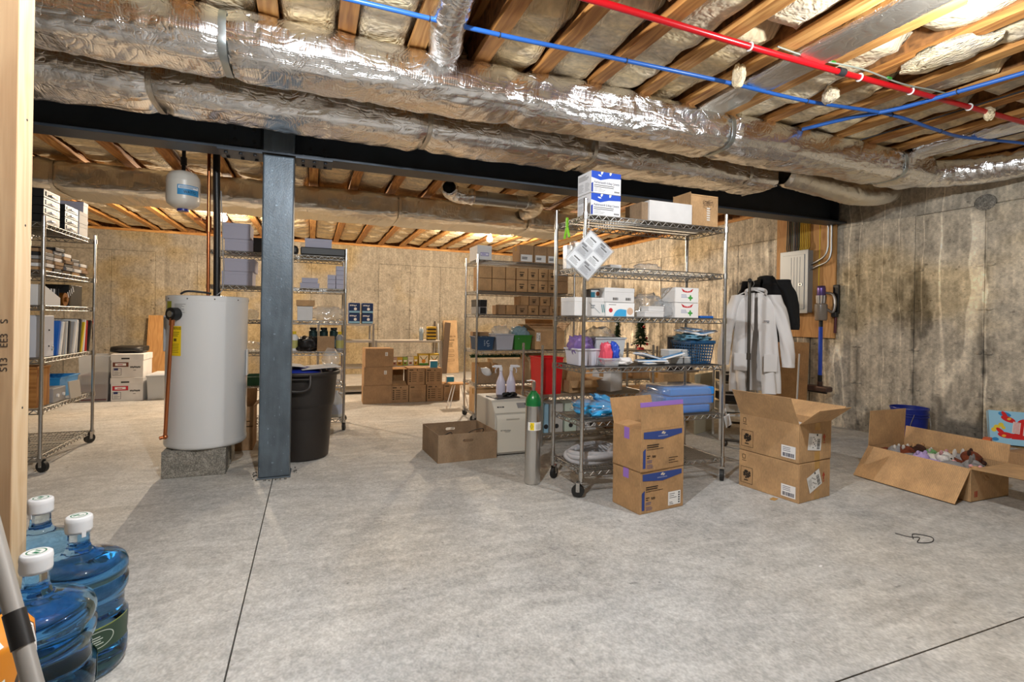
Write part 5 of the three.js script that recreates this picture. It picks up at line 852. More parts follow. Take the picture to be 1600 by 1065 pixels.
// ---------------------------------------------------------------- stacks of cartons on the floor at the back
{
  const stk = ['bottom', 'middle', 'top'];
  for (let i = 0; i < 3; i++) { const t = carton('brown_carton', `${stk[i]} plain carton of the three-high stack behind the low open carton`, 0.37, 0.245, 0.32, [0.84 + 0.006 * i, i * 0.2465, -7.17], -2 + i * 2, { mat: M.card[2], tape: i === 2 ? M.tape : false }); if (i) print(t, 'small_label', 0.035, 0.05, [0.09, 0.17, 0.162], 0, (c, w, h) => { c.fillStyle = '#e6e2da'; c.fillRect(0, 0, w, h); lines(c, w * 0.15, h * 0.15, w * 0.7, 4, h * 0.2, h * 0.08, '#666'); }, 32); }
  const az = (c, w, h) => { c.fillStyle = '#3d2c18'; c.fillRect(w * 0.06, h * 0.07, w * 0.24, h * 0.06); c.beginPath(); c.arc(w * 0.55, h * 0.1, h * 0.04, 0, 7); c.fill(); for (let i = 0; i < 5; i++) { c.fillRect(w * 0.06, h * (0.24 + i * 0.13), w * 0.1, h * 0.07); lines(c, w * 0.24, h * (0.25 + i * 0.13), w * 0.32, 1, 1, h * 0.035, '#3d2c18'); lines(c, w * 0.68, h * (0.26 + i * 0.13), w * 0.24, 1, 1, h * 0.03, '#3d2c18'); } };
  const plain = (c, w, h) => { c.fillStyle = '#3d2c18'; c.fillRect(w * 0.06, h * 0.07, w * 0.24, h * 0.06); lines(c, w * 0.08, h * 0.3, w * 0.8, 6, h * 0.09, h * 0.012, '#6b522f'); };
  const floorBoxes = [[1.135, 0, az, 'printed glove carton on the floor against the three-high stack'], [1.375, 0, plain, 'second printed glove carton from the three-high stack, on the floor'], [1.62, 0, az, 'third printed glove carton from the three-high stack, on the floor'], [1.86, 0, plain, 'glove carton on the floor under the teal tissue box']];
  floorBoxes.forEach(([x, y, d, l]) => { const t = carton('glove_carton', l, 0.232, 0.234, 0.3, [x, 0, -7.17], 0, { mat: M.card[2] }); print(t, 'printed_face', 0.22, 0.22, [0, 0.117, 0.1515], 0, d, 160); });
  const t1 = carton('glove_carton', 'open-flapped glove carton in the upper row beside the cut-open one', 0.232, 0.232, 0.3, [1.355, 0.2355, -7.17], 0, { mat: M.card[2] }); print(t1, 'printed_face', 0.22, 0.22, [0, 0.117, 0.1515], 0, az, 160);
  const t2 = carton('glove_carton', 'glove carton in the upper row with a teal packet on it', 0.232, 0.225, 0.3, [1.6, 0.2355, -7.17], 0, { mat: M.card[2] }); print(t2, 'printed_face', 0.22, 0.21, [0, 0.113, 0.1515], 0, az, 160);
  const ob = thing('open_carton', 'cut-open carton lying on its side beside the three-high stack', 'box', [1.13, 0.2355, -7.19]); add('shell', uvBox(merge([box(0.2, 0.004, 0.3), box(0.2, 0.004, 0.3, 0, 0.215), box(0.004, 0.215, 0.3, -0.098), box(0.2, 0.215, 0.004, 0, 0, -0.148)])), M.cardIn, ob); add('flap', uvBox(rbox(0.19, 0.12, 0.004, 0, 0, 0, 0.001)), M.card[0], ob).rotation.set(-1.2, 0, 0); ob.children[1].position.set(0, 0.005, 0.16);
  const tp = (l, x, y, z) => { const t = thing('tissue_box', l, 'tissue box', [x, y, z], -8); add('box', rbox(0.11, 0.1, 0.11, 0, 0, 0, 0.004), M.white, t); add('teal_wrap', rbox(0.1, 0.085, 0.004, 0, 0.005, 0.0555, 0.001), flat(0x1f7f9a, 0.4), t); };
  tp('white and teal packet on the upper glove carton', 1.61, 0.4625, -7.1); tp('white and teal tissue box on the floor-level glove carton', 1.85, 0.2365, -7.1);
  // boards leaning on the back wall
  const lean = (name, l, cat, w, h, d, x, z, m, rz = 0) => { const t = thing(name, l, cat, [x, 0, z]); const o = add('board', uvBox(rbox(w, h, d, 0, 0, 0, 0.002)), m, t); o.rotation.set(-0.1, 0, rz); return t; };
  const mb = lean('flat_carton', 'tall narrow brown furniture carton leaning on the back wall', 'box', 0.29, 1.12, 0.07, 2.8, -10.6, M.card[3], 0.03);
  print(mb.children[0], 'printed_face', 0.26, 0.7, [0, 0.5, 0.036], 0, (c, w, h) => { c.fillStyle = '#54401f'; c.font = `bold ${w * 0.2}px sans-serif`; c.fillText('Made in', w * 0.12, h * 0.13); c.fillText('Poland', w * 0.12, h * 0.24); lines(c, w * 0.1, h * 0.3, w * 0.7, 3, h * 0.05, h * 0.015, '#54401f'); c.strokeStyle = '#54401f'; c.lineWidth = 3; for (let i = 0; i < 3; i++) c.strokeRect(w * 0.1, h * (0.52 + i * 0.14), w * 0.6, h * 0.05); }, 128);
  lean('leaning_board', 'dark brown board leaning beside the tall narrow carton', 'board', 0.12, 1.08, 0.02, 2.6, -10.5, flat(0x4b3a2b, 0.7), -0.09); lean('metal_rail', 'thin pale rail leaning between the dark boards', 'rail', 0.025, 1.05, 0.02, 2.53, -10.6, M.galv, 0.02); lean('dark_strip', 'slim dark strip leaning by the pale rail', 'board', 0.03, 1.1, 0.02, 2.44, -10.6, flat(0x3c2e22, 0.7), 0.0);
  single('white_litter', 'pale crumpled packaging below the leaning carton', 'packaging', lump(0.13, 0.12, 0.12, 0.25, 3, 14, 4), flat(0xd8c9b4, 0.8), [2.35, 0.0, -7.6]);
  const st = thing('small_stool', 'small stool with a wooden seat and white legs beside the back rack', 'stool', [1.8, 0, -6.5]); add('seat', wood(rbox(0.24, 0.015, 0.2, 0, 0.3, 0, 0.004)), M.ply, st); for (const [a, b] of [[-1, 1], [1, 1], [-1, -1], [1, -1]]) add('leg', tube([[a * 0.05, 0.3, b * 0.05], [a * 0.1, 0.1, b * 0.07], [a * 0.12, 0.008, b * 0.08]], 0.007, 16, 8), M.white, st);
}

// ---------------------------------------------------------------- goods on the front rack
{
  const Z = -3.12;
  const xr = (label, y) => {
    const t = thing('glove_box', label, 'box', [1.826, y + 0.001, -3.06], 2); add('body', rbox(0.235, 0.146, 0.17, 0, 0, 0, 0.002), M.whiteCard, t);
    print(t, 'front_print', 0.233, 0.144, [0, 0.073, 0.0863], 0, (c, w, h) => {
      c.fillStyle = '#f0f0f2'; c.fillRect(0, 0, w, h); c.fillStyle = '#1f4fc4'; c.beginPath(); c.moveTo(0, 0); c.lineTo(w, 0); c.lineTo(w, h * 0.24); c.lineTo(w * 0.6, h * 0.28); c.lineTo(w * 0.3, h * 0.4); c.lineTo(0, h * 0.3); c.fill();
      c.fillStyle = '#fff'; for (const x of [0.33, 0.62]) { c.beginPath(); c.ellipse(w * (x + 0.03), 0, w * 0.035, h * 0.14, 0.3, 0, 7); c.fill(); } c.beginPath(); c.ellipse(w * 0.28, h * 0.18, w * 0.06, h * 0.035, 0.2, 0, 7); c.fill();
      c.fillStyle = '#1c3a9a'; c.beginPath(); c.moveTo(0, h * 0.98); c.lineTo(0, h * 0.58); c.lineTo(w * 0.06, h * 0.52); c.lineTo(w * 0.06, h * 0.98); c.fill();
      c.fillStyle = '#222a44'; c.font = `bold ${h * 0.145}px sans-serif`; c.fillText('Patterson® X-Ray Covers', w * 0.09, h * 0.56, w * 0.86); lines(c, w * 0.09, h * 0.62, w * 0.8, 2, h * 0.08, h * 0.03, '#333'); lines(c, w * 0.09, h * 0.78, w * 0.4, 3, h * 0.06, h * 0.014, '#666'); for (let i = 0; i < 4; i++) c.fillRect(w * (0.78 + i * 0.045), h * 0.84, w * 0.035, h * 0.07);
    }, 384);
    print(t, 'side_print', 0.166, 0.142, [-0.1188, 0.073, 0], -90, (c, w, h) => { c.fillStyle = '#dcdcdf'; c.fillRect(0, 0, w, h); lines(c, w * 0.06, h * 0.12, w * 0.85, 5, h * 0.05, h * 0.02, '#555'); lines(c, w * 0.06, h * 0.5, w * 0.45, 7, h * 0.06, h * 0.015, '#777'); lines(c, w * 0.56, h * 0.5, w * 0.36, 7, h * 0.06, h * 0.015, '#777'); }, 160);
  };
  xr('lower blue and white printed box on top of the front rack', TC[5]); xr('upper blue and white printed box on top of the front rack', TC[5] + 0.148);
  const wl = carton('white_carton', 'long flat white carton on top of the front rack', 0.37, 0.15, 0.24, [2.37, TC[5] + 0.001, -3.1], 0, { mat: M.whiteCard, plain: true }); add('side_flap', uvBox(rbox(0.004, 0.13, 0.2, -0.235, 0.003, 0.0, 0.001)), M.cardGrey, wl); add('edge_tuck', uvBox(rbox(0.05, 0.13, 0.004, -0.21, 0.003, 0.1, 0.001)), M.cardGrey, wl);
  const bc = carton('brown_carton', 'tall brown carton with white scribbles at the end of the front rack top', 0.25, 0.235, 0.2, [2.685, TC[5] + 0.001, -3.1], 0, { mat: M.card[0], open: [['front', 160, 0.012], ['back', 5, 0.02], ['left', 15, 0.015]] });
  print(bc, 'scribbles', 0.1, 0.17, [0.03, 0.12, 0.1015], 0, (c, w, h) => { c.strokeStyle = '#5d4630'; c.lineWidth = 2; for (let i = 0; i < 26; i++) { c.beginPath(); c.moveTo(w * hash(i, 1), h * 0.5 * hash(i, 2)); c.lineTo(w * hash(i, 3), h * 0.5 * hash(i, 4)); c.stroke(); } c.fillStyle = '#ded8ce'; for (let i = 0; i < 6; i++) c.fillRect(w * 0.4, h * (0.35 + i * 0.1), w * 0.3, h * 0.06); }, 96);
  // fifth shelf: odd clear packs
  for (const [i, x, h] of [[0, 1.69, 0.17], [1, 1.745, 0.2], [2, 1.8, 0.15]]) { const t = thing('clear_case', ['clear plastic case nearest the rack corner behind the hanging forms', 'middle clear plastic case behind the hanging forms', 'inner clear plastic case behind the hanging forms'][i], 'case', [x, TC[4] + 0.001, -3.25]); add('shell', rbox(0.045, h, 0.06, 0, 0, 0, 0.004), M.clear, t); add('insert', rbox(0.035, h * 0.8, 0.04, 0, 0.005, 0, 0.003), M.white, t); }
  sbox('white_box', 'low white box lying on the second highest shelf of the front rack', 0.09, 0.03, 0.12, 1.97, TC[4], Z, M.whiteCard); bagOf('small clear bag on the second highest shelf of the front rack', M.film, 0.09, 0.03, 0.07, [2.27, TC[4], Z], 41);
  // hanging forms and clip
  const hf = thing('hanging_forms', 'bundle of printed paper forms in a clear sleeve hanging from the front rack corner', 'papers', [1.665, 1.74, -2.915], 0);
  const sheet = (w, h, z, m) => new THREE.BoxGeometry(w, h, 0.002).translate(0, 0, z);
  const tiltF = add('paper_pack', rbox(0.2, 0.25, 0.012, 0, -0.125, 0, 0.002), M.white, hf); tiltF.rotation.set(0, -0.25, -0.72); tiltF.position.set(0.0, -0.165, 0.012);
  print(tiltF, 'form_print', 0.195, 0.245, [0, 0, 0.0066], 0, (c, w, h) => { c.fillStyle = '#dad9da'; c.fillRect(0, 0, w, h); for (let j = 0; j < 3; j++) for (let i = 0; i < 2; i++) { const x = w * (0.03 + i * 0.48), y = h * (0.03 + j * 0.325); c.fillStyle = hash(i, j, 4) > 0.5 ? '#f3f3f3' : '#c3c3c6'; c.fillRect(x, y, w * 0.46, h * 0.3); c.fillStyle = '#444'; c.fillRect(x + w * 0.1, y + h * 0.08, w * 0.26, h * 0.035); lines(c, x + w * 0.05, y + h * 0.15, w * 0.36, 5, h * 0.026, h * 0.01, '#777'); if ((i + j) % 2) { c.fillStyle = '#6a6a6e'; c.fillRect(x + w * 0.02, y, w * 0.2, h * 0.06); } } }, 320);
  add('clear_sleeve', rbox(0.215, 0.265, 0.02, 0, -0.1325, 0, 0.003), M.film, tiltF); add('ring', new THREE.TorusGeometry(0.018, 0.002, 6, 20).translate(0, 0.0, 0), M.wire, hf); add('hook', bar([0, 0.015, 0], [0.005, 0.085, -0.005], 0.002, 6), M.wire, hf);
  const cl = thing('spring_clamp', 'lime green spring clamp gripping the top shelf edge of the front rack', 'clamp', [1.63, 1.83, -3.15]); const lime = flat(0x7fc22a, 0.4);
  add('jaw', merge([rbox(0.02, 0.05, 0.014, 0, -0.04, 0, 0.004), rbox(0.02, 0.03, 0.014, 0, 0.0, 0, 0.004)]), lime, cl); for (const s of [-1, 1]) add('handle', bar([0, -0.04, s * 0.006], [0, -0.11, s * 0.035], 0.009, 8), lime, cl);
  // fourth shelf
  const y4 = TC[3];
  const wb = sbox('white_box', 'large white box with a teal mark by the front rack post', 0.28, 0.125, 0.2, 1.78, y4, -3.14, M.whiteCard); print(wb, 'teal_mark', 0.14, 0.1, [0.04, 0.06, 0.1025], 0, (c, w, h) => { c.strokeStyle = '#9aa8ae'; c.lineWidth = 3; c.beginPath(); c.moveTo(0, h * 0.2); c.lineTo(w * 0.6, h * 0.9); c.stroke(); lines(c, w * 0.1, h * 0.35, w * 0.25, 2, h * 0.15, h * 0.08, '#8b8f92'); c.strokeStyle = '#2f7f88'; c.lineWidth = 5; for (const x of [0.7, 0.8, 0.9]) { c.beginPath(); c.moveTo(w * x, h * 0.3); c.lineTo(w * (x + 0.06), h * 0.85); c.stroke(); } }, 128);
  const pb = sbox('photo_box', 'small box with a colour photo print on the large white box', 0.075, 0.06, 0.09, 1.83, y4 + 0.127, -3.14, M.dark); print(pb, 'photo_print', 0.07, 0.05, [0, 0.028, 0.0468], 0, (c, w, h) => { c.fillStyle = '#dfe6ea'; c.fillRect(0, 0, w, h); c.fillStyle = '#2f7f9a'; c.fillRect(0, h * 0.3, w * 0.45, h * 0.7); c.fillStyle = '#b06a4a'; c.beginPath(); c.arc(w * 0.75, h * 0.5, h * 0.3, 0, 7); c.fill(); }, 64);
  const g1 = sbox('glove_carton', 'lower white box with a blue wave print on the fourth shelf', 0.235, 0.095, 0.2, 1.99, y4, -3.13, M.whiteCard); print(g1, 'wave_print', 0.23, 0.09, [0, 0.046, 0.1022], 0, (c, w, h) => { c.fillStyle = '#f4f2f0'; c.fillRect(0, 0, w, h); c.fillStyle = '#c22f38'; c.beginPath(); c.arc(w * 0.17, h * 0.55, h * 0.17, 0, 7); c.fill(); c.fillStyle = '#3ba6dd'; c.beginPath(); c.moveTo(w * 0.26, h); c.quadraticCurveTo(w * 0.35, h * 0.4, w * 0.55, h * 0.45); c.lineTo(w * 0.72, h * 0.5); c.lineTo(w * 0.72, h); c.fill(); c.fillStyle = '#d9b59a'; c.beginPath(); c.arc(w * 0.85, h * 0.6, h * 0.28, 0, 7); c.fill(); lines(c, w * 0.1, h * 0.1, w * 0.4, 1, 1, h * 0.05, '#888'); }, 200);
  const g2 = sbox('barcode_box', 'upper white box with small barcodes on the fourth shelf', 0.24, 0.1, 0.2, 1.985, y4 + 0.097, -3.13, M.whiteCard); print(g2, 'barcode_print', 0.22, 0.04, [0, 0.025, 0.1022], 0, (c, w, h) => { for (const x of [0.25, 0.72]) for (let i = 0; i < 14; i++) { c.fillStyle = '#333'; c.fillRect(w * (x + i * 0.014), h * 0.3, w * 0.014 * (0.3 + 0.5 * hash(i, 2)), h * 0.45); } }, 160);
  bagOf('grey crinkled bag of pouches on the fourth shelf of the front rack', M.film, 0.12, 0.085, 0.1, [2.31, y4, -3.2], 43, 0.25); bagOf('clear bag of pouches beside the toothpaste boxes', M.film, 0.07, 0.06, 0.08, [2.42, y4, -3.14], 44, 0.25);
  sbox('white_box', 'lower flat white box in front of the grey crinkled bag', 0.16, 0.04, 0.1, 2.24, y4, -3.03, M.whiteCard); sbox('white_box', 'upper flat white box in front of the grey crinkled bag', 0.13, 0.035, 0.09, 2.26, y4 + 0.041, -3.03, M.whiteCard);
  const cg = (l, y) => { const t = sbox('toothpaste_box', l, 0.215, 0.11, 0.16, 2.57, y, -3.12, M.whiteCard); print(t, 'front_print', 0.21, 0.105, [0, 0.054, 0.0822], 0, (c, w, h) => { c.fillStyle = '#f1eeea'; c.fillRect(0, 0, w, h); c.fillStyle = '#c01f26'; c.beginPath(); c.moveTo(w * 0.25, h * 0.02); c.quadraticCurveTo(w * 0.5, h * 0.35, w * 0.78, h * 0.02); c.lineTo(w * 0.7, h * 0.26); c.quadraticCurveTo(w * 0.5, h * 0.36, w * 0.32, h * 0.26); c.fill(); c.fillStyle = '#fff'; c.font = `bold ${h * 0.15}px sans-serif`; c.textAlign = 'center'; c.fillText('Colgate', w * 0.52, h * 0.22); c.fillStyle = '#3e9a3a'; c.save(); c.translate(w * 0.65, h * 0.68); for (let i = 0; i < 4; i++) { c.rotate(Math.PI / 2); c.beginPath(); c.ellipse(w * 0.05, 0, w * 0.055, h * 0.07, 0, 0, 7); c.fill(); } c.restore(); lines(c, w * 0.25, h * 0.46, w * 0.35, 3, h * 0.09, h * 0.035, '#7b86b0'); }, 200); };
  cg('lower white toothpaste box with a red ribbon print', y4); cg('upper white toothpaste box with a red ribbon print and green leaves', y4 + 0.112);
  single('pen_pack', 'flat blue packet at the end of the fourth shelf of the front rack', 'packet', merge([rbox(0.12, 0.018, 0.05, 0, 0, 0, 0.005)]), M.blue, [2.75, y4 + 0.001, -3.05]);
  // third shelf
  const y3 = TC[2] + 0.003;
  const fb = bin('white_bin', 'white ribbed bin of colourful bags by the front rack post', 0.17, 0.115, 0.2, [1.76, y3, -3.14], 0, flat(0xc9c8d2, 0.4)); for (const x of [-0.05, 0, 0.05]) add('rib', rbox(0.008, 0.1, 0.006, x, 0.005, 0.096, 0.002), flat(0xc9c8d2, 0.4), fb);
  bagOf('purple plastic bag bulging from the white ribbed bin', phys({ color: 0x9c80c4, roughness: 0.2, transmission: 0.45, thickness: 0 }), 0.075, 0.07, 0.09, [1.75, y3 + 0.06, -3.15], 51, 0.25); 
  const ctub = bin('clear_tub', 'small clear tub in front of the big frosted tub on the front rack', 0.12, 0.055, 0.12, [1.89, y3, -3.02], 0, M.clear);
  bagOf('pink and orange bag standing in the small clear tub', flat(0xe0566a, 0.35), 0.04, 0.075, 0.04, [1.875, y3 + 0.008, -3.02], 52, 0.25); bagOf('royal blue bag standing in the small clear tub', flat(0x2a4fc0, 0.35), 0.03, 0.075, 0.045, [1.935, y3 + 0.008, -3.02], 53, 0.25);
  bin('frosted_tub', 'big frosted plastic tub on the third shelf of the front rack', 0.24, 0.19, 0.22, [1.96, y3, -3.2], 0, M.frost); bagOf('grey clear bags heaped in the big frosted tub', M.film, 0.12, 0.12, 0.1, [1.92, y3 + 0.02, -3.2], 54, 0.2);
  single('white_rag', 'white cloth crumpled on the third shelf of the front rack', 'cloth', lump(0.09, 0.03, 0.06, 0.3, 3, 55, 4), M.cloth, [1.99, y3, -3.02]);
  const pk = (l, x, z, tn, y, rz) => { const t = thing('sterile_pack', l, 'pack', [x, y3 + y, z], tn); const o = add('paper_side', rbox(0.22, 0.012, 0.1, 0, 0, 0, 0.004), M.white, t); add('blue_film', rbox(0.2, 0.006, 0.085, 0, 0.0105, 0, 0.003), flat(0x2f7fb8, 0.3), o); o.rotation.z = rz; };
  pk('blue and white pack lowest in the loose pile', 2.3, -3.06, 10, 0.003, 0); pk('blue and white pack lying second in the loose pile', 2.27, -3.05, -20, 0.02, 0.02); pk('blue and white pack tilted on top of the loose pile', 2.25, -3.06, 15, 0.05, -0.22); pk('white-faced pack leaning at the end of the loose pile', 2.42, -3.04, -30, 0.045, 0.3);
  for (let i = 0; i < 4; i++) { const t = thing('clear_lidded_box', ['lower', 'lower', 'upper', 'upper'][i] + ' small clear lidded box ' + ['nearer the loose packs', 'nearer the blue basket', 'nearer the loose packs', 'nearer the blue basket'][i], 'box', [2.5 + (i % 2) * 0.12, y3 + (i > 1 ? 0.052 : 0), -3.1 + (i > 1 ? -0.02 : 0)]); add('shell', rbox(0.11, 0.042, 0.1, 0, 0, 0, 0.004), M.frost, t); add('lid', rbox(0.114, 0.008, 0.104, 0, 0.042, 0, 0.003), M.white, t); }
  // blue lattice basket
  const bk = thing('lattice_basket', 'dark blue lattice basket on the third shelf of the front rack', 'basket', [2.71, y3, -3.13]); const bm = flat(0x1d4d74, 0.4), BW = 0.21, BD = 0.22, BH = 0.16, kk = (y) => 0.82 + 0.18 * y / BH; const lat = [];
  for (let j = 0; j <= 6; j++) { const y = 0.01 + j * (BH - 0.03) / 6, s = kk(y); for (const z of [-1, 1]) lat.push(box(BW * s, 0.007, 0.004, 0, y, z * BD / 2 * s)); for (const x of [-1, 1]) lat.push(box(0.004, 0.007, BD * s, x * BW / 2 * s, y, 0)); }
  for (let i = 0; i <= 8; i++) { const u = i / 8 - 0.5; for (const z of [-1, 1]) lat.push(bar([u * BW * kk(0), 0, z * BD / 2 * kk(0)], [u * BW, BH, z * BD / 2], 0.005, 4)); for (const x of [-1, 1]) lat.push(bar([x * BW / 2 * kk(0), 0, u * BD * kk(0)], [x * BW / 2, BH, u * BD], 0.005, 4)); }
  add('lattice', merge(lat), bm, bk); add('base', rbox(BW * 0.83, 0.006, BD * 0.83, 0, 0, 0, 0.002), bm, bk); add('rim', merge([rbox(BW + 0.02, 0.024, 0.014, 0, BH - 0.012, BD / 2, 0.004), rbox(BW + 0.02, 0.024, 0.014, 0, BH - 0.012, -BD / 2, 0.004), rbox(0.014, 0.024, BD + 0.02, BW / 2, BH - 0.012, 0, 0.004), rbox(0.014, 0.024, BD + 0.02, -BW / 2, BH - 0.012, 0, 0.004)]), bm, bk);
  single('wrapped_bundle', 'blue-green film-wrapped bundle heaped on the lattice basket', 'bundle', lump(0.13, 0.035, 0.12, 0.55, 5, 61, 5), phys({ color: 0x5c8ea6, roughness: 0.25, clearcoat: 0.6 }), [2.7, y3 + 0.155, -3.13]);
  pk('blue-white pack tilted at the post end of the lattice basket', 2.76, -3.06, 20, 0.222, 0.12); pk('blue-white pack tilted at the loose-pack end of the lattice basket', 2.64, -3.08, -25, 0.222, -0.14); pk('blue-white pack across the middle of the lattice basket', 2.7, -3.14, 75, 0.245, 0.06);
  // second shelf: blue bundles in film
  const y2 = TC[1];
  const bl = thing('blue_bundle', 'rounded blue bundle in clear film on the second shelf, by the hose', 'bundle', [1.9, y2, -3.15]); add('fabric', lump(0.15, 0.05, 0.15, 0.35, 5, 62, 5, 0.7), flat(0x2aa3e0, 0.35), bl); add('film', lump(0.16, 0.056, 0.16, 0.4, 5, 63, 5, 0.75), M.film, bl); add('tail', lump(0.11, 0.03, 0.05, 0.5, 5, 66, 4).rotateZ(-0.35).translate(0.04, 0.075, 0.02), M.blueFilm, bl);
  const br = thing('blue_bundle', 'flat stack of blue sheets wrapped in clear film on the second shelf', 'bundle', [2.56, y2, -3.14]); for (let i = 0; i < 3; i++) add('blue_sheets', rbox(0.4 + 0.03 * (i % 2), 0.06, 0.3, 0.02 * i, 0.004 + i * 0.064, 0, 0.012), flat([0x1f80da, 0x1c78d2, 0x2c8ce4][i], 0.4), br); add('film', lump(0.235, 0.104, 0.165, 0.05, 5, 64, 5, 0.3), M.film, br); add('film_end', lump(0.08, 0.08, 0.13, 0.35, 4, 65, 4).translate(-0.22, 0.01, 0), M.film, br);
  const tg = thing('card_tags', 'white card tags hanging from the far post of the front rack', 'tags', [2.835, 0.43, -2.92]); for (let i = 0; i < 3; i++) { const o = add('tag', rbox(0.055, 0.09, 0.002, 0, -0.09, 0, 0.0008), M.white, tg); o.rotation.set(0.1, 0.3 * i, 0.4 - 0.12 * i); o.position.set(0.005 * i, 0.05, 0.004 * i + 0.012); } add('string', tube([[0, 0.05, 0.01], [0.0, 0.1, 0.0], [-0.005, 0.05, -0.01]], 0.0015, 16, 5), M.white, tg);
}
// ---------------------------------------------------------------- goods on the carton rack in the back row
{
  const Z = -5.62;
  for (const [i, x] of [[0, 1.79], [1, 1.87]]) { }
  const wb = sbox('white_box', 'large white box with a purple label on the carton rack top', 0.17, 0.16, 0.3, 1.8, TD[5], Z, M.whiteCard); print(wb, 'purple_label', 0.1, 0.04, [0.0, 0.06, 0.1525], 0, (c, w, h) => { c.fillStyle = '#8d87b8'; c.fillRect(0, 0, w, h); c.fillStyle = '#e3e0ee'; c.fillRect(w * 0.06, h * 0.2, w * 0.88, h * 0.6); lines(c, w * 0.15, h * 0.4, w * 0.7, 1, 1, h * 0.2, '#6b5fa8'); }, 64);
  const lc = (l, x, w) => { const t = carton('labelled_carton', l, w, 0.2, 0.22, [x, TD[5] + 0.001, -5.6], 0, { mat: M.card[2] }); print(t, 'white_label', w * 0.8, 0.08, [0, 0.05, 0.1115], 0, (c, a, h) => { c.fillStyle = '#e4e2de'; c.fillRect(0, 0, a, h); lines(c, a * 0.1, h * 0.35, a * 0.6, 2, h * 0.2, h * 0.12, '#444'); }, 64); };
  lc('white-labelled carton nearest the white box on the carton rack top', 2.32, 0.18); lc('middle white-labelled carton on the carton rack top', 2.5, 0.165); lc('white-labelled carton at the far end of the carton rack top', 2.66, 0.15);
  const mark = canvasTex(96, 96, (c, w, h) => { c.fillStyle = '#4a3722'; c.fillRect(w * 0.2, h * 0.3, w * 0.55, h * 0.1); c.beginPath(); c.arc(w * 0.45, h * 0.52, w * 0.22, 0, Math.PI); c.fill(); c.fillRect(w * 0.25, h * 0.75, w * 0.4, h * 0.06); }), markM = std({ map: mark, transparent: true, roughness: 0.8 });
  const small = (l, x, y, w, h, pr) => { const t = thing('small_carton', l, 'box', [x, y + 0.001, -5.58], 0, undefined); add('body', uvBox(rbox(w - 0.004, h - 0.004, 0.22, 0, 0, 0, 0.003)), M.card[(x * 50 | 0) % 2 + 1], t); add('flap', uvBox(rbox(w - 0.006, 0.004, 0.108, 0, h - 0.004, 0.0555, 0.001)), M.card[2], t); if (pr) { const p = add('printed_mark', new THREE.PlaneGeometry(w * 0.8, h * 0.8), markM, t); p.position.set(0, h / 2, 0.1112); } };
  const ordn = ['first', 'second', 'third', 'fourth', 'fifth', 'sixth', 'seventh', 'eighth'];
  const row = (l, y, xs, h) => xs.forEach(([x, w, p], i) => small(`${ordn[i]} small carton from the near post end, ${l}`, x, y, w, h, p));
  const R1 = [[1.815, 0.15, 0], [1.975, 0.16, 0], [2.12, 0.12, 0], [2.26, 0.14, 1], [2.4, 0.13, 1], [2.53, 0.12, 1], [2.65, 0.11, 1], [2.79, 0.14, 0]];
  row('upper row of the second highest shelf', TD[4] + 0.141, R1, 0.135); row('lower row of the second highest shelf', TD[4], R1, 0.138);
  row('upper row of the middle shelf', TD[3] + 0.112, [[2.3, 0.1, 0], [2.42, 0.13, 1], [2.56, 0.13, 1], [2.7, 0.13, 0]], 0.105); row('lower row of the middle shelf', TD[3], [[2.02, 0.09, 0], [2.13, 0.12, 0], [2.27, 0.14, 1], [2.41, 0.13, 1], [2.55, 0.13, 1], [2.68, 0.12, 1], [2.81, 0.12, 0]], 0.11);
  for (let i = 0; i < 2; i++) { const t = sbox('black_box', ['lower', 'upper'][i] + ' black-fronted box on the middle shelf of the carton rack', 0.13, 0.08, 0.18, 1.78, TD[3] + i * 0.082, -5.58, i ? M.dark : M.grey); add('black_front', rbox(0.07, 0.07, 0.004, 0.02, 0.004, 0.0905, 0.001), M.black, t); }
  const y2 = TD[2] + 0.001;
  const nb = bin('blue_bin', 'dark blue bin with white print on the carton rack', 0.21, 0.15, 0.25, [1.83, y2, -5.6], 0, flat(0x20405f, 0.45)); print(nb, 'white_print', 0.09, 0.11, [0.02, 0.075, 0.121], 0, (c, w, h) => { c.strokeStyle = '#b9c6d2'; c.lineWidth = 4; c.beginPath(); c.arc(w * 0.65, h * 0.4, w * 0.2, 0.6, 5.2); c.stroke(); lines(c, w * 0.1, h * 0.2, w * 0.2, 6, h * 0.1, h * 0.04, '#b9c6d2'); lines(c, w * 0.5, h * 0.7, w * 0.4, 2, h * 0.1, h * 0.04, '#b9c6d2'); }, 64);
  carton('brown_carton', 'brown carton top showing behind the dark blue bin', 0.2, 0.2, 0.1, [1.86, y2, -5.79], 0, { plain: true });
  bin('grey_bin', 'pale grey bin heaped with clear bags on the carton rack', 0.22, 0.18, 0.25, [2.065, y2, -5.6], 0, flat(0xaeb0ba, 0.45)); bagOf('clear and dark bags heaped in the pale grey bin', M.film, 0.1, 0.09, 0.1, [2.06, y2 + 0.1, -5.6], 71, 0.3);
  bin('green_bin', 'green bin of clear bottles on the carton rack', 0.22, 0.17, 0.25, [2.29, y2, -5.6], 0, M.green); bagOf('pale blue clear bags heaped in the green bin', phys({ color: 0xb4d0e0, roughness: 0.15, transmission: 0.6, thickness: 0 }), 0.1, 0.1, 0.1, [2.29, y2 + 0.07, -5.6], 72, 0.3);
  const oc = carton('open_carton', 'open brown carton with raised flaps on the carton rack', 0.38, 0.22, 0.3, [2.62, y2, -5.6], 0, { mat: M.card[0], open: [['front', -70, 0.14], ['back', 10, 0.14], ['left', 55, 0.13], ['right', 40, 0.13]] }); print(oc, 'shipping_label', 0.05, 0.1, [-0.15, 0.15, 0.1512], 0, shipLabel, 64);
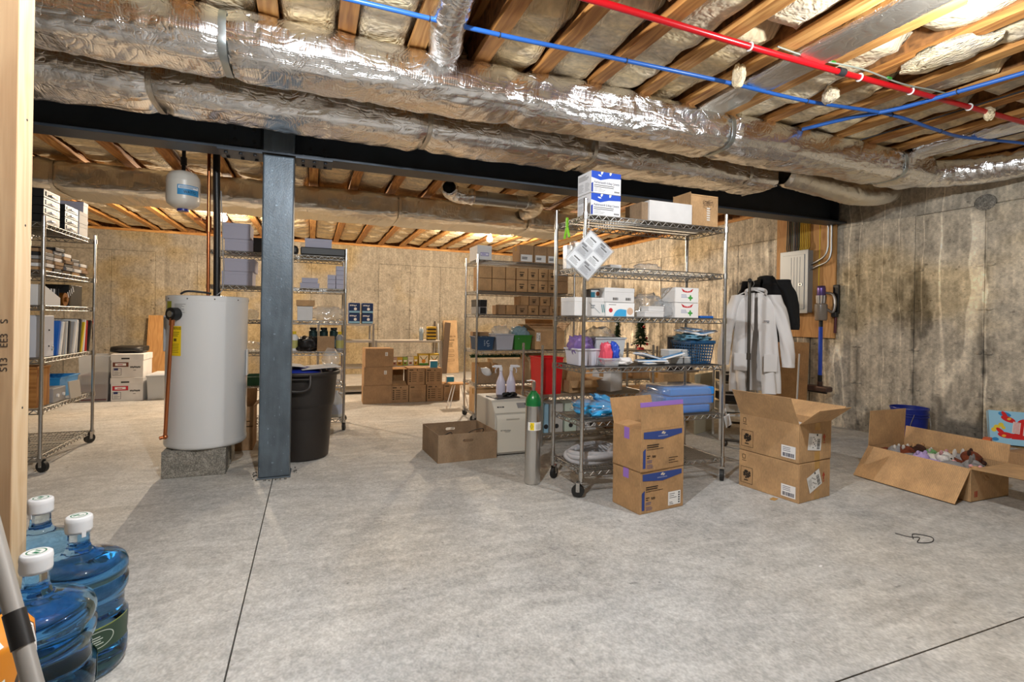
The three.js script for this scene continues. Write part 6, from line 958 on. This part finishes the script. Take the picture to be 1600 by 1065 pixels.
  // lower shelves: craft box with paper, garlands, big cartons
  const cc = thing('cutout_carton', 'brown carton with a scooped cut-out full of folded paper', 'box', [1.86, TD[1] + 0.001, -5.58]); const cs = new THREE.Shape(); cs.moveTo(-0.12, 0); cs.lineTo(0.12, 0); cs.lineTo(0.12, 0.22); cs.lineTo(0.09, 0.16); cs.absarc(0, 0.17, 0.085, 0, Math.PI, true); cs.lineTo(-0.12, 0.2); cs.closePath();
  add('front_wall', uvBox(new THREE.ExtrudeGeometry(cs, { depth: 0.005, bevelEnabled: false }).translate(0, 0, 0.12)), M.cardGrey, cc); add('shell', uvBox(merge([box(0.24, 0.005, 0.24), box(0.005, 0.22, 0.24, -0.118), box(0.005, 0.22, 0.24, 0.118), box(0.24, 0.22, 0.005, 0, 0, -0.118)])), M.cardIn, cc);
  single('folded_paper', 'folded white paper inside the scooped carton', 'paper', lump(0.085, 0.08, 0.085, 0.2, 3, 73, 4), M.white, [1.86, TD[1] + 0.01, -5.58]);
  const leafG = (n, L, s) => { const out = []; for (let i = 0; i < n; i++) { const x = (hash(i, 1, s) - 0.5) * L, a = hash(i, 2, s) * 6.28, r = 0.03 + 0.05 * hash(i, 3, s); out.push(bar([x, 0.03 + 0.01 * hash(i, 4, s), 0], [x + 0.04 * (hash(i, 5, s) - 0.5), 0.035 + r * 0.6 * Math.abs(Math.sin(a)), r * Math.cos(a)], 0.004, 3, 0.0005)); } return merge(out); };
  const pineGreen = flat(0x24431f, 0.8);
  const gar = thing('pine_garland', 'dark green artificial garland under the bins of the carton rack', 'garland', [2.05, TD[1] + 0.26, -5.62]); add('needles', leafG(500, 0.7, 3), pineGreen, gar).userData.kind = 'stuff'; add('core', bar([-0.35, 0.03, 0], [0.35, 0.03, 0], 0.012, 6), pineGreen, gar);
  carton('brown_carton', 'pale brown carton under the garland on the carton rack', 0.5, 0.26, 0.2, [2.22, TD[1] + 0.001, -5.72], 0, { mat: M.card[3], plain: true }); carton('open_carton', 'brown carton with angled flaps behind the spray bottles', 0.3, 0.23, 0.24, [2.5, TD[1] + 0.001, -5.55], 0, { mat: M.card[3], open: [['front', 40, 0.06], ['left', 30, 0.1], ['back', 20, 0.1]] });
  carton('brown_carton', 'labelled carton on the bottom shelf of the carton rack by its near post', 0.24, 0.27, 0.3, [1.85, TD[0] + 0.001, -5.6], 0, { mat: M.card[0] }); carton('brown_carton', 'wide carton on the bottom shelf of the carton rack behind the steriliser', 0.6, 0.26, 0.3, [2.32, TD[0] + 0.001, -5.6], 0, { mat: M.card[2] });
}
// ---------------------------------------------------------------- low racks
{
  bin('red_bin', 'tall bright red plastic bin on the low rack', 0.23, 0.35, 0.26, [2.13, 0.451, -4.5], 0, phys({ color: 0xc8161a, roughness: 0.35 }), { taper: 0.88 });
  const wc = carton('white_carton', 'white carton with tan tape on the low rack behind the front one', 0.22, 0.2, 0.22, [2.83, 0.451, -4.52], 25, { mat: M.whiteCard, tape: M.card[1] });
  carton('brown_carton', 'open brown carton on the low rack behind the red bin', 0.3, 0.12, 0.24, [2.47, 0.451, -4.5], 0, { mat: M.card[0], open: [['front', 140, 0.08], ['back', 20, 0.1], ['right', 80, 0.08]] });
  const bin1 = (l, x, m, w = 0.11) => { const t = thing('filing_case', l, 'case', [x, 0.101, -4.42]); add('case', rbox(w - 0.006, 0.27, 0.2, 0, 0, 0, 0.004), m, t); add('finger_hole', bar([0, 0.06, 0.1], [0, 0.06, 0.1025], 0.022, 16), M.dark, t); };
  bin1('pale blue document case at the post end of the low rack bottom shelf', 2.05, flat(0x8fb6cc, 0.5), 0.06); bin1('grey ribbed document case on the low rack bottom shelf', 2.16, flat(0xb4b0aa, 0.5), 0.14); bin1('pale green patterned document case on the low rack bottom shelf', 2.31, flat(0xc2cdbd, 0.5), 0.13); bin1('white document case on the low rack bottom shelf', 2.425, M.white, 0.09); bin1('light grey document case behind the hose coil', 2.535, flat(0xc5c2c0, 0.5), 0.11);
  carton('brown_carton', 'dark open carton on the bottom shelf of the low rack', 0.24, 0.16, 0.26, [2.82, 0.101, -4.45], 0, { mat: M.card[2], open: [['front', 60, 0.1], ['back', 20, 0.1]] });
  // small decorated trees
  const tree = (l, x, z, H, Rr, s) => {
    const t = thing('christmas_tree', l, 'tree', [x, 0.791, z]); const nd = [];
    for (let i = 0; i < 1500 * H; i++) { const v = hash(i, 1, s), y = 0.06 + v * (H - 0.06), r = Rr * (1 - v * 0.9), a = hash(i, 2, s) * 6.283, rr0 = r * (0.35 + 0.65 * hash(i, 3, s)); nd.push(bar([0.3 * rr0 * Math.cos(a), y + 0.01, 0.3 * rr0 * Math.sin(a)], [rr0 * Math.cos(a), y - 0.02 + 0.03 * hash(i, 4, s), rr0 * Math.sin(a)], 0.006, 3, 0.001)); }
    const n = add('needles', merge(nd), pineG, t); n.userData.kind = 'stuff'; add('trunk', bar([0, 0, 0], [0, H * 0.95, 0], 0.01, 8, 0.003), flat(0x4c3522, 0.8), t); add('base', bar([0, 0, 0], [0, 0.03, 0], 0.05, 16, 0.04), M.red, t);
    for (let i = 0; i < 14; i++) { const v = 0.08 + 0.85 * hash(i, 7, s), a = hash(i, 8, s) * 6.283, r = Rr * (1 - v * 0.88); add('bauble', new THREE.SphereGeometry(0.016, 10, 8).translate(r * Math.cos(a), v * H, r * Math.sin(a)), [M.red, flat(0xd8c9a0, 0.4), M.white][i % 3], t); }
  };
  const pineG = flat(0x27401f, 0.85);
  tree('taller decorated artificial tree on the low rack by the side wall', 4.0, -5.6, 0.52, 0.14, 5); tree('smaller decorated artificial tree with red trim on the low rack', 3.66, -5.62, 0.44, 0.085, 9);
  const g2 = thing('pine_garland', 'dark garland hanging under the shelf with the small trees', 'garland', [3.7, 0.62, -5.52]); const nd = []; for (let i = 0; i < 320; i++) { const u = hash(i, 1, 8) - 0.5, a = hash(i, 2, 8) * 6.28, r = 0.05 * hash(i, 3, 8) + 0.02, y = 0.08 - 0.5 * (0.25 - u * u); nd.push(bar([u * 0.7, y, 0], [u * 0.7 + 0.02, y + r * Math.sin(a), r * Math.cos(a)], 0.005, 3, 0.001)); } add('needles', merge(nd), pineG, g2).userData.kind = 'stuff'; add('core', tube([[-0.35, 0.08, 0], [-0.15, -0.03, 0], [0.15, -0.03, 0], [0.35, 0.08, 0]], 0.01, 20, 6), pineG, g2);
  carton('brown_carton', 'wide brown carton on the lower shelf under the small trees', 0.5, 0.17, 0.3, [3.52, 0.421, -5.68], 0, { mat: M.card[1] }); carton('brown_carton', 'narrow brown carton on the lower shelf under the taller tree', 0.26, 0.16, 0.3, [3.97, 0.421, -5.68], 0, { mat: M.card[0] });
  carton('brown_carton', 'large brown carton on the floor between the low racks', 0.5, 0.4, 0.3, [3.45, 0, -5.0], 4, { mat: M.card[1] }); carton('brown_carton', 'tall tan carton on the floor near the side wall behind the lattice basket', 0.34, 0.56, 0.3, [3.95, 0, -4.95], -6, { mat: M.card[3] });
  const dk = thing('monitor_screen', 'dark flat screen standing behind the lattice basket', 'screen', [4.1, 0.56, -4.95], 10); add('panel', rbox(0.42, 0.4, 0.03, 0, 0.02, 0, 0.006), M.dark, dk); add('bezel', merge([rbox(0.44, 0.02, 0.035, 0, 0.42, 0, 0.004), rbox(0.44, 0.02, 0.2, 0, 0.0, 0, 0.004)]), flat(0xb8ac98, 0.5), dk);
  single('beige_panel', 'flat beige board standing on the floor behind the blue sheet bundle', 'board', rbox(0.42, 0.62, 0.02, 0, 0, 0, 0.003), flat(0xb9b39c, 0.6), [3.88, 0, -4.3], 24);
}
// ---------------------------------------------------------------- garment rail, coats
{
  const P = [3.76, 0, -3.6], dir = [0.72, -0.69];
  const t = thing('garment_rail', 'dark metal garment rail standing near the wall', 'garment rail', P), gm = std({ color: 0x57534d, metalness: 0.7, roughness: 0.4 }), q = (k, y) => [dir[0] * k, y, dir[1] * k];
  for (const k of [0, 0.95]) { add('upright', bar(q(k, 0.06), q(k, 1.53), 0.014, 12), gm, t); add('foot_bar', merge([bar([q(k, 0)[0] - 0.2 * 0.69, 0.06, q(k, 0)[2] - 0.2 * 0.72], [q(k, 0)[0] + 0.2 * 0.69, 0.06, q(k, 0)[2] + 0.2 * 0.72], 0.012, 10), ...[-1, 1].map((s) => new THREE.SphereGeometry(0.028, 12, 8).translate(q(k, 0)[0] + s * 0.19 * 0.69, 0.028, q(k, 0)[2] + s * 0.19 * 0.72))]), gm, t); }
  add('top_rail', bar(q(-0.06, 1.545), q(1.0, 1.545), 0.014, 12), gm, t); add('bottom_rail', bar(q(0, 0.06), q(0.95, 0.06), 0.012, 10), gm, t); add('collar', bar(q(0, 0.82), q(0, 0.88), 0.019, 12), gm, t); add('rail_cap', new THREE.SphereGeometry(0.019, 12, 8).translate(...q(-0.06, 1.545)), M.black, t);
  function coat(name, label, pos, turn, m, H, wS, wH, o) {
    const c = thing(name, label, 'coat', pos, turn);
    // body: a tube of elliptical sections, open down the front
    const body = (gap, thick) => grid(72, 44, (u, v) => {
      const y = -v * H, sh = sstep(0, 0.1, v), half = gap(v), a = half + u * (Math.PI * 2 - 2 * half), w = mix(0.06, wS, Math.sqrt(sh)) + (wH - wS) * sstep(0.15, 1, v), dp = mix(0.05, 0.085, sh) + 0.045 * v;
      const fold = 0.014 * sstep(0.2, 1, v) * Math.sin(a * 9 + 2 * Math.sin(v * 3)) + 0.01 * (fbm(u * 9, v * 5, 3, 0, 0, o.s) - 0.5);
      return [(w + fold + thick) * Math.sin(a), y, (dp + fold + thick) * Math.cos(a)];
    });
    add('body', body((v) => 0.05 + 0.16 * sstep(0.1, 0, v) + (o.gap || 0.22) * v, 0), m, c);
    for (const s of [-1, 1]) {
      const S = [[s * (wS - 0.03), -0.05, 0], [s * (wS + 0.025), -0.16, 0.0], [s * (wS + 0.07), -0.36, 0.03], [s * (wS + 0.09), -0.5, 0.05], [s * (wS + 0.1), -H * 0.72, 0.07]], cv = new THREE.CatmullRomCurve3(S.map((k) => V(...k)));
      const sl = grid(24, 30, (u, v) => { const p = cv.getPoint(v), a = u * 6.283, r = mix(0.075, 0.06, v) * (1 + 0.12 * Math.sin(a * 4 + v * 9)) + 0.006 * fbm(u * 6, v * 12, 2, 0, 0, 5); return [p.x + r * Math.cos(a) * 0.8, p.y + (v < 0.1 ? 0.03 * (1 - v * 10) : 0), p.z + r * Math.sin(a)]; }, true);
      const so = add('sleeve', sl, m, c); if (o.cuffs) add('cuff', grid(24, 2, (u, v) => { const p = cv.getPoint(1), a = u * 6.283, r = 0.064; return [p.x + r * Math.cos(a) * 0.82, p.y + 0.02 - v * 0.03, p.z + r * Math.sin(a)]; }, true), m, so);
      // lapel
      const L = new THREE.Shape(); L.moveTo(0, 0); L.lineTo(s * 0.075, -0.05); L.lineTo(s * 0.1, -0.13); L.lineTo(s * 0.072, -0.135); L.lineTo(s * 0.078, -0.165); L.lineTo(0.004 * s, -0.36); L.closePath();
      const lp = add('lapel', new THREE.ExtrudeGeometry(L, { depth: 0.005, bevelEnabled: false }), m, c); lp.position.set(s * 0.012, -0.0, 0.07); lp.rotation.set(-0.12, s * 0.25, 0);
      if (o.pockets) { const pk = add('pocket', rbox(0.13, 0.16, 0.005, 0, 0, 0, 0.002), m, c); pk.position.set(s * 0.125, -H * 0.78, 0.115); pk.rotation.y = s * 0.5; }
    }
    if (o.plainTop) add('collar', lump(0.085, 0.035, 0.06, 0.2, 3, 5, 4).translate(0, -0.035, -0.005), m, c); else add('collar', tube([[-0.075, -0.02, 0.05], [-0.085, 0.012, 0.0], [0, 0.028, -0.045], [0.085, 0.012, 0.0], [0.075, -0.02, 0.05]], 0.012, 30, 8).scale(1, 1.5, 1), m, c);
    return c;
  }
  const wcT = coat('lab_coat', 'white lab coat hanging open on the garment rail', [3.9, 1.44, -3.66], -44, M.cloth, 0.93, 0.175, 0.215, { s: 3, pockets: true, cuffs: true });
  print(wcT, 'name_embroidery', 0.09, 0.03, [0.1, -0.27, 0.108], 22, (c, w, h) => { lines(c, w * 0.05, h * 0.15, w * 0.85, 1, 1, h * 0.22, '#444a5a'); lines(c, w * 0.4, h * 0.6, w * 0.3, 1, 1, h * 0.2, '#444a5a'); }, 96);
  const hg = thing('coat_hanger', 'white plastic hanger holding the lab coat', 'hanger', [3.87, 1.44, -3.67], -44); add('arms', tube([[-0.17, -0.045, 0], [-0.05, 0.015, 0], [0, 0.03, 0], [0.05, 0.015, 0], [0.17, -0.045, 0]], 0.006, 30, 8), M.white, hg); add('hook', tube([[0, 0.03, 0], [0, 0.06, 0], [0.012, 0.085, 0.0], [0, 0.122, 0], [-0.018, 0.122, 0]], 0.0025, 24, 6), M.wire, hg);
  coat('black_jacket', 'black jacket hanging behind the white lab coat', [4.2, 1.6, -3.82], -75, M.blackCloth, 0.62, 0.2, 0.22, { s: 8, gap: 0.05, plainTop: true });
  // white organiser, leaning sheets and rail behind the coats
  const og = thing('drawer_unit', 'white wire drawer unit behind the lab coat', 'drawers', [3.98, 0, -3.98], -30); add('frame', merge([rbox(0.36, 0.02, 0.3, 0, 0.68, 0), rbox(0.36, 0.02, 0.3, 0, 0.24, 0), rbox(0.02, 0.7, 0.02, -0.17, 0, 0.14), rbox(0.02, 0.7, 0.02, 0.17, 0, 0.14), rbox(0.02, 0.7, 0.02, -0.17, 0, -0.14), rbox(0.02, 0.7, 0.02, 0.17, 0, -0.14)]), M.white, og);
  for (let i = 0; i < 4; i++) { const d = add('drawer', rbox(0.31, 0.075, 0.27, 0, 0.28 + i * 0.1, 0, 0.004), i % 2 ? M.dark : flat(0xcfc9bd, 0.5), og); add('drawer_lip', rbox(0.3, 0.012, 0.01, 0, 0.345 + i * 0.1, 0.138, 0.002), M.white, d); }
  single('flat_cardboard', 'tall brown cardboard sheet leaning on the wall beside the lab coat', 'cardboard', uvBox(rbox(0.42, 0.95, 0.012, 0, 0, 0, 0.002).rotateX(-0.13)), M.card[1], [5.2, 0, -4.42], -65);
  single('flat_cardboard', 'shorter brown cardboard sheet in front of the tall one beside the lab coat', 'cardboard', uvBox(rbox(0.32, 0.78, 0.012, 0, 0, 0, 0.002).rotateX(-0.15)), M.cardIn, [4.95, 0, -4.3], -60);
  single('white_rod', 'thin white rod leaning beside the cardboard sheets', 'rod', bar([0, 0, 0], [0.09, 0.82, -0.04], 0.009, 10), M.white, [5.0, 0.004, -4.12]);
}
// ---------------------------------------------------------------- electric panel, plywood, vacuum
{
  const ply = thing('plywood_board', 'plywood backing board behind the electric panel', 'board', [5.576, 1.0, -4.5]); add('sheet', wood(rbox(0.02, 1.5, 0.8, 0, 0, 0, 0.002)), M.ply, ply);
  const p = thing('breaker_box', 'grey steel electric panel on the plywood board', 'breaker box', [5.53, 1.295, -4.57]); const pm2 = flat(0x9da2a6, 0.42, { metalness: 0.3 });
  add('cabinet', rbox(0.095, 0.745, 0.37, 0, 0, 0, 0.004), pm2, p); const fr = add('trim_frame', merge([rbox(0.012, 0.76, 0.39, -0.052, -0.008, 0, 0.004)]), pm2, p); const dr = add('door', rbox(0.008, 0.66, 0.3, -0.061, 0.04, 0, 0.003), pm2, p); for (const z of [0.0, 0.04, 0.08, 0.12]) add('door_rib', rbox(0.004, 0.6, 0.008, -0.066, 0.07, -0.03 + z, 0.0015), pm2, dr); add('latch', rbox(0.008, 0.035, 0.05, -0.067, 0.32, 0.1, 0.002), M.galv, dr); add('latch_slot', rbox(0.004, 0.02, 0.02, -0.071, 0.328, 0.1, 0.001), M.black, dr);
  const colr = [0x3d4a44, 0x3d4a44, 0x2a2a2a, 0x5a6a5c, 0x8a8a86, 0x2c3a48, 0x3a3a3a, 0x30463a, 0xc9a92c, 0xd2b032, 0xc7a428, 0xd8bb4a, 0xc9a92c, 0xbf9a26], cn = ['grey-green', 'dark green', 'black', 'sage', 'pale grey', 'slate', 'charcoal', 'deep green', 'yellow', 'bright yellow', 'ochre', 'pale yellow', 'golden', 'mustard'];
  colr.forEach((c, i) => { const z = -4.73 + i * 0.024; single('electric_cable', `${cn[i]} cable in the bunch entering the electric panel, ${['first', 'second', 'third', 'fourth', 'fifth', 'sixth', 'seventh', 'eighth', 'ninth', 'tenth', 'eleventh', 'twelfth', 'thirteenth', 'last'][i]} from the shelving side`, 'cable', tube([[5.53, 2.04, -4.7 + i * 0.02], [5.53, 2.08, z + 0.01], [5.545, 2.16, z], [5.55, 2.4, z], [5.55, 2.62, z]], 0.0065, 30, 6), flat(c, 0.5), [0, 0, 0], 0, 'cables into the panel'); });
  single('electric_cable', 'single yellow cable running down the plywood beside the panel', 'cable', tube([[5.567, 2.55, -4.3], [5.567, 2.1, -4.3], [5.566, 1.7, -4.305], [5.566, 1.45, -4.3]], 0.006, 40, 6), M.yellow);
  for (const [i, z, y] of [[0, -4.18, 1.9], [1, -4.14, 1.84]]) single('metal_conduit', ['upper grey conduit bending up from the side of the panel', 'lower grey conduit bending up from the side of the panel'][i], 'conduit', tube([[5.53, y - 0.03, -4.385], [5.53, y, -4.3], [5.53, y + 0.05, z - 0.03], [5.54, y + 0.14, z], [5.545, y + 0.3, z], [5.545, 2.6, z]], 0.0115, 50, 10), M.galv);
  // stick vacuum on its wall dock
  const v = thing('stick_vacuum', 'cordless stick vacuum with a blue tube hanging on its wall dock', 'vacuum cleaner', [5.46, 0, -4.19]); const vm = std({ color: 0xb3aeaa, metalness: 0.85, roughness: 0.35 });
  add('motor', lathe([[0.0001, 1.6], [0.04, 1.6], [0.045, 1.57], [0.046, 1.49], [0.03, 1.485]], 28), std({ color: 0x6a5590, metalness: 0.6, roughness: 0.3 }), v); add('cyclone', merge([...Array(8)].map((_, i) => bar([0.035 * Math.cos(i * 0.785), 1.4, 0.035 * Math.sin(i * 0.785)], [0.04 * Math.cos(i * 0.785), 1.49, 0.04 * Math.sin(i * 0.785)], 0.016, 8)).concat([bar([0, 1.38, 0], [0, 1.5, 0], 0.04, 20)])), vm, v);
  add('dust_bin', lathe([[0.0001, 1.2], [0.056, 1.2], [0.066, 1.215], [0.066, 1.38], [0.056, 1.395], [0.0001, 1.395]], 28), phys({ color: 0xa79c90, roughness: 0.2, transmission: 0.3, thickness: 0 }), v); add('handle', tube([[0.03, 1.52, 0.02], [0.05, 1.5, 0.1], [0.05, 1.4, 0.13], [0.04, 1.3, 0.11], [0.03, 1.33, 0.05]], 0.016, 40, 10), vm, v);
  add('neck', bar([0, 1.12, 0], [0, 1.2, 0], 0.022, 16), M.dark, v); const w = add('wand', bar([0, 0.57, 0], [0, 1.13, 0], 0.022, 18), phys({ color: 0x2a5be6, roughness: 0.3, clearcoat: 0.5 }), v); add('wand_end', bar([0, 0.48, 0], [0, 0.575, 0], 0.024, 14), M.dark, v);
  const hd = add('cleaner_head', merge([rbox(0.11, 0.065, 0.28, -0.02, 0.39, 0.0, 0.02), bar([0, 0.43, 0], [0, 0.5, 0], 0.03, 12)]), std({ color: 0x6a5650, metalness: 0.5, roughness: 0.3 }), v); add('brush_roll', bar([-0.04, 0.39, -0.11], [-0.04, 0.39, 0.11], 0.018, 14), M.black, hd);
  const dk = thing('wall_dock', 'black vacuum dock with a spare nozzle on the plywood edge', 'dock', [5.56, 1.28, -4.08]); add('plate', rbox(0.03, 0.33, 0.07, 0.0, 0.0, 0, 0.008), M.black, dk); add('nozzle', bar([-0.02, -0.02, 0.01], [-0.03, -0.22, 0.01], 0.014, 10), flat(0x5a1f2c, 0.4), dk); add('clip', rbox(0.05, 0.06, 0.06, -0.03, -0.04, 0.005, 0.01), M.dark, dk);
}
// ---------------------------------------------------------------- stud and the things at its foot
{
  const s = thing('wall_stud', 'bare pine framing stud rising to the joists beside the water bottles', 'stud', [0, 0, 0]);
  add('timber', wood(chamfer(-1.0, -0.838, 0, 2.64, -2.09, -2.0, 0.003)), M.pine, s);
  add('rough_face', wood(chamfer(-1.0, -0.8405, 0.001, 2.639, -2.0, -1.9965, 0.001)), M.pineFace, s);
  print(s, 'lumber_stamp', 0.022, 0.6, [-0.861, 1.25, -1.9955], 0, (c, w, h) => { c.fillStyle = '#3a3028'; c.font = `bold ${w * 1.1}px monospace`; c.save(); c.translate(w * 0.15, h * 0.97); c.rotate(-Math.PI / 2); c.fillText('S13  EE3  S', 0, w * 0.7); c.restore(); }, 40);
  for (const y of [1.42, 1.75, 0.85]) add('nail', new THREE.SphereGeometry(0.004, 8, 6).scale(0.4, 1, 1).translate(-0.838, y, -2.05), M.dark, s);
  const water = phys({ color: 0xffffff, transmission: 1, roughness: 0.03, ior: 1.36, thickness: 0.2, attenuationColor: new THREE.Color(0x58a8ee), attenuationDistance: 0.5 });
  const prof = [[0.0001, 0.0], [0.1, 0.0], [0.125, 0.008], [0.132, 0.03], [0.132, 0.075], [0.126, 0.085], [0.126, 0.095], [0.133, 0.107], [0.133, 0.16], [0.124, 0.172], [0.122, 0.185], [0.122, 0.225], [0.127, 0.238], [0.133, 0.25], [0.133, 0.28], [0.127, 0.289], [0.127, 0.296], [0.133, 0.305], [0.132, 0.324], [0.124, 0.342], [0.104, 0.357], [0.075, 0.367], [0.048, 0.376], [0.034, 0.388], [0.029, 0.405], [0.0275, 0.44], [0.027, 0.478], [0.0001, 0.478]];
  const bottle = (label, x, z, tn) => {
    const b = thing('water_bottle', label, 'bottle', [x, 0.001, z], tn); add('jug', toCreasedNormals(lathe(prof, 64), 1.2), water, b);
    const c = add('cap', lathe([[0.0275, 0.442], [0.034, 0.442], [0.036, 0.45], [0.0355, 0.472], [0.0365, 0.478], [0.035, 0.49], [0.03, 0.494], [0.0001, 0.494]], 32), flat(0xe3e5e8, 0.4), b); add('tear_tab', rbox(0.012, 0.022, 0.003, 0, 0.43, 0.034, 0.001), flat(0xe3e5e8, 0.4), c);
    const st = add('cap_sticker', new THREE.CircleGeometry(0.027, 24).rotateX(-Math.PI / 2).translate(0, 0.4946, 0), std({ roughness: 0.5, map: canvasTex(96, 96, (k, w, h) => { k.fillStyle = '#e6e9e8'; k.fillRect(0, 0, w, h); k.strokeStyle = '#2d6b52'; k.lineWidth = 6; k.beginPath(); k.arc(w / 2, h / 2, w * 0.38, 0, 7); k.stroke(); k.fillStyle = '#3a7a5e'; k.fillRect(w * 0.25, h * 0.3, w * 0.3, h * 0.2); k.fillRect(w * 0.4, h * 0.58, w * 0.3, h * 0.1); }) }), c);
    add('paper_label', new THREE.CylinderGeometry(0.1345, 0.1345, 0.075, 24, 1, true, R(-50), R(100)).translate(0, 0.13, 0), std({ roughness: 0.45, side: THREE.DoubleSide, map: canvasTex(256, 100, (k, w, h) => { k.fillStyle = '#24402f'; k.fillRect(0, 0, w, h); k.fillStyle = '#8d9a4a'; k.fillRect(0, 0, w, h * 0.05); k.strokeStyle = '#cfd6cf'; k.lineWidth = 3; k.beginPath(); k.ellipse(w * 0.5, h * 0.5, w * 0.2, h * 0.34, 0, 0, 7); k.stroke(); lines(k, w * 0.4, h * 0.35, w * 0.2, 4, h * 0.1, h * 0.04, '#cfd6cf'); }) }), b);
  };
  bottle('full blue water bottle nearest the viewer', -0.69, -1.774, 150); bottle('full blue water bottle in the middle of the three, clear of the stud', -0.69, -2.05, 40); bottle('full blue water bottle farthest back, half hidden by the stud', -0.879, -2.285, -30);
  const mp = thing('mop_handle', 'grey metal mop handle wrapped with black tape, leaning in the near corner', 'handle', [0, 0, 0]); const A = V(-0.788, 1.1, -1.563), B = V(-0.312, 0.005, -1.082), at = (k) => A.clone().lerp(B, k).toArray(); add('tube', bar(at(0), at(1), 0.0165, 20), flat(0x9a9793, 0.45, { metalness: 0.3 }), mp); add('tape_wrap', bar(at(0.505), at(0.56), 0.0185, 20), M.black, mp); add('foot_cap', bar(at(0.985), at(1), 0.019, 14), M.rubber, mp);
  const bg = thing('printed_sack', 'orange and white printed sack standing behind the mop handle', 'sack', [-0.66, 0.0, -1.46], 60); 
  const sk = grid(40, 30, (u, v) => { const a = u * 6.283, e = v < 0.06 ? Math.sqrt(v / 0.06) : v > 0.9 ? Math.max(0.1, (1 - v) / 0.1) : 1, k = 1 + 0.05 * Math.sin(a * 5 + v * 9); return [0.1 * Math.cos(a) * (0.7 + 0.3 * e) * k * (v < 0.06 ? e : 1), v * 0.47, 0.06 * Math.sin(a) * e * k]; }, true, (u, v) => [((u + 0.25) % 1) * 2, v]);
  add('bag', sk, std({ roughness: 0.4, map: (() => { const t = canvasTex(256, 512, (k, w, h) => { k.fillStyle = '#dd8a1e'; k.fillRect(0, 0, w, h); k.fillStyle = '#2a1a10'; for (let i = 0; i < 20; i++) { k.save(); k.translate(w * hash(i, 1), h * hash(i, 2)); k.rotate(hash(i, 3) * 3); k.fillRect(-30, -6, 60, 12); k.restore(); } k.fillStyle = '#f4f2ee'; for (let i = 0; i < 14; i++) { k.save(); k.translate(w * hash(i, 4), h * hash(i, 5)); k.rotate(0.3 + hash(i, 6)); k.fillRect(-34, -20, 62, 34); k.restore(); } k.strokeStyle = '#5a2a10'; k.lineWidth = 5; k.font = `bold ${w * 0.5}px sans-serif`; for (const [x, y] of [[0.05, 0.3], [0.55, 0.26], [0.1, 0.62]]) { k.fillText('A', w * x, h * y); k.strokeText('A', w * x, h * y); } }); t.wrapS = THREE.RepeatWrapping; return t; })() }), bg);
  single('wire_scrap', 'thin dark wire scrap curled on the open floor', 'wire', tube([[3.03, 0.004, -1.86], [3.06, 0.003, -1.8], [3.1, 0.003, -1.78], [3.02, 0.003, -1.74], [3.1, 0.003, -1.72], [3.17, 0.003, -1.76], [3.12, 0.004, -1.82], [3.05, 0.003, -1.78]], 0.002, 80, 5), M.dark);
  single('paper_scrap', 'tiny white paper scrap lying on the open floor', 'paper', rbox(0.025, 0.001, 0.01), M.white, [2.28, 0.0005, -1.73], 20);
}
renderer.render(scene, camera);
